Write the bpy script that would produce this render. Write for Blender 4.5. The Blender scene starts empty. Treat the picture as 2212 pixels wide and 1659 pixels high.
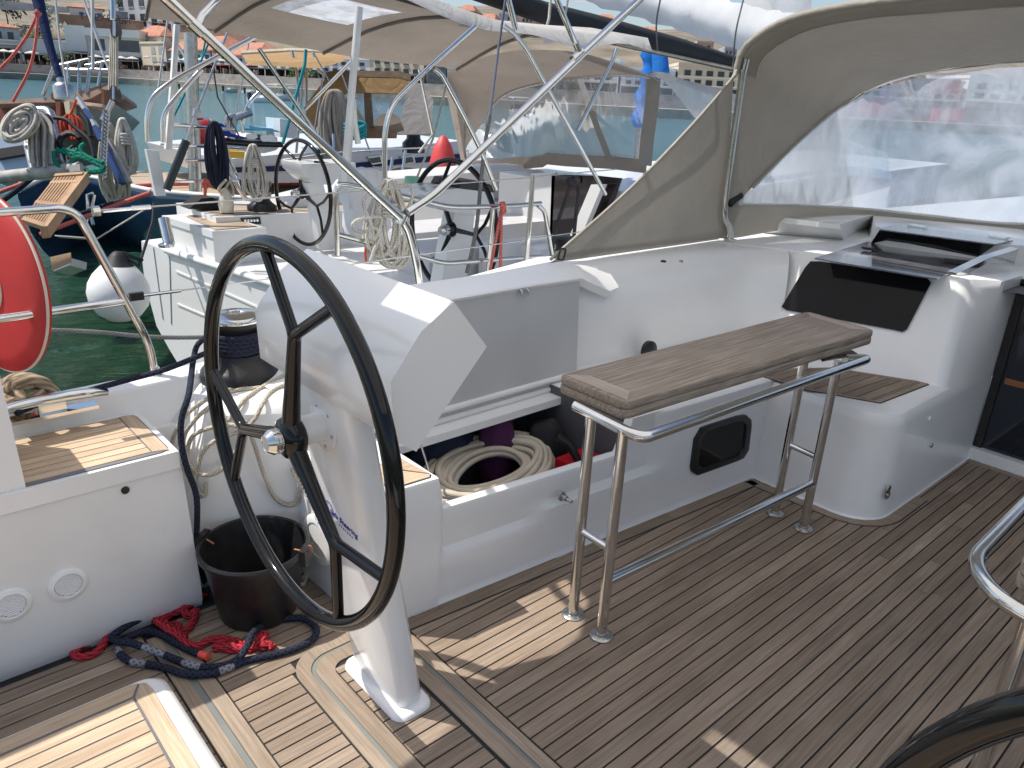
import bpy, bmesh, math, random
from mathutils import Vector, Matrix
V = Vector
rnd = random.Random(7)
sc = bpy.context.scene
COL = sc.collection
# ------------------------------------------------------------------ camera
H = 1.55
PIT, ROL, YAW = math.radians(20.8), math.radians(2.9), math.radians(47.35)
FPX = 2884.0 / 1.736            # focal length for a picture 2212 px wide
fwd = V((math.cos(YAW) * math.cos(PIT), math.sin(YAW) * math.cos(PIT), -math.sin(PIT)))
r0 = V((math.sin(YAW), -math.cos(YAW), 0))
u0 = r0.cross(fwd)
right = r0 * math.cos(ROL) + u0 * math.sin(ROL)
up = -r0 * math.sin(ROL) + u0 * math.cos(ROL)
CAM = V((0, 0, H))
cam = bpy.data.cameras.new('camera')
co = bpy.data.objects.new('camera', cam)
COL.objects.link(co)
m = Matrix((right, up, -fwd)).transposed().to_4x4()
m.translation = CAM
co.matrix_world = m
cam.sensor_width = 36
cam.lens = 2884.0 / 3840 * 36
cam.clip_start = 0.02
cam.clip_end = 4000
sc.camera = co

def ray(px, py):
    return right * ((px - 1106) / FPX) - up * ((py - 829.5) / FPX) + fwd
def Zp(px, py, z=0.0):          # point of the photo's pixel (2212 px wide) on the plane z
    d = ray(px, py); return CAM + d * ((z - H) / d.z)
def Yp(px, py, y):
    d = ray(px, py); return CAM + d * (y / d.y)
def Xp(px, py, x):
    d = ray(px, py); return CAM + d * (x / d.x)
def Dp(px, py, dist):           # point at a depth along the view
    return CAM + ray(px, py) * dist
def Np(px, py, p0, n):
    d = ray(px, py); p0 = V(p0); n = V(n); return CAM + d * ((p0 - CAM).dot(n) / d.dot(n))

# ------------------------------------------------------------------ materials
MATS = {}
def nodes(name):
    mt = bpy.data.materials.new(name); mt.use_nodes = True
    nt = mt.node_tree; bs = nt.nodes['Principled BSDF']
    return mt, nt, nt.nodes, nt.links, bs
def ramp(N, L, src, stops):
    r = N.new('ShaderNodeValToRGB'); L.new(src, r.inputs[0])
    e = r.color_ramp.elements
    while len(e) < len(stops): e.new(0.5)
    for k, (p, c) in zip(e, stops): k.position = p; k.color = (*c, 1)
    return r
def pm(name, col, rough=0.5, metal=0.0, var=0.12, vs=6.0, bump=0.0, bs_=60.0, coat=0.0, spec=0.5, stretch=None, island=0.0, dirt=None, rv=0.0, sheen=0.0):
    if name in MATS: return MATS[name]
    mt, nt, N, L, b = nodes(name)
    tc = N.new('ShaderNodeTexCoord'); mp = N.new('ShaderNodeMapping')
    L.new(tc.outputs['Object'], mp.inputs[0])
    if stretch: mp.inputs['Scale'].default_value = stretch
    nz = N.new('ShaderNodeTexNoise'); nz.inputs['Scale'].default_value = vs; nz.inputs['Detail'].default_value = 6
    L.new(mp.outputs[0], nz.inputs['Vector'])
    c = V(col)
    r = ramp(N, L, nz.outputs['Fac'], [(0.3, c * (1 - var)), (0.7, [min(1, x) for x in c * (1 + var)])])
    out = r.outputs[0]
    if island:
        g = N.new('ShaderNodeNewGeometry'); mr = N.new('ShaderNodeMapRange')
        mr.inputs[3].default_value = 1 - island; mr.inputs[4].default_value = 1 + island
        L.new(g.outputs['Random Per Island'], mr.inputs[0])
        mx = N.new('ShaderNodeVectorMath'); mx.operation = 'SCALE'
        L.new(out, mx.inputs[0]); L.new(mr.outputs[0], mx.inputs['Scale']); out = mx.outputs[0]
    if dirt:
        n3 = N.new('ShaderNodeTexNoise'); n3.inputs['Scale'].default_value = vs * 0.37; n3.inputs['Detail'].default_value = 9; n3.inputs['Roughness'].default_value = 0.7
        L.new(tc.outputs['Object'], n3.inputs['Vector'])
        rr = ramp(N, L, n3.outputs['Fac'], [(0.5, (0, 0, 0)), (0.75, (1, 1, 1))])
        mx2 = N.new('ShaderNodeMix'); mx2.data_type = 'RGBA'
        ms = N.new('ShaderNodeMath'); ms.operation = 'MULTIPLY'; ms.inputs[1].default_value = dirt[1]
        L.new(rr.outputs[0], ms.inputs[0]); L.new(ms.outputs[0], mx2.inputs[0])
        L.new(out, mx2.inputs[6]); mx2.inputs[7].default_value = (*dirt[0], 1); out = mx2.outputs[2]
    L.new(out, b.inputs['Base Color'])
    b.inputs['Roughness'].default_value = rough
    if rv:
        mr2 = N.new('ShaderNodeMapRange'); mr2.inputs[3].default_value = max(0.02, rough - rv); mr2.inputs[4].default_value = rough + rv
        L.new(nz.outputs['Fac'], mr2.inputs[0]); L.new(mr2.outputs[0], b.inputs['Roughness'])
    b.inputs['Metallic'].default_value = metal
    b.inputs['Specular IOR Level'].default_value = spec
    b.inputs['Coat Weight'].default_value = coat
    b.inputs['Coat Roughness'].default_value = 0.06
    if sheen: b.inputs['Sheen Weight'].default_value = sheen
    if bump:
        n2 = N.new('ShaderNodeTexNoise'); n2.inputs['Scale'].default_value = bs_; n2.inputs['Detail'].default_value = 5
        L.new(mp.outputs[0], n2.inputs['Vector'])
        bp = N.new('ShaderNodeBump'); bp.inputs['Strength'].default_value = bump; bp.inputs['Distance'].default_value = 0.01
        L.new(n2.outputs['Fac'], bp.inputs['Height']); L.new(bp.outputs[0], b.inputs['Normal'])
    MATS[name] = mt
    return mt
def wood(name, cols, axis='x', rough=0.6, isl=0.25, grain=1.0, spec=0.3):
    """bare timber; each board (mesh island) has its own tone and its own grain"""
    if name in MATS: return MATS[name]
    mt, nt, N, L, b = nodes(name)
    tc = N.new('ShaderNodeTexCoord'); g = N.new('ShaderNodeNewGeometry')
    off = N.new('ShaderNodeVectorMath'); off.operation = 'SCALE'; off.inputs[0].default_value = (13.1, 7.7, 3.3)
    L.new(g.outputs['Random Per Island'], off.inputs['Scale'])
    ad = N.new('ShaderNodeVectorMath'); L.new(tc.outputs['Object'], ad.inputs[0]); L.new(off.outputs[0], ad.inputs[1])
    mp = N.new('ShaderNodeMapping'); L.new(ad.outputs[0], mp.inputs[0])
    s = {'x': (3, 90, 90), 'y': (90, 3, 90), 'z': (90, 90, 3)}[axis]
    mp.inputs['Scale'].default_value = [q * grain for q in s]
    n1 = N.new('ShaderNodeTexNoise'); n1.inputs['Scale'].default_value = 1.6; n1.inputs['Detail'].default_value = 7; n1.inputs['Roughness'].default_value = 0.65; n1.inputs['Distortion'].default_value = 0.4
    L.new(mp.outputs[0], n1.inputs['Vector'])
    r = ramp(N, L, n1.outputs['Fac'], [(0.28, cols[0]), (0.52, cols[1]), (0.75, cols[2])])
    n2 = N.new('ShaderNodeTexNoise'); n2.inputs['Scale'].default_value = 3.2; n2.inputs['Detail'].default_value = 5
    L.new(ad.outputs[0], n2.inputs['Vector'])
    m1 = N.new('ShaderNodeMix'); m1.data_type = 'RGBA'; m1.blend_type = 'MULTIPLY'; m1.inputs[0].default_value = 0.75
    r2 = ramp(N, L, n2.outputs['Fac'], [(0.3, (0.72, 0.68, 0.66)), (0.7, (1.12, 1.1, 1.1))])
    L.new(r.outputs[0], m1.inputs[6]); L.new(r2.outputs[0], m1.inputs[7])
    mr = N.new('ShaderNodeMapRange'); mr.inputs[3].default_value = 1 - isl; mr.inputs[4].default_value = 1 + isl
    L.new(g.outputs['Random Per Island'], mr.inputs[0])
    mx = N.new('ShaderNodeVectorMath'); mx.operation = 'SCALE'; L.new(m1.outputs[2], mx.inputs[0]); L.new(mr.outputs[0], mx.inputs['Scale'])
    L.new(mx.outputs[0], b.inputs['Base Color'])
    b.inputs['Roughness'].default_value = rough; b.inputs['Specular IOR Level'].default_value = spec
    bp = N.new('ShaderNodeBump'); bp.inputs['Strength'].default_value = 0.25; bp.inputs['Distance'].default_value = 0.004
    L.new(n1.outputs['Fac'], bp.inputs['Height']); L.new(bp.outputs[0], b.inputs['Normal'])
    MATS[name] = mt
    return mt
def ropem(name, col, col2=None, k=220.0, dark=0.45, tracer=None):
    """braided rope: pattern along the tube's own length (UV: u metres, v round)"""
    if name in MATS: return MATS[name]
    mt, nt, N, L, b = nodes(name)
    uv = N.new('ShaderNodeUVMap'); sp = N.new('ShaderNodeSeparateXYZ'); L.new(uv.outputs[0], sp.inputs[0])
    def mth(op, a, bb):
        q = N.new('ShaderNodeMath'); q.operation = op
        for i, x in enumerate((a, bb)):
            if isinstance(x, (int, float)): q.inputs[i].default_value = x
            elif x is not None: L.new(x, q.inputs[i])
        return q.outputs[0]
    a1 = mth('MULTIPLY', sp.outputs[0], k); v1 = mth('MULTIPLY', sp.outputs[1], 4 * 2 * math.pi)
    s1 = mth('SINE', mth('ADD', a1, v1), None); s2 = mth('SINE', mth('SUBTRACT', a1, v1), None)
    h = mth('MAXIMUM', s1, s2) if tracer is not False else s1
    h2 = mth('MULTIPLY', mth('ADD', h, 1), 0.5)
    c = V(col)
    r = ramp(N, L, h2, [(0.25, c * dark), (0.8, c)])
    nz = N.new('ShaderNodeTexNoise'); nz.inputs['Scale'].default_value = 12; nz.inputs['Detail'].default_value = 5
    tc = N.new('ShaderNodeTexCoord'); L.new(tc.outputs['Object'], nz.inputs['Vector'])
    r2 = ramp(N, L, nz.outputs['Fac'], [(0.3, (0.75, 0.74, 0.72)), (0.7, (1.1, 1.1, 1.1))])
    m1 = N.new('ShaderNodeMix'); m1.data_type = 'RGBA'; m1.blend_type = 'MULTIPLY'; m1.inputs[0].default_value = 1
    L.new(r.outputs[0], m1.inputs[6]); L.new(r2.outputs[0], m1.inputs[7])
    L.new(m1.outputs[2], b.inputs['Base Color'])
    b.inputs['Roughness'].default_value = 0.85; b.inputs['Specular IOR Level'].default_value = 0.2
    bp = N.new('ShaderNodeBump'); bp.inputs['Strength'].default_value = 0.6; bp.inputs['Distance'].default_value = 0.002
    L.new(h2, bp.inputs['Height']); L.new(bp.outputs[0], b.inputs['Normal'])
    MATS[name] = mt
    return mt
def vinyl(name, haze=0.35, tint=(0.88, 0.92, 0.96), gloss=0.5):
    """clear window film: see-through, faintly rippled, hazy in long streaks"""
    if name in MATS: return MATS[name]
    mt, nt, N, L, b = nodes(name)
    out = N['Material Output']
    tr = N.new('ShaderNodeBsdfTransparent'); tr.inputs[0].default_value = (*tint, 1)
    gl = N.new('ShaderNodeBsdfGlossy'); gl.inputs['Roughness'].default_value = 0.10
    df = N.new('ShaderNodeBsdfDiffuse'); df.inputs[0].default_value = (0.80, 0.85, 0.92, 1)
    tl = N.new('ShaderNodeBsdfTranslucent'); tl.inputs[0].default_value = (0.84, 0.89, 0.96, 1)
    tc = N.new('ShaderNodeTexCoord'); mp = N.new('ShaderNodeMapping'); L.new(tc.outputs['Object'], mp.inputs[0])
    mp.inputs['Scale'].default_value = (2.6, 2.6, 0.8); mp.inputs['Rotation'].default_value = (0.35, 0.2, 0)
    nz = N.new('ShaderNodeTexNoise'); nz.inputs['Scale'].default_value = 2.0; nz.inputs['Detail'].default_value = 6; nz.inputs['Distortion'].default_value = 1.1
    L.new(mp.outputs[0], nz.inputs['Vector'])
    nb = N.new('ShaderNodeTexNoise'); nb.inputs['Scale'].default_value = 1.3; nb.inputs['Detail'].default_value = 2; nb.inputs['Distortion'].default_value = 0.6; L.new(mp.outputs[0], nb.inputs['Vector'])
    bp = N.new('ShaderNodeBump'); bp.inputs['Strength'].default_value = 0.5; bp.inputs['Distance'].default_value = 0.05
    L.new(nb.outputs['Fac'], bp.inputs['Height']); L.new(bp.outputs[0], gl.inputs['Normal'])
    r = ramp(N, L, nz.outputs['Fac'], [(0.35, (haze * 0.55,) * 3), (0.60, (haze,) * 3), (0.78, (min(1, haze * 1.7),) * 3)])
    ms0 = N.new('ShaderNodeMixShader'); ms0.inputs[0].default_value = 0.6; L.new(df.outputs[0], ms0.inputs[1]); L.new(tl.outputs[0], ms0.inputs[2])
    m1 = N.new('ShaderNodeMixShader'); L.new(r.outputs[0], m1.inputs[0]); L.new(tr.outputs[0], m1.inputs[1]); L.new(ms0.outputs[0], m1.inputs[2])
    fr = N.new('ShaderNodeFresnel'); fr.inputs[0].default_value = 1.38
    fm = N.new('ShaderNodeMath'); fm.operation = 'MULTIPLY'; fm.inputs[1].default_value = gloss; L.new(fr.outputs[0], fm.inputs[0])
    m2 = N.new('ShaderNodeMixShader'); L.new(fm.outputs[0], m2.inputs[0]); L.new(m1.outputs[0], m2.inputs[1]); L.new(gl.outputs[0], m2.inputs[2])
    L.new(m2.outputs[0], out.inputs['Surface'])
    MATS[name] = mt
    return mt
def canvas(name, col, trans=0.25):
    if name in MATS: return MATS[name]
    mt, nt, N, L, b = nodes(name)
    out = N['Material Output']
    tc = N.new('ShaderNodeTexCoord')
    nz = N.new('ShaderNodeTexNoise'); nz.inputs['Scale'].default_value = 2.5; nz.inputs['Detail'].default_value = 6
    L.new(tc.outputs['Object'], nz.inputs['Vector'])
    c = V(col); r = ramp(N, L, nz.outputs['Fac'], [(0.3, c * 0.9), (0.7, c * 1.08)])
    L.new(r.outputs[0], b.inputs['Base Color']); b.inputs['Roughness'].default_value = 0.8; b.inputs['Specular IOR Level'].default_value = 0.25
    n2 = N.new('ShaderNodeTexNoise'); n2.inputs['Scale'].default_value = 350; L.new(tc.outputs['Object'], n2.inputs['Vector'])
    n3 = N.new('ShaderNodeTexNoise'); n3.inputs['Scale'].default_value = 5; n3.inputs['Detail'].default_value = 3; n3.inputs['Distortion'].default_value = 1.5; L.new(tc.outputs['Object'], n3.inputs['Vector'])
    bp = N.new('ShaderNodeBump'); bp.inputs['Strength'].default_value = 0.12; bp.inputs['Distance'].default_value = 0.002; L.new(n2.outputs['Fac'], bp.inputs['Height'])
    bp2 = N.new('ShaderNodeBump'); bp2.inputs['Strength'].default_value = 0.35; bp2.inputs['Distance'].default_value = 0.05; L.new(n3.outputs['Fac'], bp2.inputs['Height']); L.new(bp.outputs[0], bp2.inputs['Normal'])
    L.new(bp2.outputs[0], b.inputs['Normal'])
    tl = N.new('ShaderNodeBsdfTranslucent'); L.new(r.outputs[0], tl.inputs[0])
    ms = N.new('ShaderNodeMixShader'); ms.inputs[0].default_value = trans
    L.new(b.outputs[0], ms.inputs[1]); L.new(tl.outputs[0], ms.inputs[2]); L.new(ms.outputs[0], out.inputs['Surface'])
    MATS[name] = mt
    return mt

# ------------------------------------------------------------------ object helpers
def tag(o, label=None, cat=None, group=None, kind=None):
    if label: o['label'] = label
    if cat: o['category'] = cat
    if group: o['group'] = group
    if kind: o['kind'] = kind
    return o
def thing(name, label, cat, loc=(0, 0, 0), group=None):
    o = bpy.data.objects.new(name, None); COL.objects.link(o)
    o.location = loc; o.empty_display_size = 0.1
    return tag(o, label, cat, group)
def adopt(o, par):
    if par is not None:
        o.parent = par
        if par.type == 'EMPTY': o.matrix_parent_inverse = Matrix.Translation(par.location).inverted()
    return o
def obj(name, b, mt, par=None, ang=38, label=None, recalc=True):
    if recalc: bmesh.ops.recalc_face_normals(b, faces=b.faces)
    me = bpy.data.meshes.new(name)
    ca = math.radians(ang)
    for f in b.faces: f.smooth = ang > 0
    for e in b.edges:
        if len(e.link_faces) == 2 and e.calc_face_angle(0) > ca: e.smooth = False
    b.to_mesh(me); b.free()
    for x in (mt if isinstance(mt, (list, tuple)) else [mt]): me.materials.append(x)
    o = bpy.data.objects.new(name, me); COL.objects.link(o)
    adopt(o, par)
    if label: o['label'] = label
    return o
def struct(name, b, mt, ang=38):
    o = obj(name, b, mt, None, ang); o['kind'] = 'structure'; return o
def NB():
    b = bmesh.new(); b.loops.layers.uv.new('UVMap'); return b
def face(b, pts, mi=0):
    try:
        f = b.faces.new([b.verts.new(p) for p in pts]); f.material_index = mi; return f
    except ValueError: return None
def box(b, a, c, mi=0, rot=None, org=None):
    a, c = V(a), V(c)
    vs = [b.verts.new((x, y, z)) for x in (a.x, c.x) for y in (a.y, c.y) for z in (a.z, c.z)]
    fs = [b.faces.new([vs[i] for i in q]) for q in ((0, 1, 3, 2), (4, 6, 7, 5), (0, 4, 5, 1), (2, 3, 7, 6), (0, 2, 6, 4), (1, 5, 7, 3))]
    for f in fs: f.material_index = mi
    if rot is not None:
        o = V(org) if org is not None else (a + c) / 2
        for v in vs: v.co = rot @ (v.co - o) + o
    return vs
def prism(b, poly, vec, mi=0, cap=True):
    vec = V(vec); n = len(poly)
    A = [b.verts.new(p) for p in poly]; B = [b.verts.new(V(p) + vec) for p in poly]
    fs = []
    if cap: fs += [b.faces.new(A), b.faces.new(B[::-1])]
    for i in range(n): fs.append(b.faces.new((A[i], B[i], B[(i + 1) % n], A[(i + 1) % n])))
    for f in fs: f.material_index = mi
    return A, B
def loft(b, rings, closed=True, caps=True, mi=0):
    R = [[b.verts.new(p) for p in r] for r in rings]
    n = len(R[0])
    for i in range(len(R) - 1):
        for k in range(n if closed else n - 1):
            f = b.faces.new((R[i][k], R[i][(k + 1) % n], R[i + 1][(k + 1) % n], R[i + 1][k])); f.material_index = mi
    if caps and closed:
        for r in (R[0], R[-1]):
            f = b.faces.new(r); f.material_index = mi
    return R
def bevel(b, w, seg=2, ang=30):
    es = [e for e in b.edges if len(e.link_faces) == 2 and e.calc_face_angle(0) > math.radians(ang)]
    bmesh.ops.bevel(b, geom=es, offset=w, segments=seg, profile=0.5, affect='EDGES', clamp_overlap=True)
def smoothpath(pts, sub=6, closed=False):
    P = [V(p) for p in pts]; n = len(P)
    if n < 3: return P
    out = []
    rng = range(n if closed else n - 1)
    for i in rng:
        p0 = P[(i - 1) % n] if closed or i > 0 else P[0] * 2 - P[1]
        p1 = P[i]; p2 = P[(i + 1) % n]
        p3 = P[(i + 2) % n] if closed or i + 2 < n else P[-1] * 2 - P[-2]
        for s in range(sub):
            t = s / sub
            out.append(0.5 * ((2 * p1) + (p2 - p0) * t + (2 * p0 - 5 * p1 + 4 * p2 - p3) * t * t + (3 * p1 - p0 - 3 * p2 + p3) * t ** 3))
    if not closed: out.append(P[-1])
    return out
def filletpath(pts, r, sub=6):
    """straight runs with rounded corners"""
    P = [V(p) for p in pts]; out = [P[0]]
    for i in range(1, len(P) - 1):
        a = (P[i - 1] - P[i]); c = (P[i + 1] - P[i])
        d = min(r, a.length * 0.49, c.length * 0.49)
        A = P[i] + a.normalized() * d; Cc = P[i] + c.normalized() * d
        for s in range(sub + 1):
            t = s / sub
            out.append(A * (1 - t) ** 2 + P[i] * 2 * t * (1 - t) + Cc * t * t)
    out.append(P[-1]); return out
def tube(b, pts, r, n=10, closed=False, mi=0, caps=True, sq=None):
    P = [V(p) for p in pts]
    Q = [P[0]]
    for p in P[1:]:
        if (p - Q[-1]).length > 1e-5: Q.append(p)
    if closed and (Q[0] - Q[-1]).length < 1e-5: Q.pop()
    P = Q; N = len(P)
    if N < 2: return
    uvl = b.loops.layers.uv.active
    T = []
    for i in range(N):
        a = P[(i - 1) % N] if closed or i > 0 else P[i]; c = P[(i + 1) % N] if closed or i < N - 1 else P[i]
        d = (c - a); T.append(d.normalized() if d.length > 1e-9 else V((0, 0, 1)))
    u = T[0].orthogonal().normalized(); rings = []; ln = [0.0]
    for i in range(N):
        u = (u - T[i] * u.dot(T[i]))
        u = u.normalized() if u.length > 1e-6 else T[i].orthogonal().normalized()
        w = T[i].cross(u)
        rr = r(i / (N - 1)) if callable(r) else r
        ring = []
        for k in range(n):
            a = 2 * math.pi * k / n
            ring.append(b.verts.new(P[i] + (u * math.cos(a) + w * math.sin(a)) * rr))
        rings.append(ring)
        if i: ln.append(ln[-1] + (P[i] - P[i - 1]).length)
    seg = N if closed else N - 1
    tot = ln[-1] + (P[0] - P[-1]).length
    for i in range(seg):
        A, B = rings[i], rings[(i + 1) % N]
        l0 = ln[i]; l1 = ln[i + 1] if i + 1 < N else tot
        sh = 0
        if closed and i == seg - 1:     # join with the least twist
            sh = min(range(n), key=lambda s: (A[0].co - B[s].co).length)
        for k in range(n):
            f = b.faces.new((A[k], A[(k + 1) % n], B[(k + 1 + sh) % n], B[(k + sh) % n])); f.material_index = mi
            if uvl:
                for lp, q in zip(f.loops, ((l0, k / n), (l0, (k + 1) / n), (l1, (k + 1) / n), (l1, k / n))): lp[uvl].uv = q
    if caps and not closed:
        for rg in (rings[0], rings[-1][::-1]):
            f = b.faces.new(rg); f.material_index = mi
def lathe(b, prof, n=24, mat=None, mi=0, cap=True):
    R = []
    for r, z in prof:
        ring = [V((r * math.cos(2 * math.pi * k / n), r * math.sin(2 * math.pi * k / n), z)) for k in range(n)]
        if mat is not None: ring = [mat @ p for p in ring]
        R.append(ring)
    return loft(b, R, True, cap, mi)
def frame(o, z, x=None):
    """matrix with origin o, z axis along z"""
    z = V(z).normalized()
    x = V(x) if x is not None else z.orthogonal()
    x = (x - z * x.dot(z)).normalized(); y = z.cross(x)
    M = Matrix((x, y, z)).transposed().to_4x4(); M.translation = V(o); return M
def text(name, body, M, size, mt, par, ext=0.0005, shear=0.0, space=1.0):
    cu = bpy.data.curves.new(name, 'FONT'); cu.body = body; cu.size = size; cu.extrude = ext; cu.align_x = 'CENTER'; cu.align_y = 'CENTER'; cu.shear = shear; cu.space_character = space
    to = bpy.data.objects.new(name + '_tmp', cu); COL.objects.link(to)
    dg = bpy.context.evaluated_depsgraph_get()
    me = bpy.data.meshes.new_from_object(to.evaluated_get(dg))
    bpy.data.objects.remove(to); bpy.data.curves.remove(cu)
    me.transform(M); me.materials.clear(); me.materials.append(mt); me.name = name
    o = bpy.data.objects.new(name, me); COL.objects.link(o); adopt(o, par); return o
def rr2(x0, x1, y0, y1, r, k=6):
    """rounded rectangle, counter-clockwise list of (x,y)"""
    P = []
    for cx, cy, a0 in ((x1 - r, y0 + r, -90), (x1 - r, y1 - r, 0), (x0 + r, y1 - r, 90), (x0 + r, y0 + r, 180)):
        for i in range(k + 1):
            a = math.radians(a0 + 90 * i / k); P.append((cx + r * math.cos(a), cy + r * math.sin(a)))
    return P
def planks(b, x0, x1, y0, y1, z, pitch, gap, ph=0.0, along='x', joint=None, cuts=None, th=0.004):
    """separate boards (their own mesh islands); cuts(y) -> list of (a, b) along the run to leave out"""
    lo, hi = (y0, y1) if along == 'x' else (x0, x1)
    a0, a1 = (x0, x1) if along == 'x' else (y0, y1)
    i = math.floor((lo - ph) / pitch)
    while ph + i * pitch < hi:
        s = max(lo, ph + i * pitch + gap / 2); e = min(hi, ph + (i + 1) * pitch - gap / 2)
        if e - s > 0.004:
            runs = [(a0, a1)]
            for ca, cb in (cuts((s + e) / 2) if cuts else []):
                nr = []
                for (p, q) in runs:
                    if cb <= p or ca >= q: nr.append((p, q)); continue
                    if ca > p: nr.append((p, ca))
                    if cb < q: nr.append((cb, q))
                runs = nr
            for (p, q) in runs:
                t = p
                while t < q - 0.002:
                    nx = q
                    if joint:
                        k = joint * (0.7 + 0.6 * rnd.random())
                        if t + k < q - 0.2: nx = t + k
                    g = 0.002 if nx < q else 0
                    if along == 'x': box(b, (t, s, z), (nx - g, e, z + th))
                    else: box(b, (s, t, z), (e, nx - g, z + th))
                    t = nx
        i += 1

# ------------------------------------------------------------------ palette
GEL = pm('white_gelcoat', (0.87, 0.87, 0.865), 0.22, var=0.025, vs=3, coat=0.3, dirt=((0.62, 0.58, 0.5), 0.22), rv=0.06)
GELM = pm('matt_gelcoat', (0.82, 0.82, 0.81), 0.4, var=0.04, vs=5, dirt=((0.5, 0.48, 0.42), 0.3))
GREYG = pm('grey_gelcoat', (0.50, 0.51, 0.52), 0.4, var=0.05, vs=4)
STEEL = pm('polished_steel', (0.72, 0.72, 0.70), 0.12, 1.0, var=0.06, vs=20, rv=0.05)
STEELD = pm('dull_steel', (0.50, 0.50, 0.49), 0.3, 1.0, var=0.15, vs=30, rv=0.1)
BLACK = pm('black_carbon', (0.005, 0.005, 0.006), 0.07, var=0.2, vs=30, coat=0.0, spec=.42, dirt=((0.05, 0.048, 0.045), 0.18), rv=0.05)
BLKP = pm('black_plastic', (0.011, 0.011, 0.012), 0.38, var=0.2, vs=20, bump=0.1, dirt=((0.08, 0.075, 0.07), 0.25))
RUB = pm('black_rubber', (0.018, 0.018, 0.02), 0.6, var=0.2)
CAULK = pm('black_caulk', (0.018, 0.018, 0.02), 0.6, var=0.2)
CAULKG = pm('grey_caulk', (0.17, 0.17, 0.18), 0.7, var=0.15)
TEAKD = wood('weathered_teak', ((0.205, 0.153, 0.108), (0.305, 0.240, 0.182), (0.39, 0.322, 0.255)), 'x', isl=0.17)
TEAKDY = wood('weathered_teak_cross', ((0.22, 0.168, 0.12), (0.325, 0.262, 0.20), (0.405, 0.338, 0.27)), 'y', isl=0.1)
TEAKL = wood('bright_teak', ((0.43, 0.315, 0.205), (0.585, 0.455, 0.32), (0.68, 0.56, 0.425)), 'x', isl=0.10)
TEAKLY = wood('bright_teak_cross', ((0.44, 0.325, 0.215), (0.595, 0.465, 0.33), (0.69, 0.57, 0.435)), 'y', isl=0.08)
TEAKT = wood('silvered_teak', ((0.17, 0.135, 0.105), (0.315, 0.265, 0.215), (0.47, 0.415, 0.35)), 'x', isl=0.12, grain=0.8)
CANV = canvas('taupe_canvas', (0.37, 0.345, 0.305), 0.14)
CANVN = canvas('beige_canvas', (0.37, 0.315, 0.265), 0.2)
FILM = vinyl('clear_vinyl', 0.80)
FILMN = vinyl('clear_vinyl_thin', 0.26)
SMOKE = pm('smoked_acrylic', (0.008, 0.008, 0.010), 0.05, var=0.1, coat=0.0, spec=0.18)
SMOKEH = pm('mottled_acrylic', (0.13, 0.135, 0.15), 0.16, var=0.4, vs=9, coat=0.5, dirt=((0.38, 0.38, 0.4), 0.7))  # mottled grey acrylic with paler patches at random
DOORG = pm('blue_black_glass', (0.006, 0.011, 0.02), 0.06, var=0.1, coat=0.5)
REDF = pm('red_cover_cloth', (0.44, 0.022, 0.02), 0.65, var=0.1, vs=8, bump=0.15, bs_=400)
PIPING = pm('beige_piping', (0.6, 0.55, 0.45), 0.6)
HOSE = pm('cream_hose', (0.55, 0.49, 0.40), 0.5, var=0.1, vs=10)
R_NAVY = ropem('navy_rope', (0.030, 0.036, 0.062), k=330, dark=0.35)
R_RED = ropem('red_rope', (0.62, 0.05, 0.07), k=210, dark=0.45, tracer=False)
R_BEI = ropem('cream_rope', (0.58, 0.53, 0.43), k=330, dark=0.6)
R_TAN = ropem('frayed_tan_rope', (0.40, 0.31, 0.22), k=150, dark=0.5, tracer=False)
R_GREY = ropem('grey_rope', (0.22, 0.22, 0.22), k=300, dark=0.5)
R_WHT = ropem('white_rope', (0.66, 0.63, 0.57), k=260, dark=0.6)
R_DARK = ropem('charcoal_rope', (0.06, 0.06, 0.07), k=260, dark=0.5)
R_TEAL = ropem('teal_rope', (0.03, 0.30, 0.33), k=200)
R_GRN = ropem('green_rope', (0.02, 0.26, 0.17), k=120)
R_YEL = ropem('yellow_rope', (0.75, 0.55, 0.03), k=200)
R_COR = ropem('coral_rope', (0.72, 0.18, 0.15), k=200)
# ================================================================== OWN YACHT
YB = thing('sailing_yacht', 'white yacht with teak cockpit that fills the foreground', 'yacht', (1.5, 0.76, -0.5))
# ---- cockpit floor: bed of caulk with separate boards on it
SEAM = Zp((2400 + .48237 * 0) / 1.736, (2080 + .48237 * 1135) / 1.736).y
PITCH = 0.0451
def ringpath(off, yb=-0.35):
    x0, x1, yt, r = 0.737 + off, 1.097 - off, 1.705 - off, max(0.03, 0.095 - off * 0.55)
    P = [V((x0, yb, 0))]
    for cx, a0 in ((x0 + r, 180), (x1 - r, 90)):
        for k in range(9):
            a = math.radians(a0 - 90 * k / 8); P.append(V((cx + r * math.cos(a), yt - r + r * math.sin(a), 0)))
    P.append(V((x1, yb, 0))); return P
def ringstrip(b, o1, o2, z, th=0.0):
    A, B = ringpath(o1), ringpath(o2); up_ = V((0, 0, z))
    if th:
        va = [b.verts.new(p + up_) for p in A]; vb = [b.verts.new(p + up_) for p in B]
        wa = [b.verts.new(p + up_ - V((0, 0, th))) for p in A]; wb = [b.verts.new(p + up_ - V((0, 0, th))) for p in B]
        for i in range(len(A) - 1):
            for q in ((va[i], va[i + 1], vb[i + 1], vb[i]), (wa[i], wa[i + 1], va[i + 1], va[i]), (vb[i], vb[i + 1], wb[i + 1], wb[i])): b.faces.new(q)
    else:
        va = [b.verts.new(p + up_) for p in A]; vb = [b.verts.new(p + up_) for p in B]
        for i in range(len(A) - 1): b.faces.new((va[i], va[i + 1], vb[i + 1], vb[i]))
b = NB(); box(b, (-2.2, -1.7, -0.03), (4.3, 2.2, 0)); bed = obj('floor_bed', b, CAULK, YB)
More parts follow.
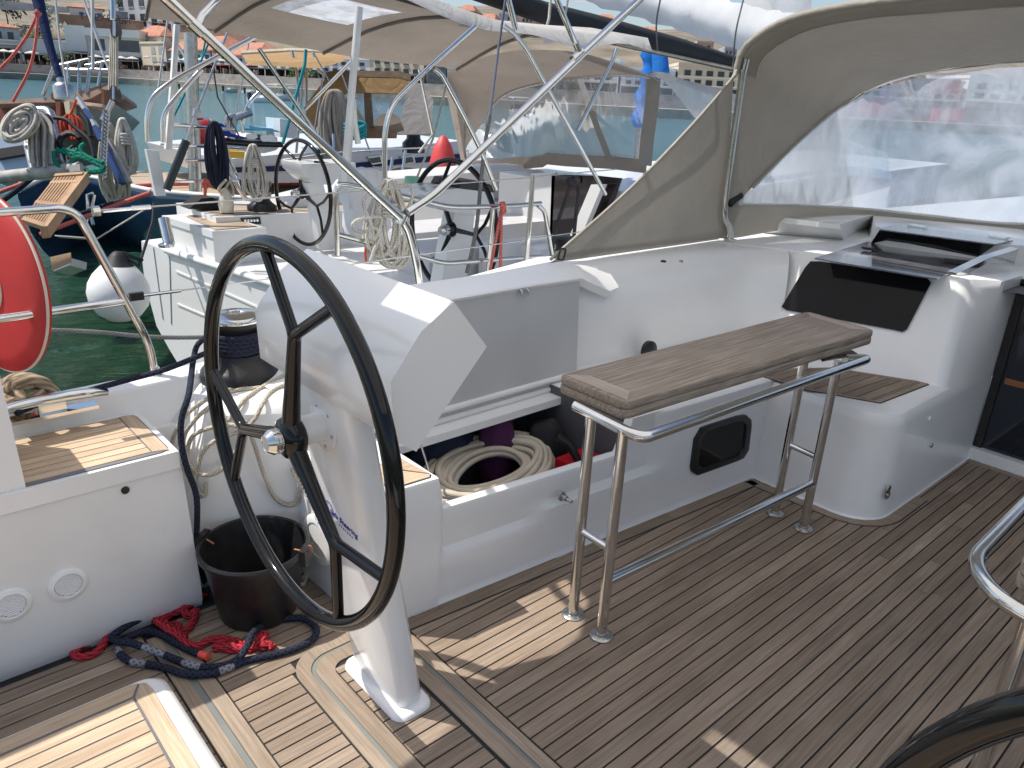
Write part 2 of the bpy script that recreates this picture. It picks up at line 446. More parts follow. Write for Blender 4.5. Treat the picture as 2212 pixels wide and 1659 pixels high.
def inring(y):
    if y > 1.700: return [(0.466, 0.571)]
    t = max(0, y - 1.61); dx = 0.095 - math.sqrt(max(0, 0.095 ** 2 - t * t)) if t > 0 else 0
    return [(0.466, 0.571), (0.735 + dx, 1.0995 - dx)]
b = NB(); planks(b, -1.6, 3.94, -1.5, 2.07, 0.0005, PITCH, 0.0052, SEAM, 'x', joint=1.9, cuts=inring)
obj('deck_plank_field', b, TEAKD, YB, label='weathered grey brown teak planks with black seams')
b = NB(); planks(b, 0.839, 0.988, -0.35, 1.588, 0.0005, PITCH, 0.0052, SEAM + 0.01, 'x'); obj('hatch_planking', b, TEAKD, YB)
b = NB(); ringstrip(b, 0.004, 0.040, 0.0052, 0.004); ringstrip(b, 0.0525, 0.097, 0.0052, 0.004); obj('hatch_border_board', b, TEAKDY, YB)
GROOVE = pm('groove_seal', (0.20, 0.215, 0.20), 0.5)
b = NB(); ringstrip(b, 0.0395, 0.0535, 0.0016, 0.001); obj('hatch_groove', b, GROOVE, YB)
b = NB(); box(b, (0.4725, -0.4, 0.0005), (0.508, 2.03, 0.005)); box(b, (0.526, -0.4, 0.0005), (0.566, 2.03, 0.005)); obj('cross_board', b, TEAKDY, YB)
b = NB(); box(b, (0.509, -0.4, 0.0003), (0.525, 2.03, 0.002)); obj('cross_groove', b, GROOVE, YB)
# margin boards along the bench, the box and the sill
LB = [(1.02, 1.651), (1.6, 1.605), (2.3, 1.552), (2.84, 1.51)]
b = NB()
def margin(b, pts, w, z=0.0057):
    for (x0, y0), (x1, y1) in zip(pts, pts[1:]):
        d = V((x1 - x0, y1 - y0, 0)).normalized(); n = V((d.y, -d.x, 0))
        A, B = V((x0, y0, z)), V((x1, y1, z))
        face(b, [A, B, B + n * w, A + n * w])
margin(b, LB, 0.048); obj('margin_board', b, TEAKD, YB)
b = NB(); margin(b, LB, 0.054, 0.0049); margin(b, [(2.84, 1.51), (2.87, 1.15)], 0.0, 0.0049)
boxline = [(2.845, 1.50), (2.862, 1.16)] + [(3.03 - .168 * math.cos(t), 1.14 - .16 * math.sin(t)) for t in [i * math.pi / 2 / 6 for i in range(7)]] + [(3.90, 0.983), (3.905, -0.4)]
margin(b, [(x, y) for x, y in boxline], -0.0, 0.0049)
def offs(pts, w):
    out = []
    for i, (x, y) in enumerate(pts):
        a = pts[max(0, i - 1)]; c = pts[min(len(pts) - 1, i + 1)]
        d = V((c[0] - a[0], c[1] - a[1], 0)).normalized(); out.append((x - d.y * w * -1 if False else x + d.y * w, y - d.x * w))
    return out
o1, o2 = offs(boxline[:9], -0.045), offs(boxline[:9], -0.051)
def strip(b, A, B, z):
    va = [b.verts.new((x, y, z)) for x, y in A]; vb = [b.verts.new((x, y, z)) for x, y in B]
    for i in range(len(A) - 1): b.faces.new((va[i], va[i + 1], vb[i + 1], vb[i]))
bl = [(2.845, 1.50), (2.862, 1.16)] + [(3.03 - .168 * math.cos(i * math.pi / 12), 1.14 - .16 * math.sin(i * math.pi / 12)) for i in range(7)] + [(3.3, 0.98)]
ol = [(2.800, 1.51), (2.816, 1.15)] + [(3.03 - .212 * math.cos(i * math.pi / 12), 1.14 - .205 * math.sin(i * math.pi / 12)) for i in range(7)] + [(3.3, 0.935)]
ol2 = [(2.794, 1.51), (2.810, 1.149)] + [(3.03 - .218 * math.cos(i * math.pi / 12), 1.14 - .211 * math.sin(i * math.pi / 12)) for i in range(7)] + [(3.3, 0.929)]
strip(b, bl, ol2, 0.0049); obj('margin_seam', b, CAULK, YB)
b = NB(); strip(b, bl, ol, 0.0057); strip(b, [(3.865, 0.98), (3.865, -0.4)], [(3.905, 0.98), (3.905, -0.4)], 0.0057); obj('corner_board', b, TEAKDY, YB)

# ---- raised stern step (lit teak with white rim), bottom left
ST = 0.075
rim = lambda x1, y1, r, z: [V((x, y, z)) for x, y in rr2(-1.2, x1, -0.2, y1, r, 6)]
b = NB(); loft(b, [rim(0.452, 1.812, 0.06, -0.001), rim(0.450, 1.810, 0.06, 0.035), rim(0.442, 1.800, 0.05, 0.064), rim(0.424, 1.790, 0.045, ST - 0.001), rim(0.40, 1.783, 0.04, ST)], True, True)
stp = obj('stern_step', b, GEL, YB, 50)
b = NB(); prism(b, [V((x, y, ST + 0.0005)) for x, y in rr2(-1.2, 0.402, -0.2, 1.783, 0.045, 6)], (0, 0, 0.0012)); obj('step_caulk', b, CAULKG, stp)
b = NB(); planks(b, -1.2, 0.352, -0.2, 1.731, ST + 0.001, 0.0452, 0.0055, 1.731 - 0.0452 * 40, 'x', th=0.003)
prism(b, [V((x, y, ST + 0.001)) for x, y in [(-1.2, 1.737), (0.3535, 1.737), (0.379, 1.777), (0.36, 1.782), (-1.2, 1.782)]], (0, 0, 0.003))
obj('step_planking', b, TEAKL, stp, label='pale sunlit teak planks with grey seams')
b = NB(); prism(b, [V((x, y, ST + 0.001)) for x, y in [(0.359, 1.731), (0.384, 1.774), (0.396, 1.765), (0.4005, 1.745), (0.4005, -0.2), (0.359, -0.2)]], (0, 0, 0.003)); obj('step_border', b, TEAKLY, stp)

# ---- port quarter seat on the left
b = NB()
sec = lambda x, k: [V((x, 2.105, -0.01)), V((x, 2.088, 0.03)), V((x, 2.080, 0.08)), V((x, 2.079, 0.4955)), V((x, 2.5, 0.4955)), V((x, 2.5, -0.01))]
loft(b, [sec(-1.3, 0), [p + V((0.662 - (p.z / 0.5) * 0.02, 0, 0)) - V((0, 0, 0)) for p in sec(0, 0)]], True, True)
bevel(b, 0.012, 2, 50); seat = obj('quarter_seat', b, GELM, YB)
b = NB(); box(b, (-1.3, 2.074, 0.4985), (0.638, 2.43, 0.5515)); bevel(b, 0.012, 3); obj('seat_lid', b, GEL, seat)
b = NB(); prism(b, [V((x, y, 0.5525)) for x, y in rr2(0.02, 0.622, 2.088, 2.405, 0.03, 5)], (0, 0, 0.002)); obj('seat_caulk', b, CAULKG, seat)
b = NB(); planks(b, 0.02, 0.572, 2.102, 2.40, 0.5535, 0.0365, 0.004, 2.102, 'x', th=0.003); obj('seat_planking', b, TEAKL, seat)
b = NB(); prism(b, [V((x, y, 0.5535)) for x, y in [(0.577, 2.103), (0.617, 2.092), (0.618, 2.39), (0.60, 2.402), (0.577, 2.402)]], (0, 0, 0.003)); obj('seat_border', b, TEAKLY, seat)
for k, (vx, vz) in enumerate(((0.313, 0.241), (0.178, 0.236))):
    M = frame((vx, 2.078, vz), (0, -1, 0), (1, 0, 0))
    b = NB(); lathe(b, [(0.050, -0.003), (0.050, 0.002), (0.046, 0.006), (0.036, 0.008), (0.034, 0.004), (0.034, -0.003)], 32, M, cap=False); vn = obj('air_vent', b, GEL, seat)
    b = NB()
    for i in range(11):
        h = -0.030 + i * 0.006; w = math.sqrt(max(0, 0.0335 ** 2 - h * h))
        box(b, (vx - w, 2.0735, vz + h - 0.0005), (vx + w, 2.0775, vz + h + 0.0038), rot=Matrix.Rotation(0.5, 3, 'X'))
    obj('vent_louvre', b, GEL, vn)
    b = NB(); lathe(b, [(0.0335, -0.002), (0.0335, -0.0005)], 24, M); obj('vent_backing', b, GREYG, vn)
b = NB(); lathe(b, [(0.011, 0), (0.011, 0.004), (0.008, 0.006), (0.003, 0.005)], 16, frame((0.487, 2.079, 0.474), (0, -1, 0))); obj('push_button', b, BLKP, seat)
# stern pod standing on the seat, far left
b = NB(); loft(b, [[V((-.9, 2.085, .552)), V((.262, 2.085, .552)), V((.262, 2.40, .552)), V((-.9, 2.40, .552))], [V((-.9, 2.085, .88)), V((.254, 2.085, .88)), V((.254, 2.40, .88)), V((-.9, 2.40, .88))]])
bevel(b, 0.025, 3); obj('stern_pod', b, GEL, YB)
# ---- side deck, bulwark, hull
b = NB(); box(b, (-1.2, 2.40, 0.40), (6.5, 2.56, 0.492)); obj('side_deck', b, GEL, YB)
b = NB()
for_ = lambda x: (x, 0.13 * max(0, (x - 2) / 4))
def bw(x):
    z = 0.62 + 0.02 * x
    return [V((x, 2.428, 0.40)), V((x, 2.424, z - .012)), V((x, 2.432, z)), V((x, 2.515, z + .004)), V((x, 2.532, z - .02)), V((x, 2.54, 0.38))]
loft(b, [bw(x) for x in (-1.3, -.6, 0, .6, 1.2, 2, 3, 4.5, 6.5)], True, True); obj('bulwark', b, GEL, YB)
b = NB()
def hs(x): return [V((x, 2.536, 0.42)), V((x, 2.54, 0.0)), V((x, 2.46, -0.6)), V((x, 2.25, -1.3)), V((x, -0.8, -1.3)), V((x, -1.0, 0.38)), V((x, -1.0, -0.05)), V((x, 2.5, -0.05))]
loft(b, [hs(x) for x in (-1.3, 0, 2, 4, 6.5)], True, True); obj('hull', b, GEL, YB)

# ---- cockpit bench (locker) on the port side
def fy(x): return 1.665 - 0.079 * (x - 1.0)         # foot of the bench face
b = NB()
# face: lower wall, a moulded recess above
N = 40; xs = [1.0 + i * (1.9 / N) for i in range(N + 1)]
def topz(x):
    if x < 1.235: return 0.463
    if x < 1.262: return 0.463 - 0.12 * (x - 1.235) / 0.027
    if x < 2.02: return 0.343 - 0.012 * (x - 1.26)
    if x < 2.07: return 0.333 + 0.127 * (x - 2.02) / 0.05
    return 0.463
xs += [1.235, 1.245, 1.255, 1.262, 2.02, 2.035, 2.05, 2.07]; xs = sorted(set(round(x, 4) for x in xs))
rows = []
for x in xs:
    y = fy(x); t = topz(x)
    rec = 0.014 if (1.255 < x < 1.62 and True) else 0.0
    rec2 = 0.014 if (1.255 < x < 2.25) else 0.0
    zr = 0.185 if x < 1.66 else 0.225
    def inn(z):   # recess depth above a step line
        d = 0.0
        if 1.25 < x < 2.24:
            lim = 0.17 if x < 1.63 else 0.215
            k = min(1, max(0, (z - lim) / 0.03)); d = 0.018 * k * min(1, (x - 1.25) / 0.01, (2.24 - x) / 0.02)
        return d
    r = [V((x, y - 0.010, 0.0)), V((x, y - 0.003, 0.012)), V((x, y, 0.03))]
    for z in (0.12, 0.16, 0.18, 0.20, 0.215, 0.23, 0.245, 0.27): r.append(V((x, y - 0.02 * z + inn(z), z)))
    r += [V((x, y - 0.008 + inn(t), t - 0.014)), V((x, y + inn(t) - 0.004, t - 0.004)), V((x, y + inn(t) + 0.008, t)), V((x, y + inn(t) + 0.026, t - 0.002)), V((x, y + inn(t) + 0.032, t - 0.03)), V((x, y + 0.05, 0.05))]
    rows.append(r)
R = [[b.verts.new(p) for p in r] for r in rows]
for i in range(len(R) - 1):
    for k in range(len(R[0]) - 1): b.faces.new((R[i][k], R[i + 1][k], R[i + 1][k + 1], R[i][k + 1]))
bench = obj('bench_front', b, GEL, YB, 30)
# aft block of the bench with its little teak tread
b = NB(); prism(b, [V((0.985, 2.10, 0)), V((1.0, 1.672, 0)), V((1.02, 1.650, 0)), V((1.05, 1.652, 0)), V((1.236, 1.637, 0)), V((1.238, 2.10, 0))], (0, 0, 0.4605))
for v in b.verts:
    if v.co.z > 0.3: v.co.y += 0.006; 
bevel(b, 0.018, 3, 50); obj('bench_end', b, GEL, bench)
b = NB(); prism(b, [V((x, y, 0.4615)) for x, y in [(1.085, 1.678), (1.10, 1.662), (1.215, 1.655), (1.228, 1.67), (1.215, 1.81), (1.06, 1.83), (1.05, 1.80)]], (0, 0, 0.002)); obj('tread_caulk', b, CAULK, bench)
b = NB(); z = 0.4625
c0 = V((1.13, 1.74, z)); c1 = V((1.175, 1.742, z))
for poly in ([(1.089, 1.680), (1.102, 1.666), (1.213, 1.659), (1.224, 1.672), (1.172, 1.737), (1.133, 1.737)], [(1.226, 1.677), (1.211, 1.806), (1.152, 1.812), (1.178, 1.742)], [(1.147, 1.812), (1.063, 1.826), (1.054, 1.80), (1.086, 1.684), (1.129, 1.740), (1.172, 1.744)]):
    prism(b, [V((x, y, z)) for x, y in poly], (0, 0, 0.003))
obj('tread', b, TEAKL, bench)
# locker well
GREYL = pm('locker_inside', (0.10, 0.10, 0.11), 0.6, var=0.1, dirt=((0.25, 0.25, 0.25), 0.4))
b = NB()
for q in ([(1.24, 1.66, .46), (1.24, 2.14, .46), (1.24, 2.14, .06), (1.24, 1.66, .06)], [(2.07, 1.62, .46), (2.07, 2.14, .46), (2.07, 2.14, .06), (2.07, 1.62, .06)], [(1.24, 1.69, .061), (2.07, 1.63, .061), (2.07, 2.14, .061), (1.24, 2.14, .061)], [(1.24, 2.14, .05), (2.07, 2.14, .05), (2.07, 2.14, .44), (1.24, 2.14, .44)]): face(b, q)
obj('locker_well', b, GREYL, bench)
b = NB(); box(b, (1.238, 1.955, 0.395), (2.1, 2.035, 0.425)); bevel(b, 0.010, 2); obj('locker_back_rim', b, GEL, bench)
# fixed bench top forward of the locker
b = NB(); prism(b, [V((2.072, fy(2.072) + .01, .38)), V((2.95, fy(2.95) + .01, .38)), V((3.2, 1.5, .38)), V((3.2, 2.1, .38)), V((2.072, 2.1, .38))], (0, 0, 0.083)); bevel(b, 0.016, 3, 50); obj('bench_top', b, GEL, bench)
# round inspection hatch low on the aft end and a latch pin on the face
b = NB(); lathe(b, [(0.085, -0.004), (0.085, 0.004), (0.078, 0.008), (0.06, 0.009), (0.058, 0.006), (0.0, 0.006)], 32, frame((0.982, 1.93, 0.2), (-1, -0.04, 0))); obj('inspection_hatch', b, GELM, bench)
M = frame((1.725, 1.594, 0.258), (0, -1, 0), (1, 0, 0))
b = NB(); lathe(b, [(0.017, -0.002), (0.017, 0.006), (0.010, 0.007), (0.010, 0.026), (0.006, 0.027), (0.006, 0.05), (0.003, 0.051)], 12, M); obj('latch_pin', b, STEELD, bench)
# framed port light in the bench face
def FB(px, py): return Np(px, py, (1.0, 1.662, 0.1), (0.079, 1, 0.02))
wp = [FB(*p) for p in [(1490, 1008), (1492, 1018), (1503, 1025), (1590, 994), (1603, 988), (1614, 970), (1620, 918), (1619, 905), (1608, 895), (1590, 898), (1530, 917), (1513, 923), (1498, 948)]]
wc = sum(wp, V()) / len(wp); nf = V((-0.079, -1, -0.02)).normalized()
b = NB(); loft(b, [[p - nf * .01 for p in wp], [p + nf * .010 for p in wp], [wc + (p - wc) * .96 + nf * .013 for p in wp], [wc + (p - wc) * .80 + nf * .011 for p in wp], [wc + (p - wc) * .77 + nf * .0 for p in wp]], True, False)
pl = obj('port_light', b, BLKP, bench, 30)
b = NB(); face(b, [wc + (p - wc) * .79 + nf * .004 for p in wp]); obj('port_glass', b, SMOKE, pl)
# ---- locker lid standing open
b = NB(); LX0, LX1 = 1.16, 2.238
prism(b, [V((LX0, 2.022, .452)), V((LX1 - .016, 2.022, .452)), V((LX1, 2.062, .868)), V((LX0, 2.062, .868))], (0, 0.03, 0)); 
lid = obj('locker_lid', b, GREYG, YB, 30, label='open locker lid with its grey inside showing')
b = NB(); T0, T1 = V((LX0, 2.058, .8675)), V((LX1, 2.058, .8675))
# lid skirt, now on top; runs on past the panel in a rounded ear
ear = [V((LX0, 0, 0)), V((LX1, 0, 0)), V((2.42, 0, -.105)), V((2.455, 0, -.09)), V((2.478, 0, -0.015)), V((2.33, 0, .028)), V((LX1 - .03, 0, .045)), V((LX0, 0, .03))]
A = [V((2.0, 2.055, .868)) + V((p.x - 2.0, 0.0, p.z if p.x > 2.3 else 0)) for p in ear[:4]]
secs = []
for x, za, zb, yb in ((LX0, .868, .905, 2.19), (1.6, .868, .905, 2.19), (2.0, .868, .904, 2.19), (LX1, .866, .902, 2.185), (2.33, .826, .892, 2.17), (2.42, .79, .876, 2.15), (2.475, .80, .858, 2.13)):
    secs.append([V((x, 2.052, za)), V((x, 2.056, za + .006)), V((x, yb - .012, zb)), V((x, yb, zb - .012)), V((x, yb, zb - .05)), V((x, 2.075, za - .03))])
loft(b, secs, True, True); obj('lid_skirt', b, GEL, lid, 40)
b = NB(); tube(b, [V((LX0, 2.018, .478)), V((LX1 - .02, 2.018, .478))], 0.012, 10); tube(b, [V((LX0, 2.028, .436)), V((LX1 - .02, 2.03, .436))], 0.014, 10); obj('lid_hinge_lip', b, GELM, lid)
M0 = Np(1130, 627, (2.0, 2.052, .868), (0, 1, 0))
b = NB()
for dx in (0, 0.032): tube(b, [M0 + V((dx - .016, 0, .004)), M0 + V((dx - .016, -.014, -.002)), M0 + V((dx - .016, -.016, -.016))], 0.005, 8)
tube(b, [M0 + V((-.025, -.004, .002)), M0 + V((.03, -.004, .002))], 0.004, 8); obj('lid_latch', b, STEELD, lid)
b = NB(); q0, q1 = V((1.225, 1.935, .43)), V((1.20, 1.84, .463))
G0 = Yp(905, 950, 1.93); G1 = Yp(928, 1003, 1.84)
tube(b, [G0, G0.lerp(G1, .12)], 0.009, 8); tube(b, [G0.lerp(G1, .12), G1 + V((0, 0, -.03))], 0.004, 8); obj('gas_strut', b, STEELD, lid)

# ---- coaming: one moulding from the quarter round into the bulkhead
def ctop(x): return 0.62 + 0.272 * min(1, max(0, (x - 1.15) / 0.85)) ** 0.8
path = [(1.0, 2.06), (1.3, 2.10), (1.8, 2.11), (2.25, 2.10), (2.45, 2.07), (2.7, 2.03), (2.95, 1.99), (3.12, 1.955), (3.22, 1.932), (3.295, 1.895), (3.345, 1.845), (3.375, 1.815), (3.40, 1.785)]
rows = []
for i, (x, y) in enumerate(path):
    a = path[max(0, i - 1)]; c = path[min(len(path) - 1, i + 1)]
    d = V((c[0] - a[0], c[1] - a[1], 0)).normalized(); n = V((-d.y, d.x, 0))
    z1 = ctop(x); P = V((x, y, 0)); s = (z1 - .45) / .45
    outw = 0.27 if i < 5 else 0.32
    prof = [(0.0, .40), (0.004, .46), (.018, .46 + .16 * s), (.035, .46 + .29 * s), (.055, .46 + .36 * s), (.085, z1 - .025), (.12, z1 - .008), (.16, z1)]
    r = [P + n * o + V((0, 0, zz)) for o, zz in prof]
    r += [P + n * (outw - .03) + V((0, 0, z1 + .004)), P + n * outw + V((0, 0, z1 - .02)), P + n * (outw + .05) + V((0, 0, .48))]
    rows.append(r)
b = NB(); R = [[b.verts.new(p) for p in r] for r in rows]
for i in range(len(R) - 1):
    for k in range(len(R[0]) - 1): b.faces.new((R[i][k], R[i + 1][k], R[i + 1][k + 1], R[i][k + 1]))
coam = obj('coaming', b, GEL, YB, 35)
# aft end of the coaming: platform for the winch, running down to the quarter
b = NB()
loft(b, [[V((.985, 2.07, .0)), V((.66, 2.20, .0)), V((.66, 2.44, .40)), V((1.25, 2.44, .40)), V((1.25, 2.05, .0))],
         [V((.99, 2.065, .30)), V((.70, 2.19, .28)), V((.70, 2.43, .46)), V((1.25, 2.44, .46)), V((1.25, 2.05, .30))],
         [V((1.0, 2.06, .585)), V((.775, 2.215, .575)), V((.80, 2.43, .575)), V((1.25, 2.44, .585)), V((1.25, 2.04, .585))],
         [V((1.02, 2.085, .618)), V((.83, 2.235, .612)), V((.84, 2.41, .612)), V((1.25, 2.42, .618)), V((1.25, 2.05, .618))]], True, True)
bevel(b, 0.02, 3, 25); obj('winch_platform', b, GEL, coam)
b = NB(); box(b, (1.24, 2.04, .40), (1.9, 2.40, .617)); bevel(b, .03, 2); obj('coaming_core', b, GEL, coam)
# ---- forward box, its teak seat, bulkhead and companionway
TZ = 0.462
def bxring(z, e):
    r = .15
    P = [V((2.878 + e, 2.0, z)), V((2.878 + e, 1.15, z))]
    for k in range(1, 8):
        a = math.pi / 2 * k / 8; P.append(V((3.03 - (.152 - e) * math.cos(a), 1.142 - (.15 - e) * math.sin(a), z)))
    P += [V((3.04, .992 + e, z)), V((3.96, .992 + e, z)), V((3.96, 2.0, z))]
    return P
b = NB(); loft(b, [bxring(0, -.018), bxring(.012, -.006), bxring(.035, 0), bxring(TZ - .055, .004), bxring(TZ - .024, .009), bxring(TZ - .008, .020), bxring(TZ, .040)], True, True)
fbx = obj('step_box', b, GEL, YB, 30)
pz = TZ + 0.001
pad = [Zp(x, y, pz) for x, y in [(1640, 812), (1700, 797), (1797, 795), (2013, 829), (1902, 872), (1890, 870), (1740, 843)]]
b = NB(); prism(b, pad, (0, 0, .002)); obj('seat_caulk', b, CAULK, fbx)
pc = sum(pad, V()) / len(pad)
ins = [pc + (p - pc) * .86 for p in pad]
b = NB()
for i in range(len(pad)):
    a, c = pad[i], pad[(i + 1) % len(pad)]; a2, c2 = ins[i], ins[(i + 1) % len(pad)]
    g = [q + (pc - q) * .012 for q in (a, c)] + [c2 + (c - c2) * .10, a2 + (a - a2) * .10]
    prism(b, [q + V((0, 0, .001)) for q in g], (0, 0, .003))
obj('seat_border', b, TEAKLY if False else TEAKDY, fbx)
b = NB()
# planks across the pad, clipped to the inner outline
def clip(poly, n, d):
    out = []
    for i in range(len(poly)):
        a, c = poly[i], poly[(i + 1) % len(poly)]; da, dc = a.dot(n) - d, c.dot(n) - d
        if da >= 0: out.append(a)
        if (da > 0) != (dc > 0) and abs(da - dc) > 1e-9: out.append(a + (c - a) * (da / (da - dc)))
    return out
dirp = (pad[3] - pad[2]).normalized(); nrm = V((-dirp.y, dirp.x, 0)); nrm = (pad[4] - pad[3]).normalized()
nrm = V((nrm.x, nrm.y, 0)).normalized(); perp = V((-nrm.y, nrm.x, 0))
ds = [p.dot(perp) for p in ins]; t = min(ds)
while t < max(ds):
    q = clip(ins, perp, t + .002); q = clip(q, -perp, -(t + .048 - .002)) if len(q) > 2 else q
    if len(q) > 2: prism(b, [p + V((0, 0, .001)) for p in q], (0, 0, .003))
    t += .048
obj('seat_planking', b, TEAKD, fbx)
PB0, PBn = V((3.42, 1.05, .47)), V((1, 0.10, -0.43)).normalized()
def Bk(px, py): return Np(px, py, PB0, PBn)
e0, e1 = Bk(2020, 842), Bk(2085, 622)
b = NB()
# bulkhead face with a soft corner into the companionway side
lo = [Bk(x, y) for x, y in [(1480, 800), (1560, 812), (1700, 800), (1797, 795), (1960, 818), (2012, 832)]]
hi = [Bk(x, y) for x, y in [(1655, 535), (1740, 545), (1800, 553), (1880, 570), (2010, 590), (2068, 602)]]
bk_n = -PBn
rowsb = []
for a, c in zip(lo, hi): rowsb.append([a.lerp(c, t) for t in (-.1, 0, .3, .6, .92, 1.0)])
last = rowsb[-1]
def sidept(p, dx, dy): return p + V((dx, dy, 0))
rowsb.append([p + V((.020, -.035, 0)) for p in last]); rowsb.append([p + V((.055, -.052, 0)) for p in last])
rowsb.append([V((3.70, .992, p.z)) if p.x < 3.6 else V((3.74, .992, p.z)) for p in last]); rowsb.append([V((3.98, .992, p.z)) for p in last])
R = [[b.verts.new(p) for p in r] for r in rowsb]
for i in range(len(R) - 1):
    for k in range(len(R[0]) - 1): b.faces.new((R[i][k], R[i + 1][k], R[i + 1][k + 1], R[i][k + 1]))
bulk = obj('bulkhead', b, GEL, YB, 40)
b = NB(); wq = [Bk(*p) for p in [(1690, 664), (1740, 580), (1752, 566), (1775, 566), (2005, 603), (2012, 612), (1960, 712), (1950, 718), (1935, 714), (1700, 671)]]
prism(b, [p - PBn * .006 for p in wq], PBn * -0.006); obj('bulkhead_window', b, SMOKE, bulk)
# coachroof
ZR = hi[3].z + 0.004
b = NB()
outl = [V((3.1, 2.40, ZR)), V((3.35, 2.12, ZR)), V((3.50, 1.90, ZR)), hi[1] + V((0, 0, .002)), hi[3] + V((0, 0, .002)), hi[5] + V((0, 0, .002)), hi[5] + V((.018, -.034, .002)), hi[5] + V((.053, -.051, .002)), V((3.735, .990, ZR)), V((3.955, .985, ZR)), V((3.955, -2.2, ZR)), V((9.5, -2.0, ZR + .35)), V((9.5, 1.7, ZR + .35)), V((6.5, 2.3, ZR + .1))]
outl2 = [V((p.x, p.y, ZR)) for p in outl]
A = [b.verts.new(p) for p in outl2]; b.faces.new(A)
g = bmesh.ops.extrude_face_region(b, geom=list(b.faces))
for v in [q for q in g['geom'] if isinstance(q, bmesh.types.BMVert)]: v.co.z -= 0.06
bevel(b, .008, 2, 50)
roof = obj('coachroof', b, GEL, YB, 40)
d2 = lambda x, y: ((2240 + .7233 * x) / 1.736, (800 + .7233 * y) / 1.736)
RZ = lambda x, y, z: Zp(*d2(x, y), z)
# hatch lens with two handles, riser and the upper lens
zl = ZR + .006
lens = [RZ(1125, 238, zl), RZ(1400, 152, zl), RZ(1985, 238, zl), RZ(1760, 345, zl)]
b = NB(); prism(b, lens, (0, 0, .006)); hl = obj('hatch_lens', b, SMOKEH, roof)
for hx, hy in ((1420, 190), (1850, 256)):
    c = RZ(hx, hy, zl + .012)
    b = NB(); box(b, c + V((-.016, -.035, .0)), c + V((.016, .035, .006)), rot=Matrix.Rotation(.25, 3, 'Z')); box(b, c + V((-.03, -.006, .005)), c + V((.012, .04, .013)), rot=Matrix.Rotation(.25, 3, 'Z')); bevel(b, .003, 2); obj('hatch_handle', b, BLKP, hl)
zu = ZR + .10
ul = [RZ(1462, 88, zu), RZ(1535, 62, zu), RZ(2155, 146, zu), RZ(2062, 166, zu)]
lb = [RZ(1418, 158, zl), RZ(1960, 240, zl)]
b = NB(); face(b, [lb[0] + V((.001, 0, .006)), lb[1] + V((.001, 0, .006)), ul[3], ul[0]]); obj('hatch_riser', b, SMOKE, roof)
far = (ul[1] + ul[2]) / 2; 
b = NB(); back0, back1 = ul[1] + (ul[1] - ul[0]) * .4, ul[2] + (ul[2] - ul[3]) * .4
prism(b, [ul[0], ul[1], ul[2], ul[3]], (0, 0, .006)); up_l = obj('upper_lens', b, SMOKEH, roof)
for hx, hy in ((1660, 70), (2080, 126)):
    c = RZ(hx, hy, zu + .008)
    b = NB(); box(b, c + V((-.03, -.04, 0)), c + V((.03, .04, .008))); bevel(b, .003, 2); obj('lens_hinge', b, STEEL, up_l)
# garage moulding behind the lenses
b = NB(); o_ = V((.11, 0, -.004)); prism(b, [ul[0] + o_, ul[3] + o_, V((4.62, .55, zu - .004)), V((4.62, -1.2, zu - .004)), V((8.5, -1.2, zu + .0)), V((8.5, 1.7, zu)), V((4.75, 2.05, zu - .004)), RZ(1440, 66, zu - .004)], (0, 0, -.12)); bevel(b, .012, 3, 50); obj('hatch_garage', b, GEL, roof, 50)
# raised moulding outboard of the hatch (rope garage)
hp = [RZ(845, 102, ZR), RZ(1275, 138, ZR), RZ(1345, 95, ZR), RZ(1500, 40, ZR), V((6.3, 2.7, ZR)), RZ(1000, 30, ZR)]
ht = [RZ(930, 34, ZR + .085), RZ(1255, 76, ZR + .085), RZ(1330, 48, ZR + .085), RZ(1480, 10, ZR + .09), V((6.3, 2.6, ZR + .1)), RZ(1010, 6, ZR + .09)]
b = NB(); loft(b, [hp, [a.lerp(c, .75) + V((0, 0, .008)) for a, c in zip(hp, ht)], [a + (sum(ht, V()) / 6 - a) * .06 + V((0, 0, .012)) for a in ht]], True, True); obj('line_cover', b, GEL, roof, 50)
# grab rail
h0, h1 = RZ(1840, 305, ZR + .012), RZ(2160, 178, ZR + .10)
b = NB(); d = (h1 - h0); n = V((-d.y, d.x, 0)).normalized() * .022
loft(b, [[q + n, q - n, q - n - V((0, 0, w)), q + n - V((0, 0, w))] for q, w in ((h0, .02), (h0 + d * .08, .03), (h0 + d * .5 + V((0, 0, .012)), .022), (h0 + d * .92, .06), (h1, .08))], True, True); bevel(b, .005, 2); obj('grab_rail', b, STEEL, roof)
# companionway: sill, frame, smoked door
b = NB(); box(b, (3.915, -.6, 0), (3.99, .99, .062)); bevel(b, .01, 2); obj('companionway_sill', b, GEL, YB)
b = NB(); box(b, (3.955, -.6, .064), (3.965, .950, 1.0)); dr = obj('companionway_door', b, DOORG, YB)
b = NB(); box(b, (3.945, .952, .03), (3.985, .988, .86)); box(b, (3.945, -.6, .85), (3.985, .988, .88)); obj('door_frame', b, BLKP, dr)
b = NB(); c = Xp(2195, 828, 3.955); box(b, c + V((-.008, -.30, -.014)), c + V((-.001, .045, .014))); obj('wood_strip', b, pm('varnished_wood', (.30, .11, .04), .3, coat=.4), dr)  # brown wooden strip from behind the glass, added on its face
b = NB(); face(b, [V((3.75, .99, ZR - .045)), V((3.75, -1.5, ZR - .045)), V((5.2, -1.5, ZR - .045)), V((5.2, .99, ZR - .045))]); face(b, [V((4.2, 1, 0)), V((4.2, -1.5, 0)), V((4.2, -1.5, .9)), V((4.2, 1, .9))]); obj('cabin_shell', b, GREYL, YB)
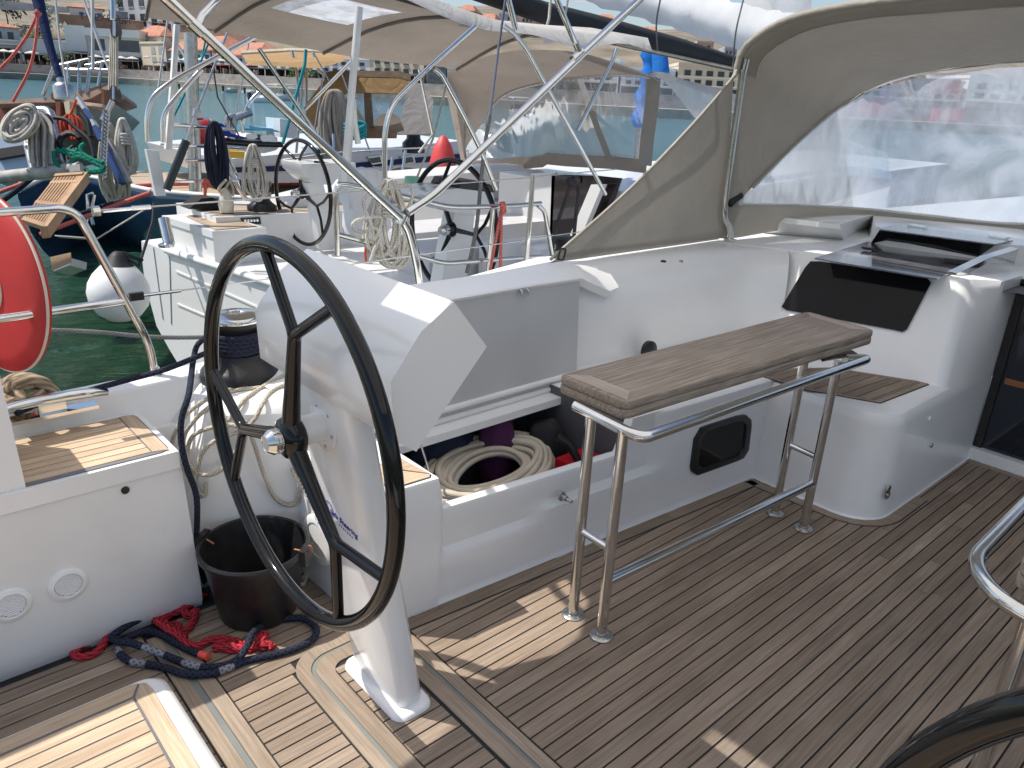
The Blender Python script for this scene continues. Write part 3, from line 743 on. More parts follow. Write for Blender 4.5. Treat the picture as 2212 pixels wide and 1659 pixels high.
# small fittings on the white mouldings
def fit(px, py, f, r, mt, nm='drain_fitting', nz=(0, -1, 0), h=.006):
    c = f(px, py); b = NB(); lathe(b, [(r, -.002), (r, h * .6), (r * .6, h), (r * .3, h)], 14, frame(c, nz)); return obj(nm, b, mt, YB)
fit(2012, 962, lambda x, y: Yp(x, y, .991), .010, STEELD, 'screw_cap')
fit(2008, 905, lambda x, y: Yp(x, y, .991), .012, GEL, 'screw_cap')
c = Yp(1916, 1063, .991); b = NB(); prism(b, [c + V((x, 0, z)) for x, z in rr2(-.018, .018, -.030, .030, .016, 4)], (0, -.006, 0)); prism(b, [c + V((x, -.006, z)) for x, z in rr2(-.011, .011, -.022, -.002, .008, 4)], (0, -.005, 0)); bevel(b, .002, 2); obj('latch_plate', b, STEELD, YB)
fit(1433, 565, lambda x, y: Zp(x, y, .90), .012, BLKP, 'snap_button', (0, 0, 1)); fit(1471, 565, lambda x, y: Zp(x, y, .90), .009, STEELD, 'snap_button', (0, 0, 1))
c = Yp(1398, 757, 1.99); b = NB(); lathe(b, [(.045, 0), (.045, .02), (.02, .03)], 16, frame(c, (0, -1, .1))); obj('speaker_grille', b, BLKP, YB)
# ================================================================== STEERING
def dup(root, dloc, label=None, group=None):
    r = root.copy(); COL.objects.link(r); r.location = V(root.location) + V(dloc)
    if label: r['label'] = label
    if group: r['group'] = group
    for ch in list(root.children):
        c = ch.copy(); COL.objects.link(c); inv = ch.matrix_parent_inverse.copy(); c.parent = r; c.matrix_parent_inverse = inv
        for g in list(ch.children):
            d = g.copy(); COL.objects.link(d); inv = g.matrix_parent_inverse.copy(); d.parent = c; d.matrix_parent_inverse = inv
    return r
ped = thing('steering_pedestal', 'white leaning pedestal with wedge console and large glossy black steering wheel in full view', 'steering pedestal', (.92, 1.45, 0), 'steering pedestals of the nearest yacht')
def cs(z, e=0.0):
    x0 = .889 - .153 * z; x1 = x0 + .078 - .01 * z; y0, y1 = 1.326, 1.573; c = .014
    return [V((x0 + c, y0, z)), V((x1 - .02, y0, z)), V((x1, y0 + .02, z)), V((x1, y1 - .02, z)), V((x1 - .02, y1, z)), V((x0 + c, y1, z)), V((x0, y1 - c, z)), V((x0, y0 + c, z))]
b = NB(); loft(b, [cs(.012), cs(.3), cs(.6), cs(.93)], True, True); obj('column', b, GEL, ped, 50)
b = NB(); loft(b, [[V((x, y, z)) for x, y in rr2(.858 + k, .978 - k, 1.298 + k, 1.592 - k, .035, 6)] for z, k in ((.006, 0), (.016, .002), (.021, .008), (.022, .02))], True, True); obj('base_plate', b, GEL, ped, 50)
b = NB(); SEC = [(.733, 1.040), (.800, 1.125), (.875, 1.172), (.962, 1.066), (.790, .880), (.738, .918)]
prism(b, [V((x, 1.125, z)) for x, z in SEC], (0, .58, 0)); 
for v in b.verts:
    if v.co.y > 1.5 and v.co.x > .9: v.co.x -= .01
bevel(b, .032, 6, 15); obj('console', b, GEL, ped, 75)
M = frame((.764, 1.45, .826), (-1, 0, -.02), (0, 0, 1))
b = NB(); lathe(b, [(.060, -.006), (.060, .003), (.056, .006), (.036, .007), (.034, .012), (.033, .062), (.0, .062)], 32, M); fl = obj('shaft_flange', b, GEL, ped, 40)
for k in range(6):
    a = k * math.pi / 3 + .3; b = NB(); lathe(b, [(.0045, .003), (.0045, .0075), (.002, .0078)], 8, M @ Matrix.Translation((.048 * math.cos(a), .048 * math.sin(a), 0)))
    obj('flange_screw', b, STEELD, fl)
INK = pm('blue_ink', (.03, .05, .30), .6); WINK = pm('white_ink', (.7, .7, .7), .6); GINK = pm('grey_ink', (.45, .45, .5), .6)
def colp(px, py): return Np(px, py, (.889 - .153 * .4, 1.45, .4), (1, 0, .153))
s0, s1 = colp(722, 1112), colp(762, 1152)
nrm = V((-1, 0, -.153)).normalized(); cc = colp(741, 1131); yv = V((0, -1, 0)); xv = yv; zv = nrm; upv = zv.cross(xv).normalized()
dx = (colp(760, 1146) - colp(722, 1117)); dx = (dx - nrm * dx.dot(nrm)).normalized()
Ms = frame(cc + nrm * .0012, nrm, V((0, -1, -0.12)))
text('maker_lettering', 'Jefa Steering', Ms @ Matrix.Translation((0.004, 0.004, 0)), .0250, INK, ped, shear=.25)
text('maker_small_lettering', 'S Y S T E M S', Ms @ Matrix.Translation((0.012, -.016, 0)), .009, INK, ped, space=1.2)
b = NB(); circ = [V((0.020 * math.cos(t), .020 * math.sin(t), 0)) for t in [i * math.pi / 12 for i in range(24)]]
tube(b, [Ms @ (p + V((-.062, .010, 0))) for p in circ], .0009, 5, True); obj('maker_emblem', b, INK, ped)

WC = V((.679, 1.45, .818)); WR = .421
def WP(px, py, x=.679): return Xp(px, py, x)
def ang_of(p): return math.atan2(p.z - WC.z, -(p.y - WC.y))
def wpt(a, r, dx=0): return V((WC.x + dx, WC.y - r * math.cos(a), WC.z + r * math.sin(a)))
b = NB(); tube(b, [wpt(i * 2 * math.pi / 96, WR) for i in range(96)], .0178, 16, True); whl = obj('steering_wheel', b, BLACK, ped, 60)
A0 = math.radians(97)
forks = []
for s in (0, -1, 1):
    a = {0: ang_of(WP(636, 727)), -1: ang_of(WP(724, 1172)), 1: ang_of(WP(518, 925))}[s]
    b = NB(); fr_ = .258
    tube(b, [wpt(a, .028, .004), wpt(a, .12, .002), wpt(a, fr_)], lambda t: .0215 - .0075 * t, 12)
    for d in (-1, 1):
        e = a + d * math.radians(20.5)
        tube(b, filletpath([wpt(a, fr_ - .045), wpt(a, fr_ - .002), wpt(e, WR - .004)], .03, 5), lambda t: .0135 - .001 * t, 12)
    # widen front-back: spokes are blades
    obj('spoke', b, BLACK, whl, 60)
    forks.append(a)
b = NB(); M = frame(WC + V((.022, 0, 0)), (-1, 0, 0), (0, 0, 1)); lathe(b, [(.030, -.01), (.046, 0), (.050, .018), (.044, .036), (.034, .042), (.028, .046)], 28, M); hb = obj('hub', b, BLACK, whl, 50)
b = NB(); lathe(b, [(.027, .040), (.0285, .044), (.0285, .047), (.026, .048), (.026, .050), (.0285, .051), (.0285, .055), (.026, .056), (.026, .058), (.0285, .059), (.0285, .063), (.027, .065), (.0195, .076), (.0185, .077), (.0175, .0755), (0, .0755)], 32, M); obj('hub_cap', b, STEEL, whl, 30)
a = forks[1]; rad_ = V((0, -math.cos(a), math.sin(a))); tg = V((0, -math.sin(a), -math.cos(a)))
text('rim_maker_lettering', 'CARBONAUTICA', frame(wpt(a, .150) + V((-.0160, 0, 0)), (-1, 0, 0), rad_) @ Matrix.Translation((0, -.004, 0)), .0125, WINK, whl, space=1.25)
dup(ped, (0, -1.70, 0), 'pedestal with black wheel of which only the top curve shows, bottom right corner')

# ================================================================== COCKPIT TABLE
tb = thing('cockpit_table', 'narrow folded teak table on polished steel legs in front of the bench', 'table', (2.1, 1.24, 0), 'folding teak cockpit tables')
LEGS = [V((1.540, 1.212, 0)), V((1.546, 1.338, 0)), V((2.645, 1.148, 0)), V((2.660, 1.280, 0))]
for p in LEGS:
    b = NB(); tube(b, [p + V((0, 0, .004)), p + V((0, 0, .70))], .0165, 16); lg = obj('leg', b, STEEL, tb, 60)
    b = NB(); lathe(b, [(.036, .0055), (.036, .009), (.033, .012), (.019, .0135), (.019, .02)], 24, Matrix.Translation(p)); 
    for k in range(3): lathe(b, [(.004, .011), (.004, .0145)], 6, Matrix.Translation(p + V((.027 * math.cos(k * 2.1 + .4), .027 * math.sin(k * 2.1 + .4), 0))))
    obj('foot_flange', b, STEELD, lg, 40)
for a, c in ((0, 1), (2, 3)):
    b = NB(); z = .315; tube(b, [LEGS[a] + V((0, 0, z)), LEGS[c] + V((0, 0, z))], .0115, 12); obj('leg_rung', b, STEEL, tb, 60)
b = NB(); tube(b, [LEGS[0] + V((0, 0, .205)), LEGS[2] + V((0, 0, .205))], .0165, 14); obj('foot_rail', b, STEEL, tb, 60)
HR = [Zp(1243, 876, .705), Zp(1352, 932, .695), Zp(1405, 940, .695), Zp(1868, 781, .695), Zp(1878, 772, .695), Zp(1820, 772, .700)]
b = NB(); tube(b, filletpath([HR[0], HR[1] + V((.0, -.01, 0)), Zp(1390, 946, .695), Zp(1880, 774, .695), Zp(1825, 775, .70)], .05, 8), .0165, 14); obj('hand_rail', b, STEEL, tb, 60)
b = NB(); prism(b, [Zp(1775, 782, .705), Zp(1855, 768, .705), Zp(1840, 758, .705), Zp(1760, 768, .705)], (0, 0, .004)); obj('rail_plate', b, STEEL, tb)
TT = .770
cor = [Zp(1205, 810, TT), Zp(1352, 870, TT), Zp(1892, 713, TT), Zp(1745, 672, TT)]
def leafs(z0, z1, cr, g):
    b = NB(); pts = []
    for i in range(4):
        p0, p1, p2 = cr[i - 1], cr[i], cr[(i + 1) % 4]
        for t in range(5):
            k = t / 4; a = p1 + (p0 - p1).normalized() * g; c = p1 + (p2 - p1).normalized() * g
            pts.append(a * (1 - k) ** 2 + p1 * 2 * k * (1 - k) + c * k * k)
    ctr = sum(cr, V()) / 4
    def R(z, k): return [V((p.x + (ctr.x - p.x) * k * .25, p.y + (ctr.y - p.y) * k, z)) for p in pts]
    loft(b, [R(z0, .012), R(z0 + .003, 0), R(z1 - .004, 0), R(z1 - .001, .012), R(z1, .025)], True, True); return b
obj('upper_leaf', leafs(TT - .0245, TT, cor, .03), TEAKT, tb, 50); obj('lower_leaf', leafs(TT - .053, TT - .0265, [p + V((0, 0, 0)) for p in cor], .03), TEAKT, tb, 50)
# edge boards of the leaf: mitred ends
b = NB(); c0 = [V((p.x, p.y, TT + .0004)) for p in cor]; ex = (c0[2] - c0[1]).normalized(); ey = (c0[0] - c0[1]).normalized()
for q0, q1, q2, q3 in ((c0[1] + ex * .02 + ey * .012, c0[1] + ex * .075 + ey * .055, c0[0] + ex * .075 - ey * .055, c0[0] + ex * .02 - ey * .012), (c0[2] - ex * .02 + ey * .012, c0[2] - ex * .075 + ey * .055, c0[3] - ex * .075 - ey * .055, c0[3] - ex * .02 - ey * .012)):
    b = NB(); prism(b, [q0, q1, q2, q3], (0, 0, .0006))
    obj('end_board', b, wood('silvered_teak_cross', ((0.33, 0.27, 0.215), (0.49, 0.42, 0.355), (0.60, 0.54, 0.47)), 'y', isl=.1), tb)
# the second table, across the walkway; only a corner shows
t2 = thing('cockpit_table', 'second teak table with steel rail, only a corner showing at the right edge', 'table', (2.2, .2, 0), 'folding teak cockpit tables')
b = NB(); tube(b, filletpath([V((2.75, .375, .695)), V((1.62, .352, .695)), V((1.50, .25, .70)), V((1.52, .06, .70))], .12, 10), .0165, 14); obj('hand_rail', b, STEEL, t2, 60)
c2 = [V((1.545, .06, .77)), V((1.555, .262, .77)), V((2.78, .34, .77)), V((2.78, .09, .77))][::-1]
obj('upper_leaf', leafs(.7455, .77, c2, .03), TEAKT, t2, 50); obj('lower_leaf', leafs(.717, .7435, c2, .03), TEAKT, t2, 50)
for p in (V((1.58, .22, 0)), V((1.58, .10, 0)), V((2.7, .28, 0)), V((2.7, .15, 0))):
    b = NB(); tube(b, [p + V((0, 0, .004)), p + V((0, 0, .715))], .0165, 16); lathe(b, [(.036, .0055), (.036, .009), (.019, .0135), (.019, .02)], 24, Matrix.Translation(p)); obj('leg', b, STEEL, t2, 60)

# ================================================================== WINCH
W0 = Zp(521, 812, .615); W0 = V((W0.x, W0.y, .614))
wn = thing('winch', 'big black winch with chrome top and navy rope wound round it', 'winch', W0)
M = Matrix.Translation(W0)
b = NB(); lathe(b, [(.128, -.004), (.130, .012), (.126, .03), (.112, .044), (.096, .058), (.084, .075), (.080, .09)], 40, M); obj('winch_base', b, BLKP, wn, 50)
b = NB(); lathe(b, [(.066, .088), (.064, .10), (.064, .165), (.072, .180), (.078, .186), (.079, .196)], 40, M); obj('drum', b, RUB, wn, 50)
b = NB(); lathe(b, [(.079, .1965), (.0815, .200), (.0815, .208), (.076, .216), (.050, .221), (.030, .222), (.028, .219), (0, .219)], 40, M); cp = obj('winch_cap', b, STEEL, wn, 40)
b = NB(); lathe(b, [(.016, .219), (.016, .2235), (.008, .2235)], 8, M); obj('winch_socket', b, STEELD, cp, 30)

# ================================================================== ROPES AT THE STERN
def loop_on(pts, f, sub=6, closed=False): return smoothpath([f(*p) for p in pts], sub, closed)
Q = lambda x, y: (x * .33335, y * .33335 + 748.9)       # pixels of the crop (0,1300)-(1280,2260)
# navy line: cleat -> winch, turns, then the tail down to the bucket
P = [Zp(35, 893, .650), Zp(110, 862, .652), Zp(175, 848, .662), Zp(270, 822, .685), Zp(360, 797, .72), W0 + V((-.115, -.06, .125))]
n = 5
for i in range(int(n * 14)):
    a = math.pi * 1.15 + i * 2 * math.pi / 14; P.append(W0 + V((.0775 * math.cos(a), .0775 * math.sin(a), .100 + .0135 * i / 14)))
P += [Np(429, 742, W0 + V((-.1, -.05, 0)), (-.7, -.7, 0)), Np(418, 775, W0 + V((-.12, -.07, 0)), (-.7, -.7, 0)), Np(408, 850, (.70, 2.12, .5), (-.7, -.7, 0)), Np(392, 905, (.665, 2.09, .5), (-.7, -.7, 0)), Np(392, 960, (.655, 2.07, .45), (-.7, -.7, 0)), Np(405, 1015, (.66, 2.06, .4), (-.7, -.7, 0)), Np(425, 1075, (.675, 2.085, .3), (-.7, -.7, 0)), V((.672, 2.115, .22)), V((.685, 2.15, .12)), V((.70, 2.17, .03))]
b = NB(); tube(b, smoothpath(P, 4), .0088, 10); tag(obj('mooring_line', b, R_NAVY, None, 70), 'navy braided line from the stern cleat round the winch and down to the bucket', 'rope')
# cream tail lying over the winch platform
from mathutils.bvhtree import BVHTree
_trees = []
for o in list(COL.objects):
    if o.type == 'MESH' and o.name.split('.')[0] in ('winch_platform', 'coaming', 'bench_end', 'quarter_seat', 'side_deck', 'bulwark'):
        _trees.append(BVHTree.FromPolygons([v.co.copy() for v in o.data.vertices], [list(p.vertices) for p in o.data.polygons]))
def HIT(px, py, off):
    d = ray(px, py).normalized(); best = 1e9
    for t in _trees:
        h = t.ray_cast(CAM, d)
        if h[0] is not None: best = min(best, h[3])
    if best > 3.6: best = 2.45
    return CAM + d * (best - off)
def F(dx): return lambda x, y: HIT(*Q(x, y), dx)
def G(x, y): return HIT(*Q(x, y), .012)
b = NB()
S = [[G(1850, 180), G(1700, 262), G(1600, 330), F(.012)(1540, 400), F(.012)(1480, 480), F(.015)(1460, 600), F(.02)(1500, 690)],
     [G(1850, 240), G(1760, 290), F(.02)(1700, 372), F(.022)(1650, 470), F(.025)(1560, 545), F(.03)(1400, 605), F(.03)(1310, 690), F(.03)(1280, 800), F(.02)(1268, 900), F(.01)(1310, 980)],
     [F(.02)(1590, 480), F(.012)(1650, 640), F(.01)(1700, 800), F(.012)(1770, 960), F(.014)(1850, 1025), F(.014)(1920, 1010), F(.012)(1942, 900), F(.01)(1890, 790)],
     [G(1640, 270), G(1480, 275), F(.015)(1330, 345), F(.015)(1220, 430), F(.015)(1150, 530), F(.015)(1117, 620), F(.015)(1130, 700), F(.02)(1200, 800), F(.02)(1260, 900)],
     [G(1700, 262), G(1500, 292), F(.02)(1350, 395), F(.02)(1250, 490), F(.022)(1190, 600), F(.024)(1215, 760), F(.02)(1290, 940), F(.015)(1330, 960), F(.012)(1335, 880)]]
for s in S: tube(b, smoothpath(s, 6), .0068, 8)
tube(b, smoothpath([F(.03)(*p) for p in [(1250, 580), (1215, 680), (1240, 775), (1330, 832), (1430, 800), (1520, 690), (1590, 560), (1490, 505), (1350, 530)]], 6, True), .0068, 8, True)
tag(obj('mooring_line', b, R_BEI, None, 70), 'cream rope lying in loose loops over the white coaming below the winch', 'rope')
# white end by the bucket
b = NB(); tube(b, smoothpath([Zp(*p, .012) for p in [(655, 1250), (665, 1235), (673, 1222), (668, 1232), (655, 1262), (645, 1256)]], 5), .006, 8)
tag(obj('rope_end', b, R_WHT, None, 70), 'short white rope end poking out behind the bucket', 'rope')

# cleat and frayed tan rope on the bulwark
cl = thing('mooring_cleat', 'steel cleat on the left bulwark under tan rope', 'cleat', Zp(150, 880, .63))
c = Zp(105, 865, .665); b = NB(); tube(b, smoothpath([c + V((-.14, -.01, -.01)), c + V((-.09, 0, .0)), c + V((0, 0, .004)), c + V((.10, 0, 0)), c + V((.155, .01, -.012))], 5), lambda t: .011 + .006 * math.sin(math.pi * t), 10); obj('cleat_horn', b, STEEL, cl, 60)
b = NB(); box(b, c + V((-.10, -.025, -.045)), c + V((.12, .025, -.035))); box(b, c + V((-.03, -.012, -.04)), c + V((.04, .012, 0))); bevel(b, .004, 2); obj('cleat_base', b, STEEL, cl)
Z8 = lambda x, y: (x * .20834, y * .20834 + 794.9)      # crop (0,1380)-(800,1980)
T = lambda x, y, z: Zp(*Z8(x, y), z)
b = NB()
for path in ([(20, 170, .67), (150, 100, .70), (300, 95, .71), (450, 140, .70), (540, 210, .68), (590, 270, .66)], [(40, 240, .67), (170, 150, .72), (330, 130, .72), (480, 200, .69), (560, 270, .665)],
             [(400, 190, .69), (250, 180, .71), (190, 210, .70), (220, 290, .685), (260, 350, .665), (240, 420, .60), (235, 470, .56)], [(30, 300, .66), (150, 330, .66), (330, 300, .675), (450, 250, .68)], [(60, 390, .655), (200, 370, .66), (350, 330, .67)],
             [(20, 210, .66), (90, 280, .665), (60, 350, .655), (110, 410, .65)]):
    tube(b, smoothpath([T(x, y, z) for x, y, z in path], 6), .0135, 9)
tan = obj('mooring_line', b, R_TAN, None, 70); tag(tan, 'thick frayed tan rope knotted on the left bulwark cleat', 'rope')
b = NB(); e0 = T(240, 480, .56)
for k in range(120):
    d = V((rnd.gauss(0, .5), rnd.gauss(0, .5), -abs(rnd.gauss(.6, .5)))).normalized() * rnd.uniform(.025, .06)
    tube(b, [e0 + d * .1, e0 + d * .6 + V((rnd.gauss(0, .006), rnd.gauss(0, .006), 0)), e0 + d], .0022, 4)
obj('frayed_end', b, pm('frayed_fibre', (.50, .40, .27), .9, var=.3), tan)

# ================================================================== BUCKET
BZ = .245; bc = Zp(548, 1172, BZ); bc = V((bc.x, bc.y, 0)); 
bk = thing('bucket', 'black mortar bucket standing on the teak beside the pedestal', 'bucket', bc)
M = Matrix.Translation(bc)
b = NB(); lathe(b, [(0, .007), (.112, .007), (.116, .012), (.150, BZ - .03), (.153, BZ - .02), (.162, BZ - .018), (.164, BZ - .006), (.160, BZ), (.152, BZ - .002), (.148, BZ - .02), (.110, .02), (0, .018)], 48, M, cap=False); obj('bucket_body', b, BLKP, bk, 40)
for a in (math.radians(-50), math.radians(130)):
    d = V((math.cos(a), math.sin(a), 0)); t = V((-d.y, d.x, 0))
    b = NB(); box(b, V((-.03, -.004, -.045)), V((.03, .016, .008))); bevel(b, .004, 2)
    Mx = Matrix((t, d, V((0, 0, 1)))).transposed().to_4x4(); Mx.translation = bc + d * .158 + V((0, 0, BZ)); bmesh.ops.transform(b, matrix=Mx, verts=b.verts); er = obj('bucket_ear', b, BLKP, bk)
    b = NB(); q = bc + d * .158 + V((0, 0, BZ)); tube(b, smoothpath([q - d * .035 + V((0, 0, -.014)) + t * .012, q + V((0, 0, -.008)), q + d * .024 + V((0, 0, -.005)), q + d * .024 + V((0, 0, .010)), q + d * .014 + V((0, 0, .014))], 4), .003, 6); obj('cord_stub', b, pm('faded_orange_cord', (.36, .13, .08), .8, var=.2), bk)
# ================================================================== ROPES ON THE FLOOR
Q2 = lambda x, y: (x * .33335, y * .33335 + 1106)
def FL(x, y, z): return Zp(*Q2(x, y), z)
r = .0105
navy = [(1360, 500, 2), (1250, 545, 1.2), (1150, 575, 1.2), (1000, 650, 2.6), (850, 722, 3.2), (760, 780, 3), (727, 815, 2.4), (770, 840, 3), (850, 850, 3.2), (1000, 900, 3), (1150, 960, 1.3), (1280, 1003, 1.3), (1430, 1000, 1.3), (1540, 955, 2.2), (1600, 870, 4.2), (1635, 790, 4.2), (1720, 725, 1.4), (1850, 692, 1.2), (1970, 690, 1.2), (2045, 745, 1.2), (2030, 820, 1.2), (1910, 885, 1.2), (1750, 930, 1.2), (1600, 962, 1.2), (1480, 1012, 1.2), (1370, 1048, 1.2), (1200, 1050, 1.2), (1080, 1010, 1.2), (950, 985, 1.2), (840, 965, 1.2), (775, 910, 1.3), (790, 850, 1.3), (860, 800, 1.2), (960, 775, 1.2), (1060, 800, 1.2), (1150, 855, 1.2), (1240, 900, 1.3), (1300, 922, 1.5)]
b = NB(); path = smoothpath([FL(x, y, .005 + r * (k - .2)) for x, y, k in navy], 7); tube(b, path, r, 12)
lo = obj('mooring_line', b, R_NAVY, None, 70); tag(lo, 'thick navy rope curled in loops on the teak in front of the bucket', 'rope')
b = NB(); d = (path[-1] - path[-6]).normalized(); tube(b, [path[-1] - d * .002, path[-1] + d * .028], r * 1.06, 12); obj('rope_tape', b, pm('red_tape', (.8, .09, .06), .4), lo)
for i0 in (60, 72, 166, 196, 209):
    i0 = min(i0, len(path) - 10); b = NB(); tube(b, path[i0:i0 + 7], r * 1.03, 12, caps=False)
    obj('rope_marker', b, ropem('grey_fleck_rope', (.30, .30, .34), k=330, dark=.4), lo)
b = NB()
def braid(pts, rr=.006, amp=.0065, tw=85):
    C = smoothpath(pts, 10); L = 0
    for s in range(3):
        out = []; L = 0
        for i, p in enumerate(C):
            if i: L += (p - C[i - 1]).length
            t = ((C[min(i + 1, len(C) - 1)] - C[max(0, i - 1)])).normalized(); u = t.cross(V((0, 0, 1))); u = u.normalized() if u.length > .01 else V((1, 0, 0)); w_ = t.cross(u)
            a = L * tw + s * 2.094; out.append(p + u * amp * math.cos(a) + w_ * amp * math.sin(a))
        tube(b, out, rr, 7)
rz = .016
for s in ([(830, 705, 1), (700, 770, 1), (600, 838, 1), (510, 885, 1), (480, 925, 1), (530, 940, 1), (620, 915, 1), (690, 830, 1.5), (770, 750, 1.6), (850, 690, 1.6), (940, 655, 1.6)],
          [(870, 660, 1.4), (960, 640, 2.2), (1000, 690, 1.4), (1080, 750, 2.4), (1150, 790, 2.2), (1220, 850, 2), (1290, 868, 1.5), (1350, 832, 1.5), (1450, 822, 1.5), (1560, 850, 1.3), (1600, 885, 1), (1500, 895, 1), (1400, 872, 1), (1450, 845, 2.0)],
          [(1390, 885, 1), (1480, 868, 1.6), (1560, 885, 1.2), (1650, 885, 1), (1690, 800, 1.6), (1725, 800, 1.6), (1700, 870, 1.4), (1750, 860, 1.2), (1768, 885, 1)],
          [(1340, 520, 1), (1240, 598, 1.2), (1195, 640, 1.6), (1225, 672, 1), (1268, 640, 1.4), (1255, 700, 1), (1215, 765, 1), (1160, 800, 1)], [(1200, 620, 1.8), (1110, 662, 1.2), (1050, 702, 1.2), (1110, 740, 1.2)], [(1080, 755, 1), (1150, 730, 1.6), (1160, 790, 1.4), (1100, 800, 1)], [(830, 690, 1.2), (880, 640, 1.6), (1000, 640, 1.4)]):
    braid([FL(x, y, rz * k - .004) for x, y, k in s])
tag(obj('mooring_line', b, R_RED, None, 70), 'red chain-knotted rope tangled with the navy rope on the teak', 'rope')
b = NB(); tube(b, [Zp(241, 1354, .015), Zp(278, 1332, .02)], .005, 6); tag(obj('black_stick', b, BLKP, None), 'thin black rod lying between the red rope and the seat', 'rod')

# ================================================================== LOCKER CONTENTS
hc = Zp(1056, 1000, .29); b = NB()
for i in range(16):
    lay, k = i // 6, i % 6; z = .235 + .021 * lay + .003 * k; a_, b_ = .262 - .021 * k + .012 * lay, .158 - .013 * k + .006 * lay
    ox, oy = .012 * math.sin(i * 1.7), .008 * math.cos(i * 2.1)
    P = [V((hc.x + ox + a_ * math.cos(t) * (1 + .03 * math.sin(3 * t + i)) + .03 * math.sin(t), hc.y + oy + b_ * math.sin(t), z + .10 * math.sin(t) * b_ + .008 * math.sin(2 * t + i))) for t in [j * 2 * math.pi / 44 for j in range(44)]]
    tube(b, P, .0118, 9, True)
tube(b, smoothpath([hc + V((.16, .10, -.01)), hc + V((.24, .07, -.005)), hc + V((.285, .01, -.02)), hc + V((.27, -.06, -.05)), hc + V((.22, -.09, -.08))], 6), .0118, 9)
tag(obj('water_hose', b, HOSE, None, 70), 'cream water hose coiled in the open locker', 'hose')
bx = thing('tool_case', 'blue plastic case under the coiled hose in the locker', 'case', (1.4, 1.72, .065))
b = NB(); box(b, (1.28, 1.665, .064), (1.60, 1.79, .225)); bevel(b, .012, 3); obj('case_body', b, pm('blue_plastic', (.01, .06, .22), .35), bx)
b = NB(); box(b, (1.30, 1.675, .223), (1.37, 1.70, .231)); box(b, (1.46, 1.675, .223), (1.53, 1.70, .231)); obj('case_latch', b, BLKP, bx)
def sack(nm, lab, cat, c, s, mt, seed):
    b = NB(); bmesh.ops.create_icosphere(b, subdivisions=3, radius=1); r2 = random.Random(seed)
    for v in b.verts:
        k = 1 + .12 * math.sin(4 * v.co.x + seed) * math.cos(5 * v.co.y + seed) + .06 * math.sin(9 * v.co.z + seed)
        v.co = V((c[0] + v.co.x * s[0] * k, c[1] + v.co.y * s[1] * k, c[2] + v.co.z * s[2] * k))
    return tag(obj(nm, b, mt, None, 60), lab, cat)
sack('stuff_bag', 'purple bag at the back of the locker behind the hose', 'bag', (1.80, 2.02, .26), (.085, .06, .16), pm('purple_cloth', (.07, .012, .07), .8), 2)
sack('stuff_bag', 'dark blue bag at the back left of the locker', 'bag', (1.58, 2.06, .24), (.15, .05, .14), pm('dark_blue_cloth', (.012, .02, .05), .8), 5)
sack('stuff_bag', 'black bag between the purple bag and the red can', 'bag', (1.98, 1.93, .22), (.08, .08, .15), pm('black_cloth', (.012, .012, .014), .8), 8)
fc = thing('fuel_can', 'red fuel can with black spout in the right end of the locker', 'can', (1.98, 1.74, .06))
b = NB(); box(b, (1.90, 1.66, .064), (2.055, 1.80, .27)); bevel(b, .03, 4); obj('can_body', b, pm('red_plastic', (.55, .01, .025), .35), fc, 60)
b = NB(); tube(b, [V((1.95, 1.73, .27)), V((1.93, 1.76, .33)), V((1.90, 1.80, .36))], .016, 8); lathe(b, [(.022, 0), (.022, .03)], 12, Matrix.Translation((1.99, 1.72, .265))); obj('can_spout', b, BLKP, fc)

# ================================================================== PUSHPIT, LIFELINES, LIFEBUOY
YR = 2.49
pp = thing('pushpit_rail', 'polished steel stern rail with two bars at the left edge', 'rail', Yp(337, 822, YR), None)
base = Yp(337, 820, YR)
b = NB(); tube(b, filletpath([Yp(-120, 467, YR + .02), Yp(60, 455, YR), Yp(160, 447, YR), Yp(322, 742, YR), base], .055, 8), .0125, 14); obj('top_tube', b, STEEL, pp, 60)
b = NB(); tube(b, [Yp(-120, 706, YR + .01), Yp(268, 650, YR)], .0125, 12); obj('middle_tube', b, STEEL, pp, 60)
b = NB(); lathe(b, [(.022, -.004), (.022, .006), (.015, .01), (.015, .03)], 16, Matrix.Translation((base.x, base.y, .634))); obj('rail_foot', b, STEEL, pp)
YL = 2.57
def wire(pts, rr=.0028): 
    b = NB(); tube(b, pts, rr, 6); return b
ll = thing('lifeline', 'upper steel guard wire running forward from the stern rail', 'wire', Yp(205, 455, YL))
obj('guard_wire', wire([Yp(200, 456, YR), Yp(518, 432, YL), Yp(798, 411, YL), Yp(1148, 384, YL)]), STEELD, ll)
b = NB(); tube(b, [Yp(200, 457, YR + .01), Yp(215, 456, YR + .01)], .016, 8); tube(b, [Yp(222, 456, YR + .01), Yp(290, 450, YR + .02)], .006, 8); tube(b, [Yp(285, 450, YR + .02), Yp(325, 447, YR + .02)], .008, 8); obj('turnbuckle', b, STEEL, ll)
l2 = thing('lifeline', 'lower steel guard wire running forward from the stern rail', 'wire', Yp(290, 640, YL))
obj('guard_wire', wire([Yp(283, 641, YR), Yp(304, 638, YL), Yp(579, 603, YL), Yp(797, 565, YL), Yp(1139, 518, YL)]), STEELD, l2)
b = NB(); c = Yp(295, 640, YR + .005); box(b, c + V((-.02, -.008, -.012)), c + V((.02, .008, .012))); bevel(b, .004, 2); obj('pelican_hook', b, BLKP, l2)
b = NB(); tube(b, [Yp(308, 638, YR + .02), Yp(390, 628, YR + .03)], .0055, 8); obj('turnbuckle', b, STEEL, l2)
sn = thing('stanchion', 'thin tapered steel stanchion between the open lid and the sprayhood', 'stanchion', Yp(1136, 575, YL))
b = NB(); tube(b, [Yp(1132, 625, YL), Yp(1152, 378, YL)], lambda t: .0145 - .004 * t, 12); obj('stanchion_tube', b, STEEL, sn, 60)
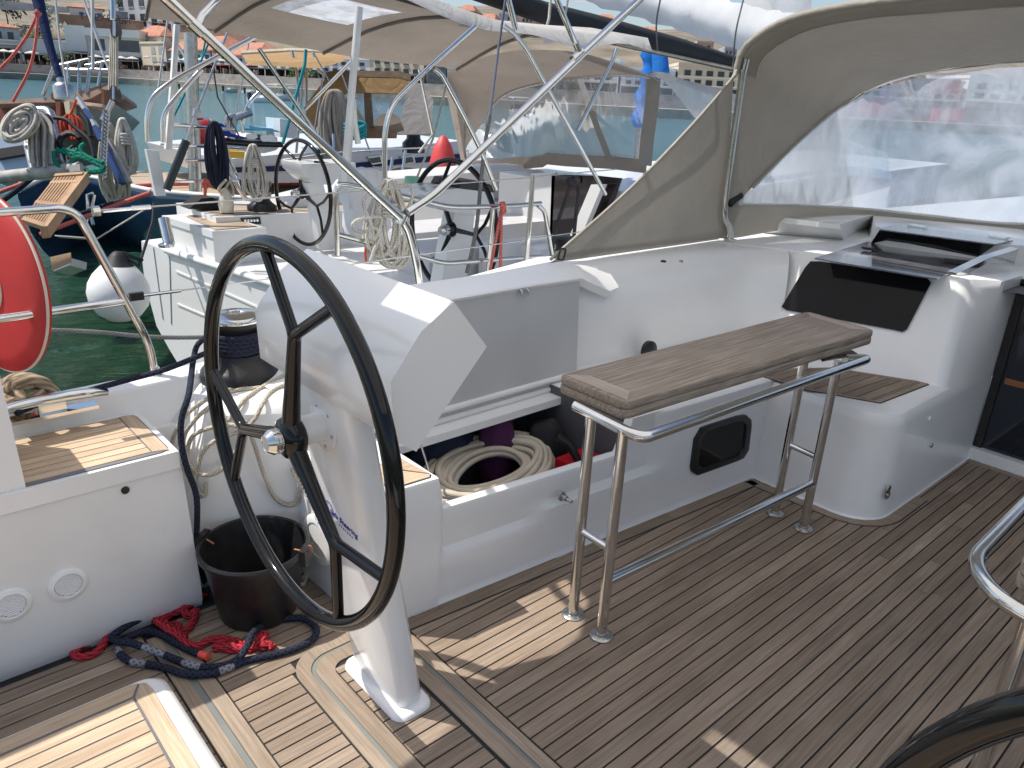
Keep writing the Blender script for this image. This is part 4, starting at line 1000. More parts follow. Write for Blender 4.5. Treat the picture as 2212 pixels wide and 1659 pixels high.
for a, c, nm in (((1150, 382), (1330, 366), 'forward continuation of the upper guard wire past the stanchion'), ((1141, 516), (1260, 500), 'forward continuation of the lower guard wire past the stanchion')):
    tag(obj('lifeline', wire([Yp(*a, YL), Yp(*c, YL)]), STEELD, None), nm, 'wire')
lb_ = thing('lifebuoy', 'big round red lifebuoy cover with beige piping behind the stern rail', 'lifebuoy', (.23, 2.66, .91))
LBc = Yp(-14, 612, 2.70); LR = .272
M = frame(LBc, (math.cos(math.radians(198)), math.sin(math.radians(198)), .04), (0, 0, 1))
b = NB(); lathe(b, [(LR, -.012), (LR, 0), (LR * .985, .008), (LR * .8, .018), (LR * .36, .022), (LR * .30, .022), (0, .022)], 64, M); obj('cover', b, REDF, lb_, 60)
b = NB(); tube(b, [M @ V((LR * math.cos(t), LR * math.sin(t), .0)) for t in [i * math.pi / 40 for i in range(80)]], .0042, 8, True); tube(b, [M @ V((LR * .30 * math.cos(t), LR * .30 * math.sin(t), .024)) for t in [i * math.pi / 20 for i in range(40)]], .0042, 8, True); obj('piping', b, PIPING, lb_, 60)

# ================================================================== SPRAYHOOD
def mir(p): return V((p.x, 1.2 - p.y, p.z))
hood = thing('sprayhood', 'taupe canvas sprayhood with clear front window at upper right', 'sprayhood', (3.4, .6, 1.0))
foot = Yp(1577, 517, 2.15)
aft = [Xp(1597, 150, 3.295), Xp(1606, 118, 3.29), Xp(1630, 88, 3.285), Xp(1700, 46, 3.28), Xp(1800, 20, 3.28), Xp(1950, 0, 3.28)]
aft = [V((p.x, min(p.y, 2.19), p.z)) for p in aft]
aft += [V((3.28, .6, aft[-1].z + .035))]; aft = aft + [mir(p) for p in aft[-2::-1]]
piv = Yp(1585, 437, 2.12)
fh = [piv + V((.02, 0, -.01)), Yp(1700, 330, 2.09), Yp(1788, 252, 2.06), Yp(1830, 224, 2.02), Yp(1870, 198, 1.95), Yp(1930, 174, 1.80), Yp(2005, 157, 1.62), Yp(2110, 144, 1.42), Yp(2212, 136, 1.25), V((4.32, .6, 1.81))]
fwdh = fh + [mir(p) for p in fh[-2::-1]]
def resample(pts, n):
    P = smoothpath(pts, 8); L = [0]
    for i in range(1, len(P)): L.append(L[-1] + (P[i] - P[i - 1]).length)
    out = []
    for k in range(n):
        s = L[-1] * k / (n - 1); i = 0
        while i < len(L) - 2 and L[i + 1] < s: i += 1
        t = (s - L[i]) / max(1e-9, L[i + 1] - L[i]); out.append(P[i].lerp(P[i + 1], t))
    return out
NS = 90
side_a = [piv + V((.03, .03, 0))] + aft[:1]
Aa = resample([piv + V((.0, .035, 0)), piv.lerp(aft[0], .5) + V((0, .025, 0))] + aft + [mir(piv.lerp(aft[0], .5) + V((0, .025, 0))), mir(piv + V((.0, .035, 0)))], NS)
Bb = resample(fwdh, NS)
b = NB(); rows = []
for k in range(7):
    t = k / 6; rows.append([a.lerp(c, t) + V((0, 0, .012 * math.sin(math.pi * t))) for a, c in zip(Aa, Bb)])
R = [[b.verts.new(p) for p in r] for r in rows]
for i in range(6):
    for k in range(NS - 1): b.faces.new((R[i][k], R[i][k + 1], R[i + 1][k + 1], R[i + 1][k]))
obj('hood_roof', b, CANV, hood, 60)
# hem band round the aft edge, on the inside, with a rolled edge
top = resample(aft, 60)
b = NB(); A = [b.verts.new(p + V((-.015, 0, -.012))) for p in top]; cen = V((3.3, .6, 1.3))
B = [b.verts.new(p + V((.10, 0, -.02)) + (cen - p).normalized() * .03) for p in top]
for k in range(59): b.faces.new((A[k], A[k + 1], B[k + 1], B[k]))
HEM = canvas('hem_canvas', (.40, .37, .32), .12)
obj('hem_band', b, HEM, hood, 60)
b = NB(); tube(b, [p + V((-.02, 0, 0)) for p in top], .016, 8); obj('rolled_edge', b, CANV, hood, 70)
b = NB(); tube(b, [p + V((.10, 0, -.021)) + (cen - p).normalized() * .033 for p in top], .003, 5); obj('hem_seam', b, pm('stitching', (.50, .48, .44), .8), hood, 70)
# side wing running aft to a strap
tip = V((2.215, 2.215, .915)); b = NB()
edge = smoothpath([tip, tip.lerp(aft[0], .35) + V((.03, -.012, -.01)), tip.lerp(aft[0], .7) + V((.025, -.01, -.01)), aft[0]], 8)
bot = [V((2.22 + (3.40 - 2.22) * i / (len(edge) - 1), 2.225 + .012 * math.sin(i * .7), .905)) for i in range(len(edge))]
post = [foot.lerp(aft[0], i / (len(edge) - 1)) for i in range(len(edge))]
# grid between the diagonal edge and the line foot -> top
m_ = len(edge); grid = []
for i in range(m_):
    row = []
    for j in range(9):
        t = j / 8
        p = edge[i].lerp(V((3.42 - .12 * (i / (m_ - 1)), 2.185, edge[i].z)) if True else post[i], t)
        row.append(p + V((0, .014 * math.sin(math.pi * t) * math.sin(3 * i / m_ * math.pi), 0)))
    grid.append(row)
R = [[b.verts.new(p) for p in r] for r in grid]
for i in range(m_ - 1):
    for j in range(8):
        q = (R[i][j], R[i][j + 1], R[i + 1][j + 1], R[i + 1][j])
        b.faces.new(q)
obj('side_wing', b, CANV, hood, 60)
b = NB(); tube(b, [p + V((0, -.004, 0)) for p in edge], .007, 6); obj('wing_piping', b, HEM, hood, 70)
c = Yp(1210, 548, 2.20); b = NB(); tube(b, filletpath([c + V((x, -.01, z)) for x, z in ((-.02, -.02), (.012, -.025), (.022, .02), (-.012, .024), (-.02, -.02))], .01, 4), .004, 6); obj('strap_buckle', b, BLKP, hood)
# lower side panel from the aft foot forward, and the skirt under the window
wb = [Yp(1598, 441, 2.12), Yp(1660, 442, 2.10), Yp(1740, 444, 2.06), Yp(1870, 451, 1.95), Yp(1990, 463, 1.70), Yp(2200, 483, 1.28), V((4.82, .6, 1.13))]
wb = wb + [mir(p) for p in wb[-2::-1]]
Wt, Wb = resample(fwdh, NS), resample(wb, NS)
b = NB(); uvs = []
R = []
for k in range(7):
    t = k / 6; R.append([b.verts.new(a.lerp(c, .02 + .98 * t) + V((0, 0, 0)) + V((.03, 0, 0)) * math.sin(math.pi * t)) for a, c in zip(Wt, Wb)])
for i in range(6):
    for k in range(NS - 1): b.faces.new((R[i][k], R[i][k + 1], R[i + 1][k + 1], R[i + 1][k]))
obj('front_window', b, FILM, hood, 60)
b = NB(); tube(b, [p + V((-.01, 0, 0)) for p in Wb], .007, 6); obj('window_welt', b, pm('welt', (.55, .55, .52), .5), hood, 70)
sk = [V((p.x + .02, p.y + .05 * (1 if p.y > .6 else -1), .905 + max(0, (p.x - 3.5)) * .05)) for p in Wb]
b = NB(); A = [b.verts.new(p) for p in Wb]; B = [b.verts.new(p) for p in sk]
for k in range(NS - 1): b.faces.new((A[k], A[k + 1], B[k + 1], B[k]))
f0 = b.verts.new(V((3.36, 2.19, 1.12))); f1 = b.verts.new(V((3.40, 2.2, .905))); b.faces.new((A[0], B[0], f1, f0)); obj('window_skirt', b, CANV, hood, 60)
b = NB(); lo_ = [V((2.22, 2.222, .897)), V((3.4, 2.2, .9)), V((3.4, 2.195, .94)), V((2.3, 2.214, .935))]; face(b, lo_); obj('wing_hem', b, HEM, hood)
# frame tubes
b = NB(); tube(b, filletpath([foot + V((0, 0, .01)), Yp(1577, 492, 2.15), Yp(1563, 470, 2.15), Yp(1570, 400, 2.15), aft[0] + V((.01, -.015, -.02)), aft[1] + V((.01, -.012, -.015))], .05, 6), .0165, 14); ft = obj('aft_hoop', b, STEEL, hood, 60)
b = NB(); tube(b, [V((foot.x, foot.y, .897)), foot + V((0, 0, .012))], .018, 10); box(b, (foot.x - .03, foot.y - .02, .899), (foot.x + .03, foot.y + .02, .908)); obj('hoop_foot', b, STEEL, ft)
c = Yp(1582, 435, 2.14); b = NB(); tube(b, [c + V((-.02, 0, -.012)), c + V((.05, -.01, .03))], .018, 10); obj('hoop_clamp', b, RUB, ft)
b = NB(); tube(b, [p + V((-.004, -.012, .010)) for p in resample(fwdh, NS)[2:88]], .0125, 10); obj('fore_hoop', b, STEEL, hood, 60)

# ================================================================== BIMINI OVER THE HELM (frame in view, canvas overhead)
bim = thing('bimini', 'bare polished steel bimini tubes crossing in front of the neighbouring yacht', 'bimini', (1.73, 2.45, .6), None)
YB_ = 2.45
pv = Yp(868, 472, YB_)
T1 = [Yp(907, 620, YB_), Yp(900, 570, YB_), Yp(885, 505, YB_), pv, Yp(640, 256, YB_), Yp(425, 58, YB_), Yp(362, 0, YB_)]
d1 = (T1[-1] - T1[-2]).normalized(); z1 = 2.03
e1 = T1[-1] + d1 * ((1.86 - T1[-1].z) / d1.z)
def hoop(e, zc=2.06, fl=1):
    L = [e + V((0, -.03, .08)), V((e.x - .06 * fl, 2.30, zc - .07)), V((e.x - .09 * fl, 1.9, zc)), V((e.x - .1 * fl, .6, zc + .05))]
    return L + [V((p.x, 1.2 - p.y, p.z)) for p in L[-2::-1]] + [V((e.x, 1.2 - e.y, e.z))]
H1 = hoop(e1)
full1 = smoothpath(T1[:5] + T1[5:], 6)
b = NB(); tube(b, T1[:1] + smoothpath(T1[0:4], 6) + [T1[5], e1] + smoothpath([e1] + H1, 5) + [V((1.65, 1.2 - 2.45, 1.08)), V((1.73, 1.2 - 2.45, .62))], .0162, 14); obj('aft_bow_tube', b, STEEL, bim, 60)
T2 = [Yp(880, 459, YB_), Yp(935, 424, YB_), Yp(1250, 122, YB_), Yp(1380, 0, YB_)]
d2_ = (T2[-1] - T2[-2]).normalized(); e2 = T2[-1] + d2_ * .06
H2 = hoop(e2, 2.10, -1)
b = NB(); tube(b, filletpath([T2[0], T2[1], e2], .06, 6) + smoothpath([e2] + H2, 5)[1:] + [V((1.66, 1.2 - 2.45, 1.08))], .0162, 14); obj('fore_bow_tube', b, STEEL, bim, 60)
b = NB(); tube(b, [T2[0], T2[0] + (T2[1] - T2[0]) * .25], .0175, 12); tube(b, [pv + V((-.01, 0, -.02)), pv + V((.01, 0, .012))], .018, 12)
c = (pv + T2[0]) / 2; box(b, c + V((-.025, -.006, -.018)), c + V((.02, .006, .014)), rot=Matrix.Rotation(-.6, 3, 'Y')); obj('hinge_fitting', b, STEEL, bim)
j1 = Yp(1247, 120, YB_); j2 = Yp(425, 60, YB_)
b = NB(); tube(b, [j1 + V((-.0, 0, .0)), Yp(1247, 104, YB_ + .01), Yp(1203, 0, YB_ + .02), Yp(1170, -80, YB_)], .0125, 12); tube(b, [Yp(1250, 110, YB_), Yp(1243, 92, YB_)], .016, 12); tube(b, [j1 + (T2[1] - T2[2]).normalized() * .03, j1 - (T2[1] - T2[2]).normalized() * .03], .018, 12)
obj('brace_tube', b, STEEL, bim, 60); b = NB(); tube(b, [j2, Yp(436, 35, YB_ + .02), Yp(470, 0, YB_ + .1), Yp(500, -70, YB_)], .011, 10); tube(b, [Yp(412, 48, YB_), Yp(438, 72, YB_)], .018, 12); obj('brace_tube', b, STEEL, bim, 60)
# canvas: out of view overhead, port edge stepped to shape the sun patches
b = NB(); XE = [(-.34, 2.12), (.0, 2.16), (.38, 2.18), (.54, 2.20), (.70, 2.30), (.80, 2.72), (1.4, 2.78), (1.75, 2.74), (1.95, 2.46), (2.3, 2.42), (3.0, 2.36)]
R = []; hole = []
for x, be in XE:
    ys_ = [-1.06, -.7, 0, .6, 1.2, 1.56, 1.73, be]
    R.append([b.verts.new((x, y, 2.045 + .06 * (1 - ((y - .6) / 1.75) ** 2) + .02 * math.cos(x * 2))) for y in ys_])
for i in range(len(R) - 1):
    for k in range(7):
        if i == 2 and k == 5: hole = [v.co.copy() for v in (R[i][k], R[i + 1][k], R[i + 1][k + 1], R[i][k + 1])]; continue
        b.faces.new((R[i][k], R[i + 1][k], R[i + 1][k + 1], R[i][k + 1]))
bw_ = NB(); face(bw_, hole); obj('canopy_window', bw_, vinyl('thin_window', .08), bim)  # pane placed and sized to drop a sun patch on the console
obj('canopy', b, canvas('pale_bimini_canvas', (.82, .80, .77), .6), bim, 60)  # translucency raised to brighten the shaded cockpit below
# ================================================================== NEIGHBOURING WHITE YACHT (port side)
def D1(x, y): return (x * .20833 + 276.5, y * .20833 + 322.6)     # crop (480,560)-(1280,1160)
def D2(x, y): return (x * .20833 + 691.2, y * .20833 + 322.6)     # crop (1200,560)-(2000,1160)
def D3(x, y): return (x * .25 + 921.7, y * .25)                   # crop (1600,0)-(2560,720)
def D4(x, y): return (x * .25 + 460.8, y * .25)                   # crop (800,0)-(1760,720)
def D5(x, y): return (x * .25, y * .25)                           # crop (0,0)-(960,720)
def D6(x, y): return (x * .16667 + 322.6, y * .16667 + 149.8)     # crop (560,260)-(1200,740)
def D7(x, y): return (x * .16667, y * .16667 + 207.4)             # crop (0,360)-(640,840)
ny = thing('sailing_yacht', 'white yacht moored alongside with two black wheels and grey canopy', 'yacht', (3.5, 5.0, -.9))
WHN = pm('white_gelcoat_sun', (.80, .80, .79), .25, var=.03, vs=2, coat=.2, dirt=((.6, .58, .52), .2))
TEAKS = wood('pale_deck_teak', ((.34, .26, .18), (.47, .38, .28), (.56, .47, .36)), 'y', isl=.12)
g1, g2 = Zp(360, 543, .15), Zp(583, 614, .15)
tdir = (g2 - g1).normalized(); tn = V((tdir.y, -tdir.x, 0)); tn = tn if tn.x < 0 else -tn
fw = -tn                                             # bow-ward direction of this yacht
def TP(px, py, off=0.0): return Np(px, py, g1 + tn * off, tn)
pts = [(303, 520), (306, 570), (311, 612), (321, 648), (336, 704), (362, 752), (400, 815), (520, 960), (760, 1150), (1250, 1150), (1250, 826), (900, 715), (583, 614), (360, 543), (330, 530)]
poly = [TP(*p) for p in pts]
b = NB(); rings = []
for k, (d, s) in enumerate(((0, .992), (.02, 1), (.4, 1.01), (4.5, 1.04), (9, .6))):
    c = g1.lerp(g2, 1.3); rings.append([(c + (p - c) * s) + fw * d for p in poly])
loft(b, rings, True, True); obj('hull', b, WHN, ny, 30)
b = NB()
for (a, c, w_) in (((381, 584), (556, 661), .03), ((384, 655), (520, 712), .03)):
    A, C = TP(*a), TP(*c); prism(b, [A + tn * .001, C + tn * .001, C + V((0, 0, -w_ * .5)) + tn * .001, A + V((0, 0, -w_ * .5)) + tn * .001], tn * .007)
bevel(b, .003, 2); obj('transom_step', b, WHN, ny)
for (a, c) in (((366, 553), (370, 700)), ((331, 534), (352, 690))):
    b = NB(); tube(b, [TP(*a, .004), TP(*c, .004)], .004, 6); obj('transom_seam', b, GREYG, ny)
b = NB(); tube(b, [TP(360, 543, .0) + V((0, 0, .01)), TP(583, 614) + V((0, 0, .01)), TP(900, 715) + V((0, 0, .01))], .03, 10); obj('transom_rim', b, WHN, ny, 60)
# aft platform with cross-laid teak, inner strip, cockpit floor
def plat(z): return [Zp(*p, z) for p in [(400, 538), (590, 598), (960, 712), (1190, 700), (760, 528), (560, 470)]]
FZ = .085
A = Zp(365, 541, FZ); 
b = NB(); q = [TP(330, 533), TP(1200, 808)]; f0 = [V((p.x, p.y, FZ)) for p in q]
face(b, [f0[0], f0[1], f0[1] + fw * 4.5, f0[0] + fw * 4.5]); obj('platform_bed', b, CAULKG, ny)
b = NB(); L = (f0[1] - f0[0])
for i in range(64):
    o = .02 + i * .05; a = f0[0] + fw * o; prism(b, [a, a + L, a + L + fw * .046, a + fw * .046], (0, 0, .004))
obj('platform_planking', b, TEAKS, ny)
s0, s1 = Zp(733, 541, .13), Zp(980, 613, .13)
b = NB(); prism(b, [s0, s1, s1 + fw * .035, s0 + fw * .035], (0, 0, -.05)); s2 = s0 + fw * .03
bevel(b, .008, 2); obj('cockpit_edge', b, WHN, ny)
# quarter seat of the neighbour with teak top
tz = .42
top = [Zp(*D1(*p), tz) for p in [(350, 685), (905, 655), (1432, 812), (872, 850)]]
b = NB(); prism(b, top, (0, 0, -.055)); bevel(b, .02, 3, 50); qs = obj('quarter_seat', b, WHN, ny)
b = NB(); ins = [Zp(*D1(*p), tz + .003) for p in [(600, 695), (895, 664), (1340, 800), (905, 838)]]
face(b, ins); obj('seat_caulk', b, CAULKG, qs)
b = NB(); 
for i in range(12):
    t0, t1 = i / 12 + .004, (i + 1) / 12 - .004
    prism(b, [ins[0].lerp(ins[3], t0), ins[1].lerp(ins[2], t0), ins[1].lerp(ins[2], t1), ins[0].lerp(ins[3], t1)], (0, 0, .003))
obj('seat_planking', b, wood('pale_seat_teak', ((.34, .26, .18), (.47, .38, .28), (.56, .47, .36)), 'x', isl=.1), qs)
cx_ = sum(top, V()) / 4
b = NB(); prism(b, [V((p.x + (cx_.x - p.x) * .05, p.y + (cx_.y - p.y) * .04, tz - .0555)) for p in top], (0, 0, -.30)); bevel(b, .03, 3, 50); obj('seat_base', b, WHN, qs)
yf = (top[2].y + top[3].y) / 2
# long side locker forward of it with switch panel, vent and speaker
yl = yf + .33
b = NB(); x0 = Yp(*D1(905, 660), yl).x; lt = .47
prism(b, [V((x0, yl, FZ)), V((6.5, yl - .25, FZ)), V((6.5, yl - .25, lt)), V((x0, yl, lt))], (0, .9, 0)); bevel(b, .03, 3, 50); sl = obj('side_locker', b, WHN, ny)
b = NB(); face(b, [V((x0 + .05, yl + .05, lt + .003)), V((6.4, yl - .2, lt + .003)), V((6.4, yl + .5, lt + .003)), V((x0 + .05, yl + .6, lt + .003))]); obj('locker_teak', b, TEAKS, sl)
pq = [Np(*D1(*p), (x0, yl - .004, 0), (.05, 1, 0)) for p in [(1160, 712), (1365, 700), (1378, 775), (1195, 775)]]
b = NB(); prism(b, pq, (0, -.008, 0)); sp = obj('switch_panel', b, BLKP, sl)
for i in range(5):
    c = pq[0].lerp(pq[1], .18 + i * .16).lerp(pq[3].lerp(pq[2], .18 + i * .16), .42); b = NB(); lathe(b, [(.012, 0), (.012, .004), (0, .005)], 10, frame(c + V((0, -.009, 0)), (0, -1, 0))); obj('panel_switch', b, STEEL, sp)
c = Yp(*D1(1543, 925), yl - .006); b = NB(); lathe(b, [(.085, 0), (.08, .006), (.06, .008), (.055, .004), (0, .004)], 24, frame(c, (0, -1, 0))); obj('round_vent', b, GREYG, sl)
# --- pedestals with wheels
def nwheel(name, lab, c, R, aa, yaw, pedf):
    t = thing(name, lab, 'steering pedestal', c + V((.25, 0, -.6)), 'steering pedestals of the neighbouring yacht')
    M = Matrix.Translation(c) @ Matrix.Rotation(yaw, 4, 'Z')
    W = lambda a, r, dx=0: M @ V((dx, -r * math.cos(a), r * math.sin(a)))
    b = NB(); tube(b, [W(i * 2 * math.pi / 72, R) for i in range(72)], .017, 10, True); w_ = obj('steering_wheel', b, BLACK, t, 60)
    for k in range(3):
        a = aa + k * 2 * math.pi / 3
        b = NB(); tube(b, [W(a, .03), W(a, .24)], lambda u: .018 - .006 * u, 8)
        for d in (-1, 1): tube(b, [W(a, .235), W(a + d * math.radians(14), .325), W(a + d * math.radians(27), R)], .0115, 8)
        obj('spoke', b, BLACK, w_, 60)
    b = NB(); lathe(b, [(.03, -.02), (.05, 0), (.05, .02), (.035, .04)], 16, frame(c, M.to_3x3() @ V((-1, 0, 0)))); obj('hub', b, BLACK, w_, 40)
    b = NB(); lathe(b, [(.034, .04), (.036, .06), (.036, .075), (.022, .10), (0, .10)], 16, frame(c, M.to_3x3() @ V((-1, 0, 0)))); obj('hub_cap', b, STEEL, w_, 40)
    pedf(t)
wp1 = V((3.135, 6.149, .66)); R1 = .43
def pedA(t):
    y = 6.15; f = lambda p: Yp(*D1(*p), y)
    b = NB(); prism(b, [f(p) for p in [(1800, 335), (1965, 330), (2115, 1020), (1955, 1020)]], (0, -.10, 0)); 
    bevel(b, .015, 2); obj('column', b, WHN, t)
    b = NB(); q = [f(p) for p in [(1640, 120), (1660, 200), (1790, 320), (1960, 335), (2010, 270), (2100, 230), (2205, 180), (2195, 110)]]
    prism(b, [p + V((0, .10, 0)) for p in q], (0, -.36, 0)); bevel(b, .02, 2); obj('console', b, WHN, t)
    b = NB(); prism(b, [f(p) + V((0, -.2, 0)) for p in [(1815, 150), (1830, 95), (2090, 130), (2080, 190)]], (0, .03, 0)); obj('chart_display', b, SMOKE, t)
nwheel('steering_pedestal', 'small white pedestal with slender black wheel, left one of the neighbouring yacht', wp1, R1, math.radians(-20), math.radians(4), pedA)
wp2 = V((3.062, 3.970, .70)); R2 = .43
def pedB(t):
    y = 4.0; f = lambda p: Yp(*D2(*p), y)
    b = NB(); prism(b, [f(p) for p in [(1400, 640), (1610, 640), (1510, 1420), (1250, 1420)]], (0, .12, 0)); bevel(b, .02, 2); obj('column', b, WHN, t)
    b = NB(); prism(b, [f(p) + V((.0, -.05, 0)) for p in [(1045, 470), (1060, 430), (1380, 395), (1740, 440), (1760, 520), (1740, 640), (1600, 665), (1300, 640)]], (0, .34, 0)); bevel(b, .03, 2); obj('console', b, WHN, t)
    b = NB(); prism(b, [f(p) + V((0, -.045, 0)) for p in [(1390, 395), (1430, 320), (1560, 312), (1770, 370), (1768, 440)]], (0, .3, 0)); bevel(b, .01, 2); obj('instrument_pod', b, BLKP, t)
nwheel('steering_pedestal', 'white pedestal with black wheel crossed by the steel tube, right one of the neighbouring yacht', wp2, R2, math.radians(0), math.radians(2), pedB)
# --- inner cockpit: seat backs, coaming, roof, companionway
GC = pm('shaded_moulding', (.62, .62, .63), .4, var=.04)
b = NB(); f = lambda p, y: Yp(*D2(*p), y)
box(b, (3.9, 4.55, -.35), (4.75, 4.70, .42)); box(b, (4.2, 4.3, -.35), (4.5, 4.55, .40)); bevel(b, .03, 2); obj('cockpit_table', b, WHN, ny)
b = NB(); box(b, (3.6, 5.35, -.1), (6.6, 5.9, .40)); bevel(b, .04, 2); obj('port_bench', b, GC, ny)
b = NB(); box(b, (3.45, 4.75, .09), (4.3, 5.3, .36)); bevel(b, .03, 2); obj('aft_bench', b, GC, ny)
b = NB(); rows = []
for x, y, z in ((3.2, 6.9, .55), (4.2, 6.9, .72), (5.6, 6.7, .80), (7.2, 6.2, .82)):
    rows.append([V((x, y - .35, z - .5)), V((x, y - .30, z - .04)), V((x, y - .25, z)), V((x, y, z)), V((x, y + .05, z - .4))])
loft(b, rows, True, True); obj('port_coaming', b, WHN, ny, 40)
b = NB(); cr = [(890, 338, .78), (1060, 352, .8), (1250, 348, .85), (1420, 352, .9), (1420, 385, .8), (1150, 374, .72), (905, 372, .7)]
face(b, [Zp(x, y, z) if False else Dp(x, y, 6.6) for x, y, z in cr])
b.free()
b = NB()
rz_ = .80; rp = [Zp(1075, 354, .86), Zp(1175, 343, .86), Zp(1215, 345, .86), Zp(1470, 352, .86), V((11, 4.4, .95)), V((11, 6.2, .95))]
rp = [V((5.3, 4.0, .78)), V((5.3, 6.1, .78)), V((11, 5.9, .95)), V((11, 3.9, .95))]
b = NB(); prism(b, rp, (0, 0, -.4)); bevel(b, .05, 2); obj('coachroof', b, WHN, ny, 40)
def NX(px, py): return Xp(px, py, 5.25)
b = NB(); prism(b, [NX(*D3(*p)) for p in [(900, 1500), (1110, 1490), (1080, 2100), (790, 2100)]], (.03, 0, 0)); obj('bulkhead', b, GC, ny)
b = NB(); prism(b, [NX(*D3(*p)) for p in [(1080, 1505), (1480, 1520), (1680, 1540), (1480, 2100), (1060, 2100)]], (.02, 0, 0)); cw = obj('companionway_door', b, pm('brown_smoked_acrylic', (.018, .013, .014), .1, coat=.4), ny)
b = NB(); tube(b, filletpath([NX(*D3(*p)) + V((-.01, 0, 0)) for p in [(1255, 1580), (1258, 1520), (1330, 1525), (1335, 1580)]], .02, 4), .008, 6); obj('door_handle', b, BLKP, cw)
b = NB(); prism(b, [NX(*D3(*p)) + V((-.12, 0, 0)) for p in [(1500, 1590), (1600, 1590), (1400, 2060), (1300, 2060)]], (.06, 0, 0)); obj('washboard', b, WHN, ny)
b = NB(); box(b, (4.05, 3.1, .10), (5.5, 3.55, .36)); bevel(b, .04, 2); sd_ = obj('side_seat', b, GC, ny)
b = NB()
for i in range(9): box(b, (4.1, 3.13 + i * .045, .362), (5.45, 3.17 + i * .045, .366))
obj('side_seat_planking', b, TEAKD, sd_)
# winches seen through the rail
def mwinch(c, s, lab, top=None):
    t = thing('winch', lab, 'winch', c, 'winches of the neighbouring yacht')
    b = NB(); lathe(b, [(.11 * s, 0), (.11 * s, .03 * s), (.075 * s, .06 * s), (.062 * s, .08 * s), (.062 * s, .16 * s), (.08 * s, .18 * s), (.08 * s, .21 * s), (.04 * s, .22 * s), (0, .22 * s)], 24, Matrix.Translation(c)); obj('winch_drum', b, BLKP, t, 50)
    b = NB(); P = [c + V((.07 * s * math.cos(a), .07 * s * math.sin(a), (.085 + .012 * a / 6.28) * s)) for a in [i * .5 for i in range(50)]]; tube(b, P, .006, 6); obj('sheet_turn', b, R_WHT if top is None else top, t, 60)
c = Yp(566, 449, yl + .2); mwinch(V((c.x, c.y, lt + .004)), 1.15, 'black winch with white turns on the far side deck by the left wheel')
mwinch(Yp(1218, 585, 3.35), 1.0, 'black winch with tan turns on the near cockpit side of the neighbouring yacht', ropem('buff_rope', (.55, .42, .25)))
# --- port corner hardware
b = NB(); c = Yp(*D1(400, 960), 6.3)
tube(b, [Yp(*D1(370, 720), 6.45), Yp(*D1(430, 985), 6.35)], .045, 12); lathe(b, [(.06, 0), (.06, .02), (.04, .03)], 16, Matrix.Translation(Yp(*D1(400, 1010), 6.3))); obj('stern_roller', b, STEEL, ny, 50)
b = NB(); prism(b, [Yp(*D1(*p), 6.5) for p in [(190, 0), (320, 15), (395, 480), (290, 485)]], (0, .05, 0)); bevel(b, .01, 2); tag(obj('outboard_bracket', b, WHN, None), 'white upright board clamped to the stern rail of the neighbouring yacht', 'bracket')
tag(obj('backstay_tensioner', (lambda b: (tube(b, [Yp(*D5(1610, 1215), 6.4), Yp(*D5(1440, 1640), 6.4)], .032, 10), b)[1])(NB()), pm('dark_green_metal', (.018, .03, .03), .35), None, 60), 'dark hydraulic cylinder leaning at the stern of the neighbouring yacht', 'tensioner')
tag(obj('backstay', (lambda b: (tube(b, [Yp(*D5(1615, 1212), 6.4), Yp(*D5(1690, 1010), 6.4)], .014, 8), tube(b, [Yp(*D5(1690, 1010), 6.4), Yp(*D5(1705, 945), 6.4)], .03, 8), tube(b, [Yp(*D5(1705, 945), 6.4), Yp(*D5(1890, 470), 6.4), Yp(*D5(2100, -60), 6.4)], .009, 6), b)[3])(NB()), STEELD, None, 60), 'taut steel backstay rising from the dark cylinder', 'wire')
# --- round fender
fd = thing('ball_fender', 'big white ball fender with black neck hanging at the white stern', 'fender', Dp(257, 631, 6.0))
fc_ = Dp(257, 633, 6.0); fr = 63 / FPX * 6.0; M = frame(fc_, (.10, .02, 1))
b = NB(); lathe(b, [(0, -fr), (fr * .35, -fr * .94), (fr * .68, -fr * .74), (fr * .92, -fr * .40), (fr, 0), (fr * .95, fr * .32), (fr * .80, fr * .62), (fr * .58, fr * .88), (fr * .38, fr * 1.06), (fr * .30, fr * 1.14)], 40, M, cap=False); obj('fender_ball', b, pm('fender_vinyl', (.78, .78, .77), .4, var=.04, dirt=((.45, .43, .4), .3)), fd, 60)
b = NB(); lathe(b, [(fr * .50, fr * .96), (fr * .34, fr * 1.12), (fr * .24, fr * 1.3), (fr * .12, fr * 1.42), (0, fr * 1.42)], 24, M); obj('fender_neck', b, RUB, fd, 50)
nk = M @ V((0, 0, fr * 1.4))
b = NB(); tube(b, [nk, Dp(300, 575, 6.0), Dp(330, 480, 6.2), Dp(333, 440, 6.3)], .012, 6); tube(b, smoothpath([nk + V((-.03, 0, 0)), Dp(296, 560, 6.0), Dp(306, 560, 6.0), nk + V((.03, 0, 0))], 5), .01, 6); tag(obj('fender_line', b, R_DARK, None, 60), 'black line holding up the white ball fender', 'rope')
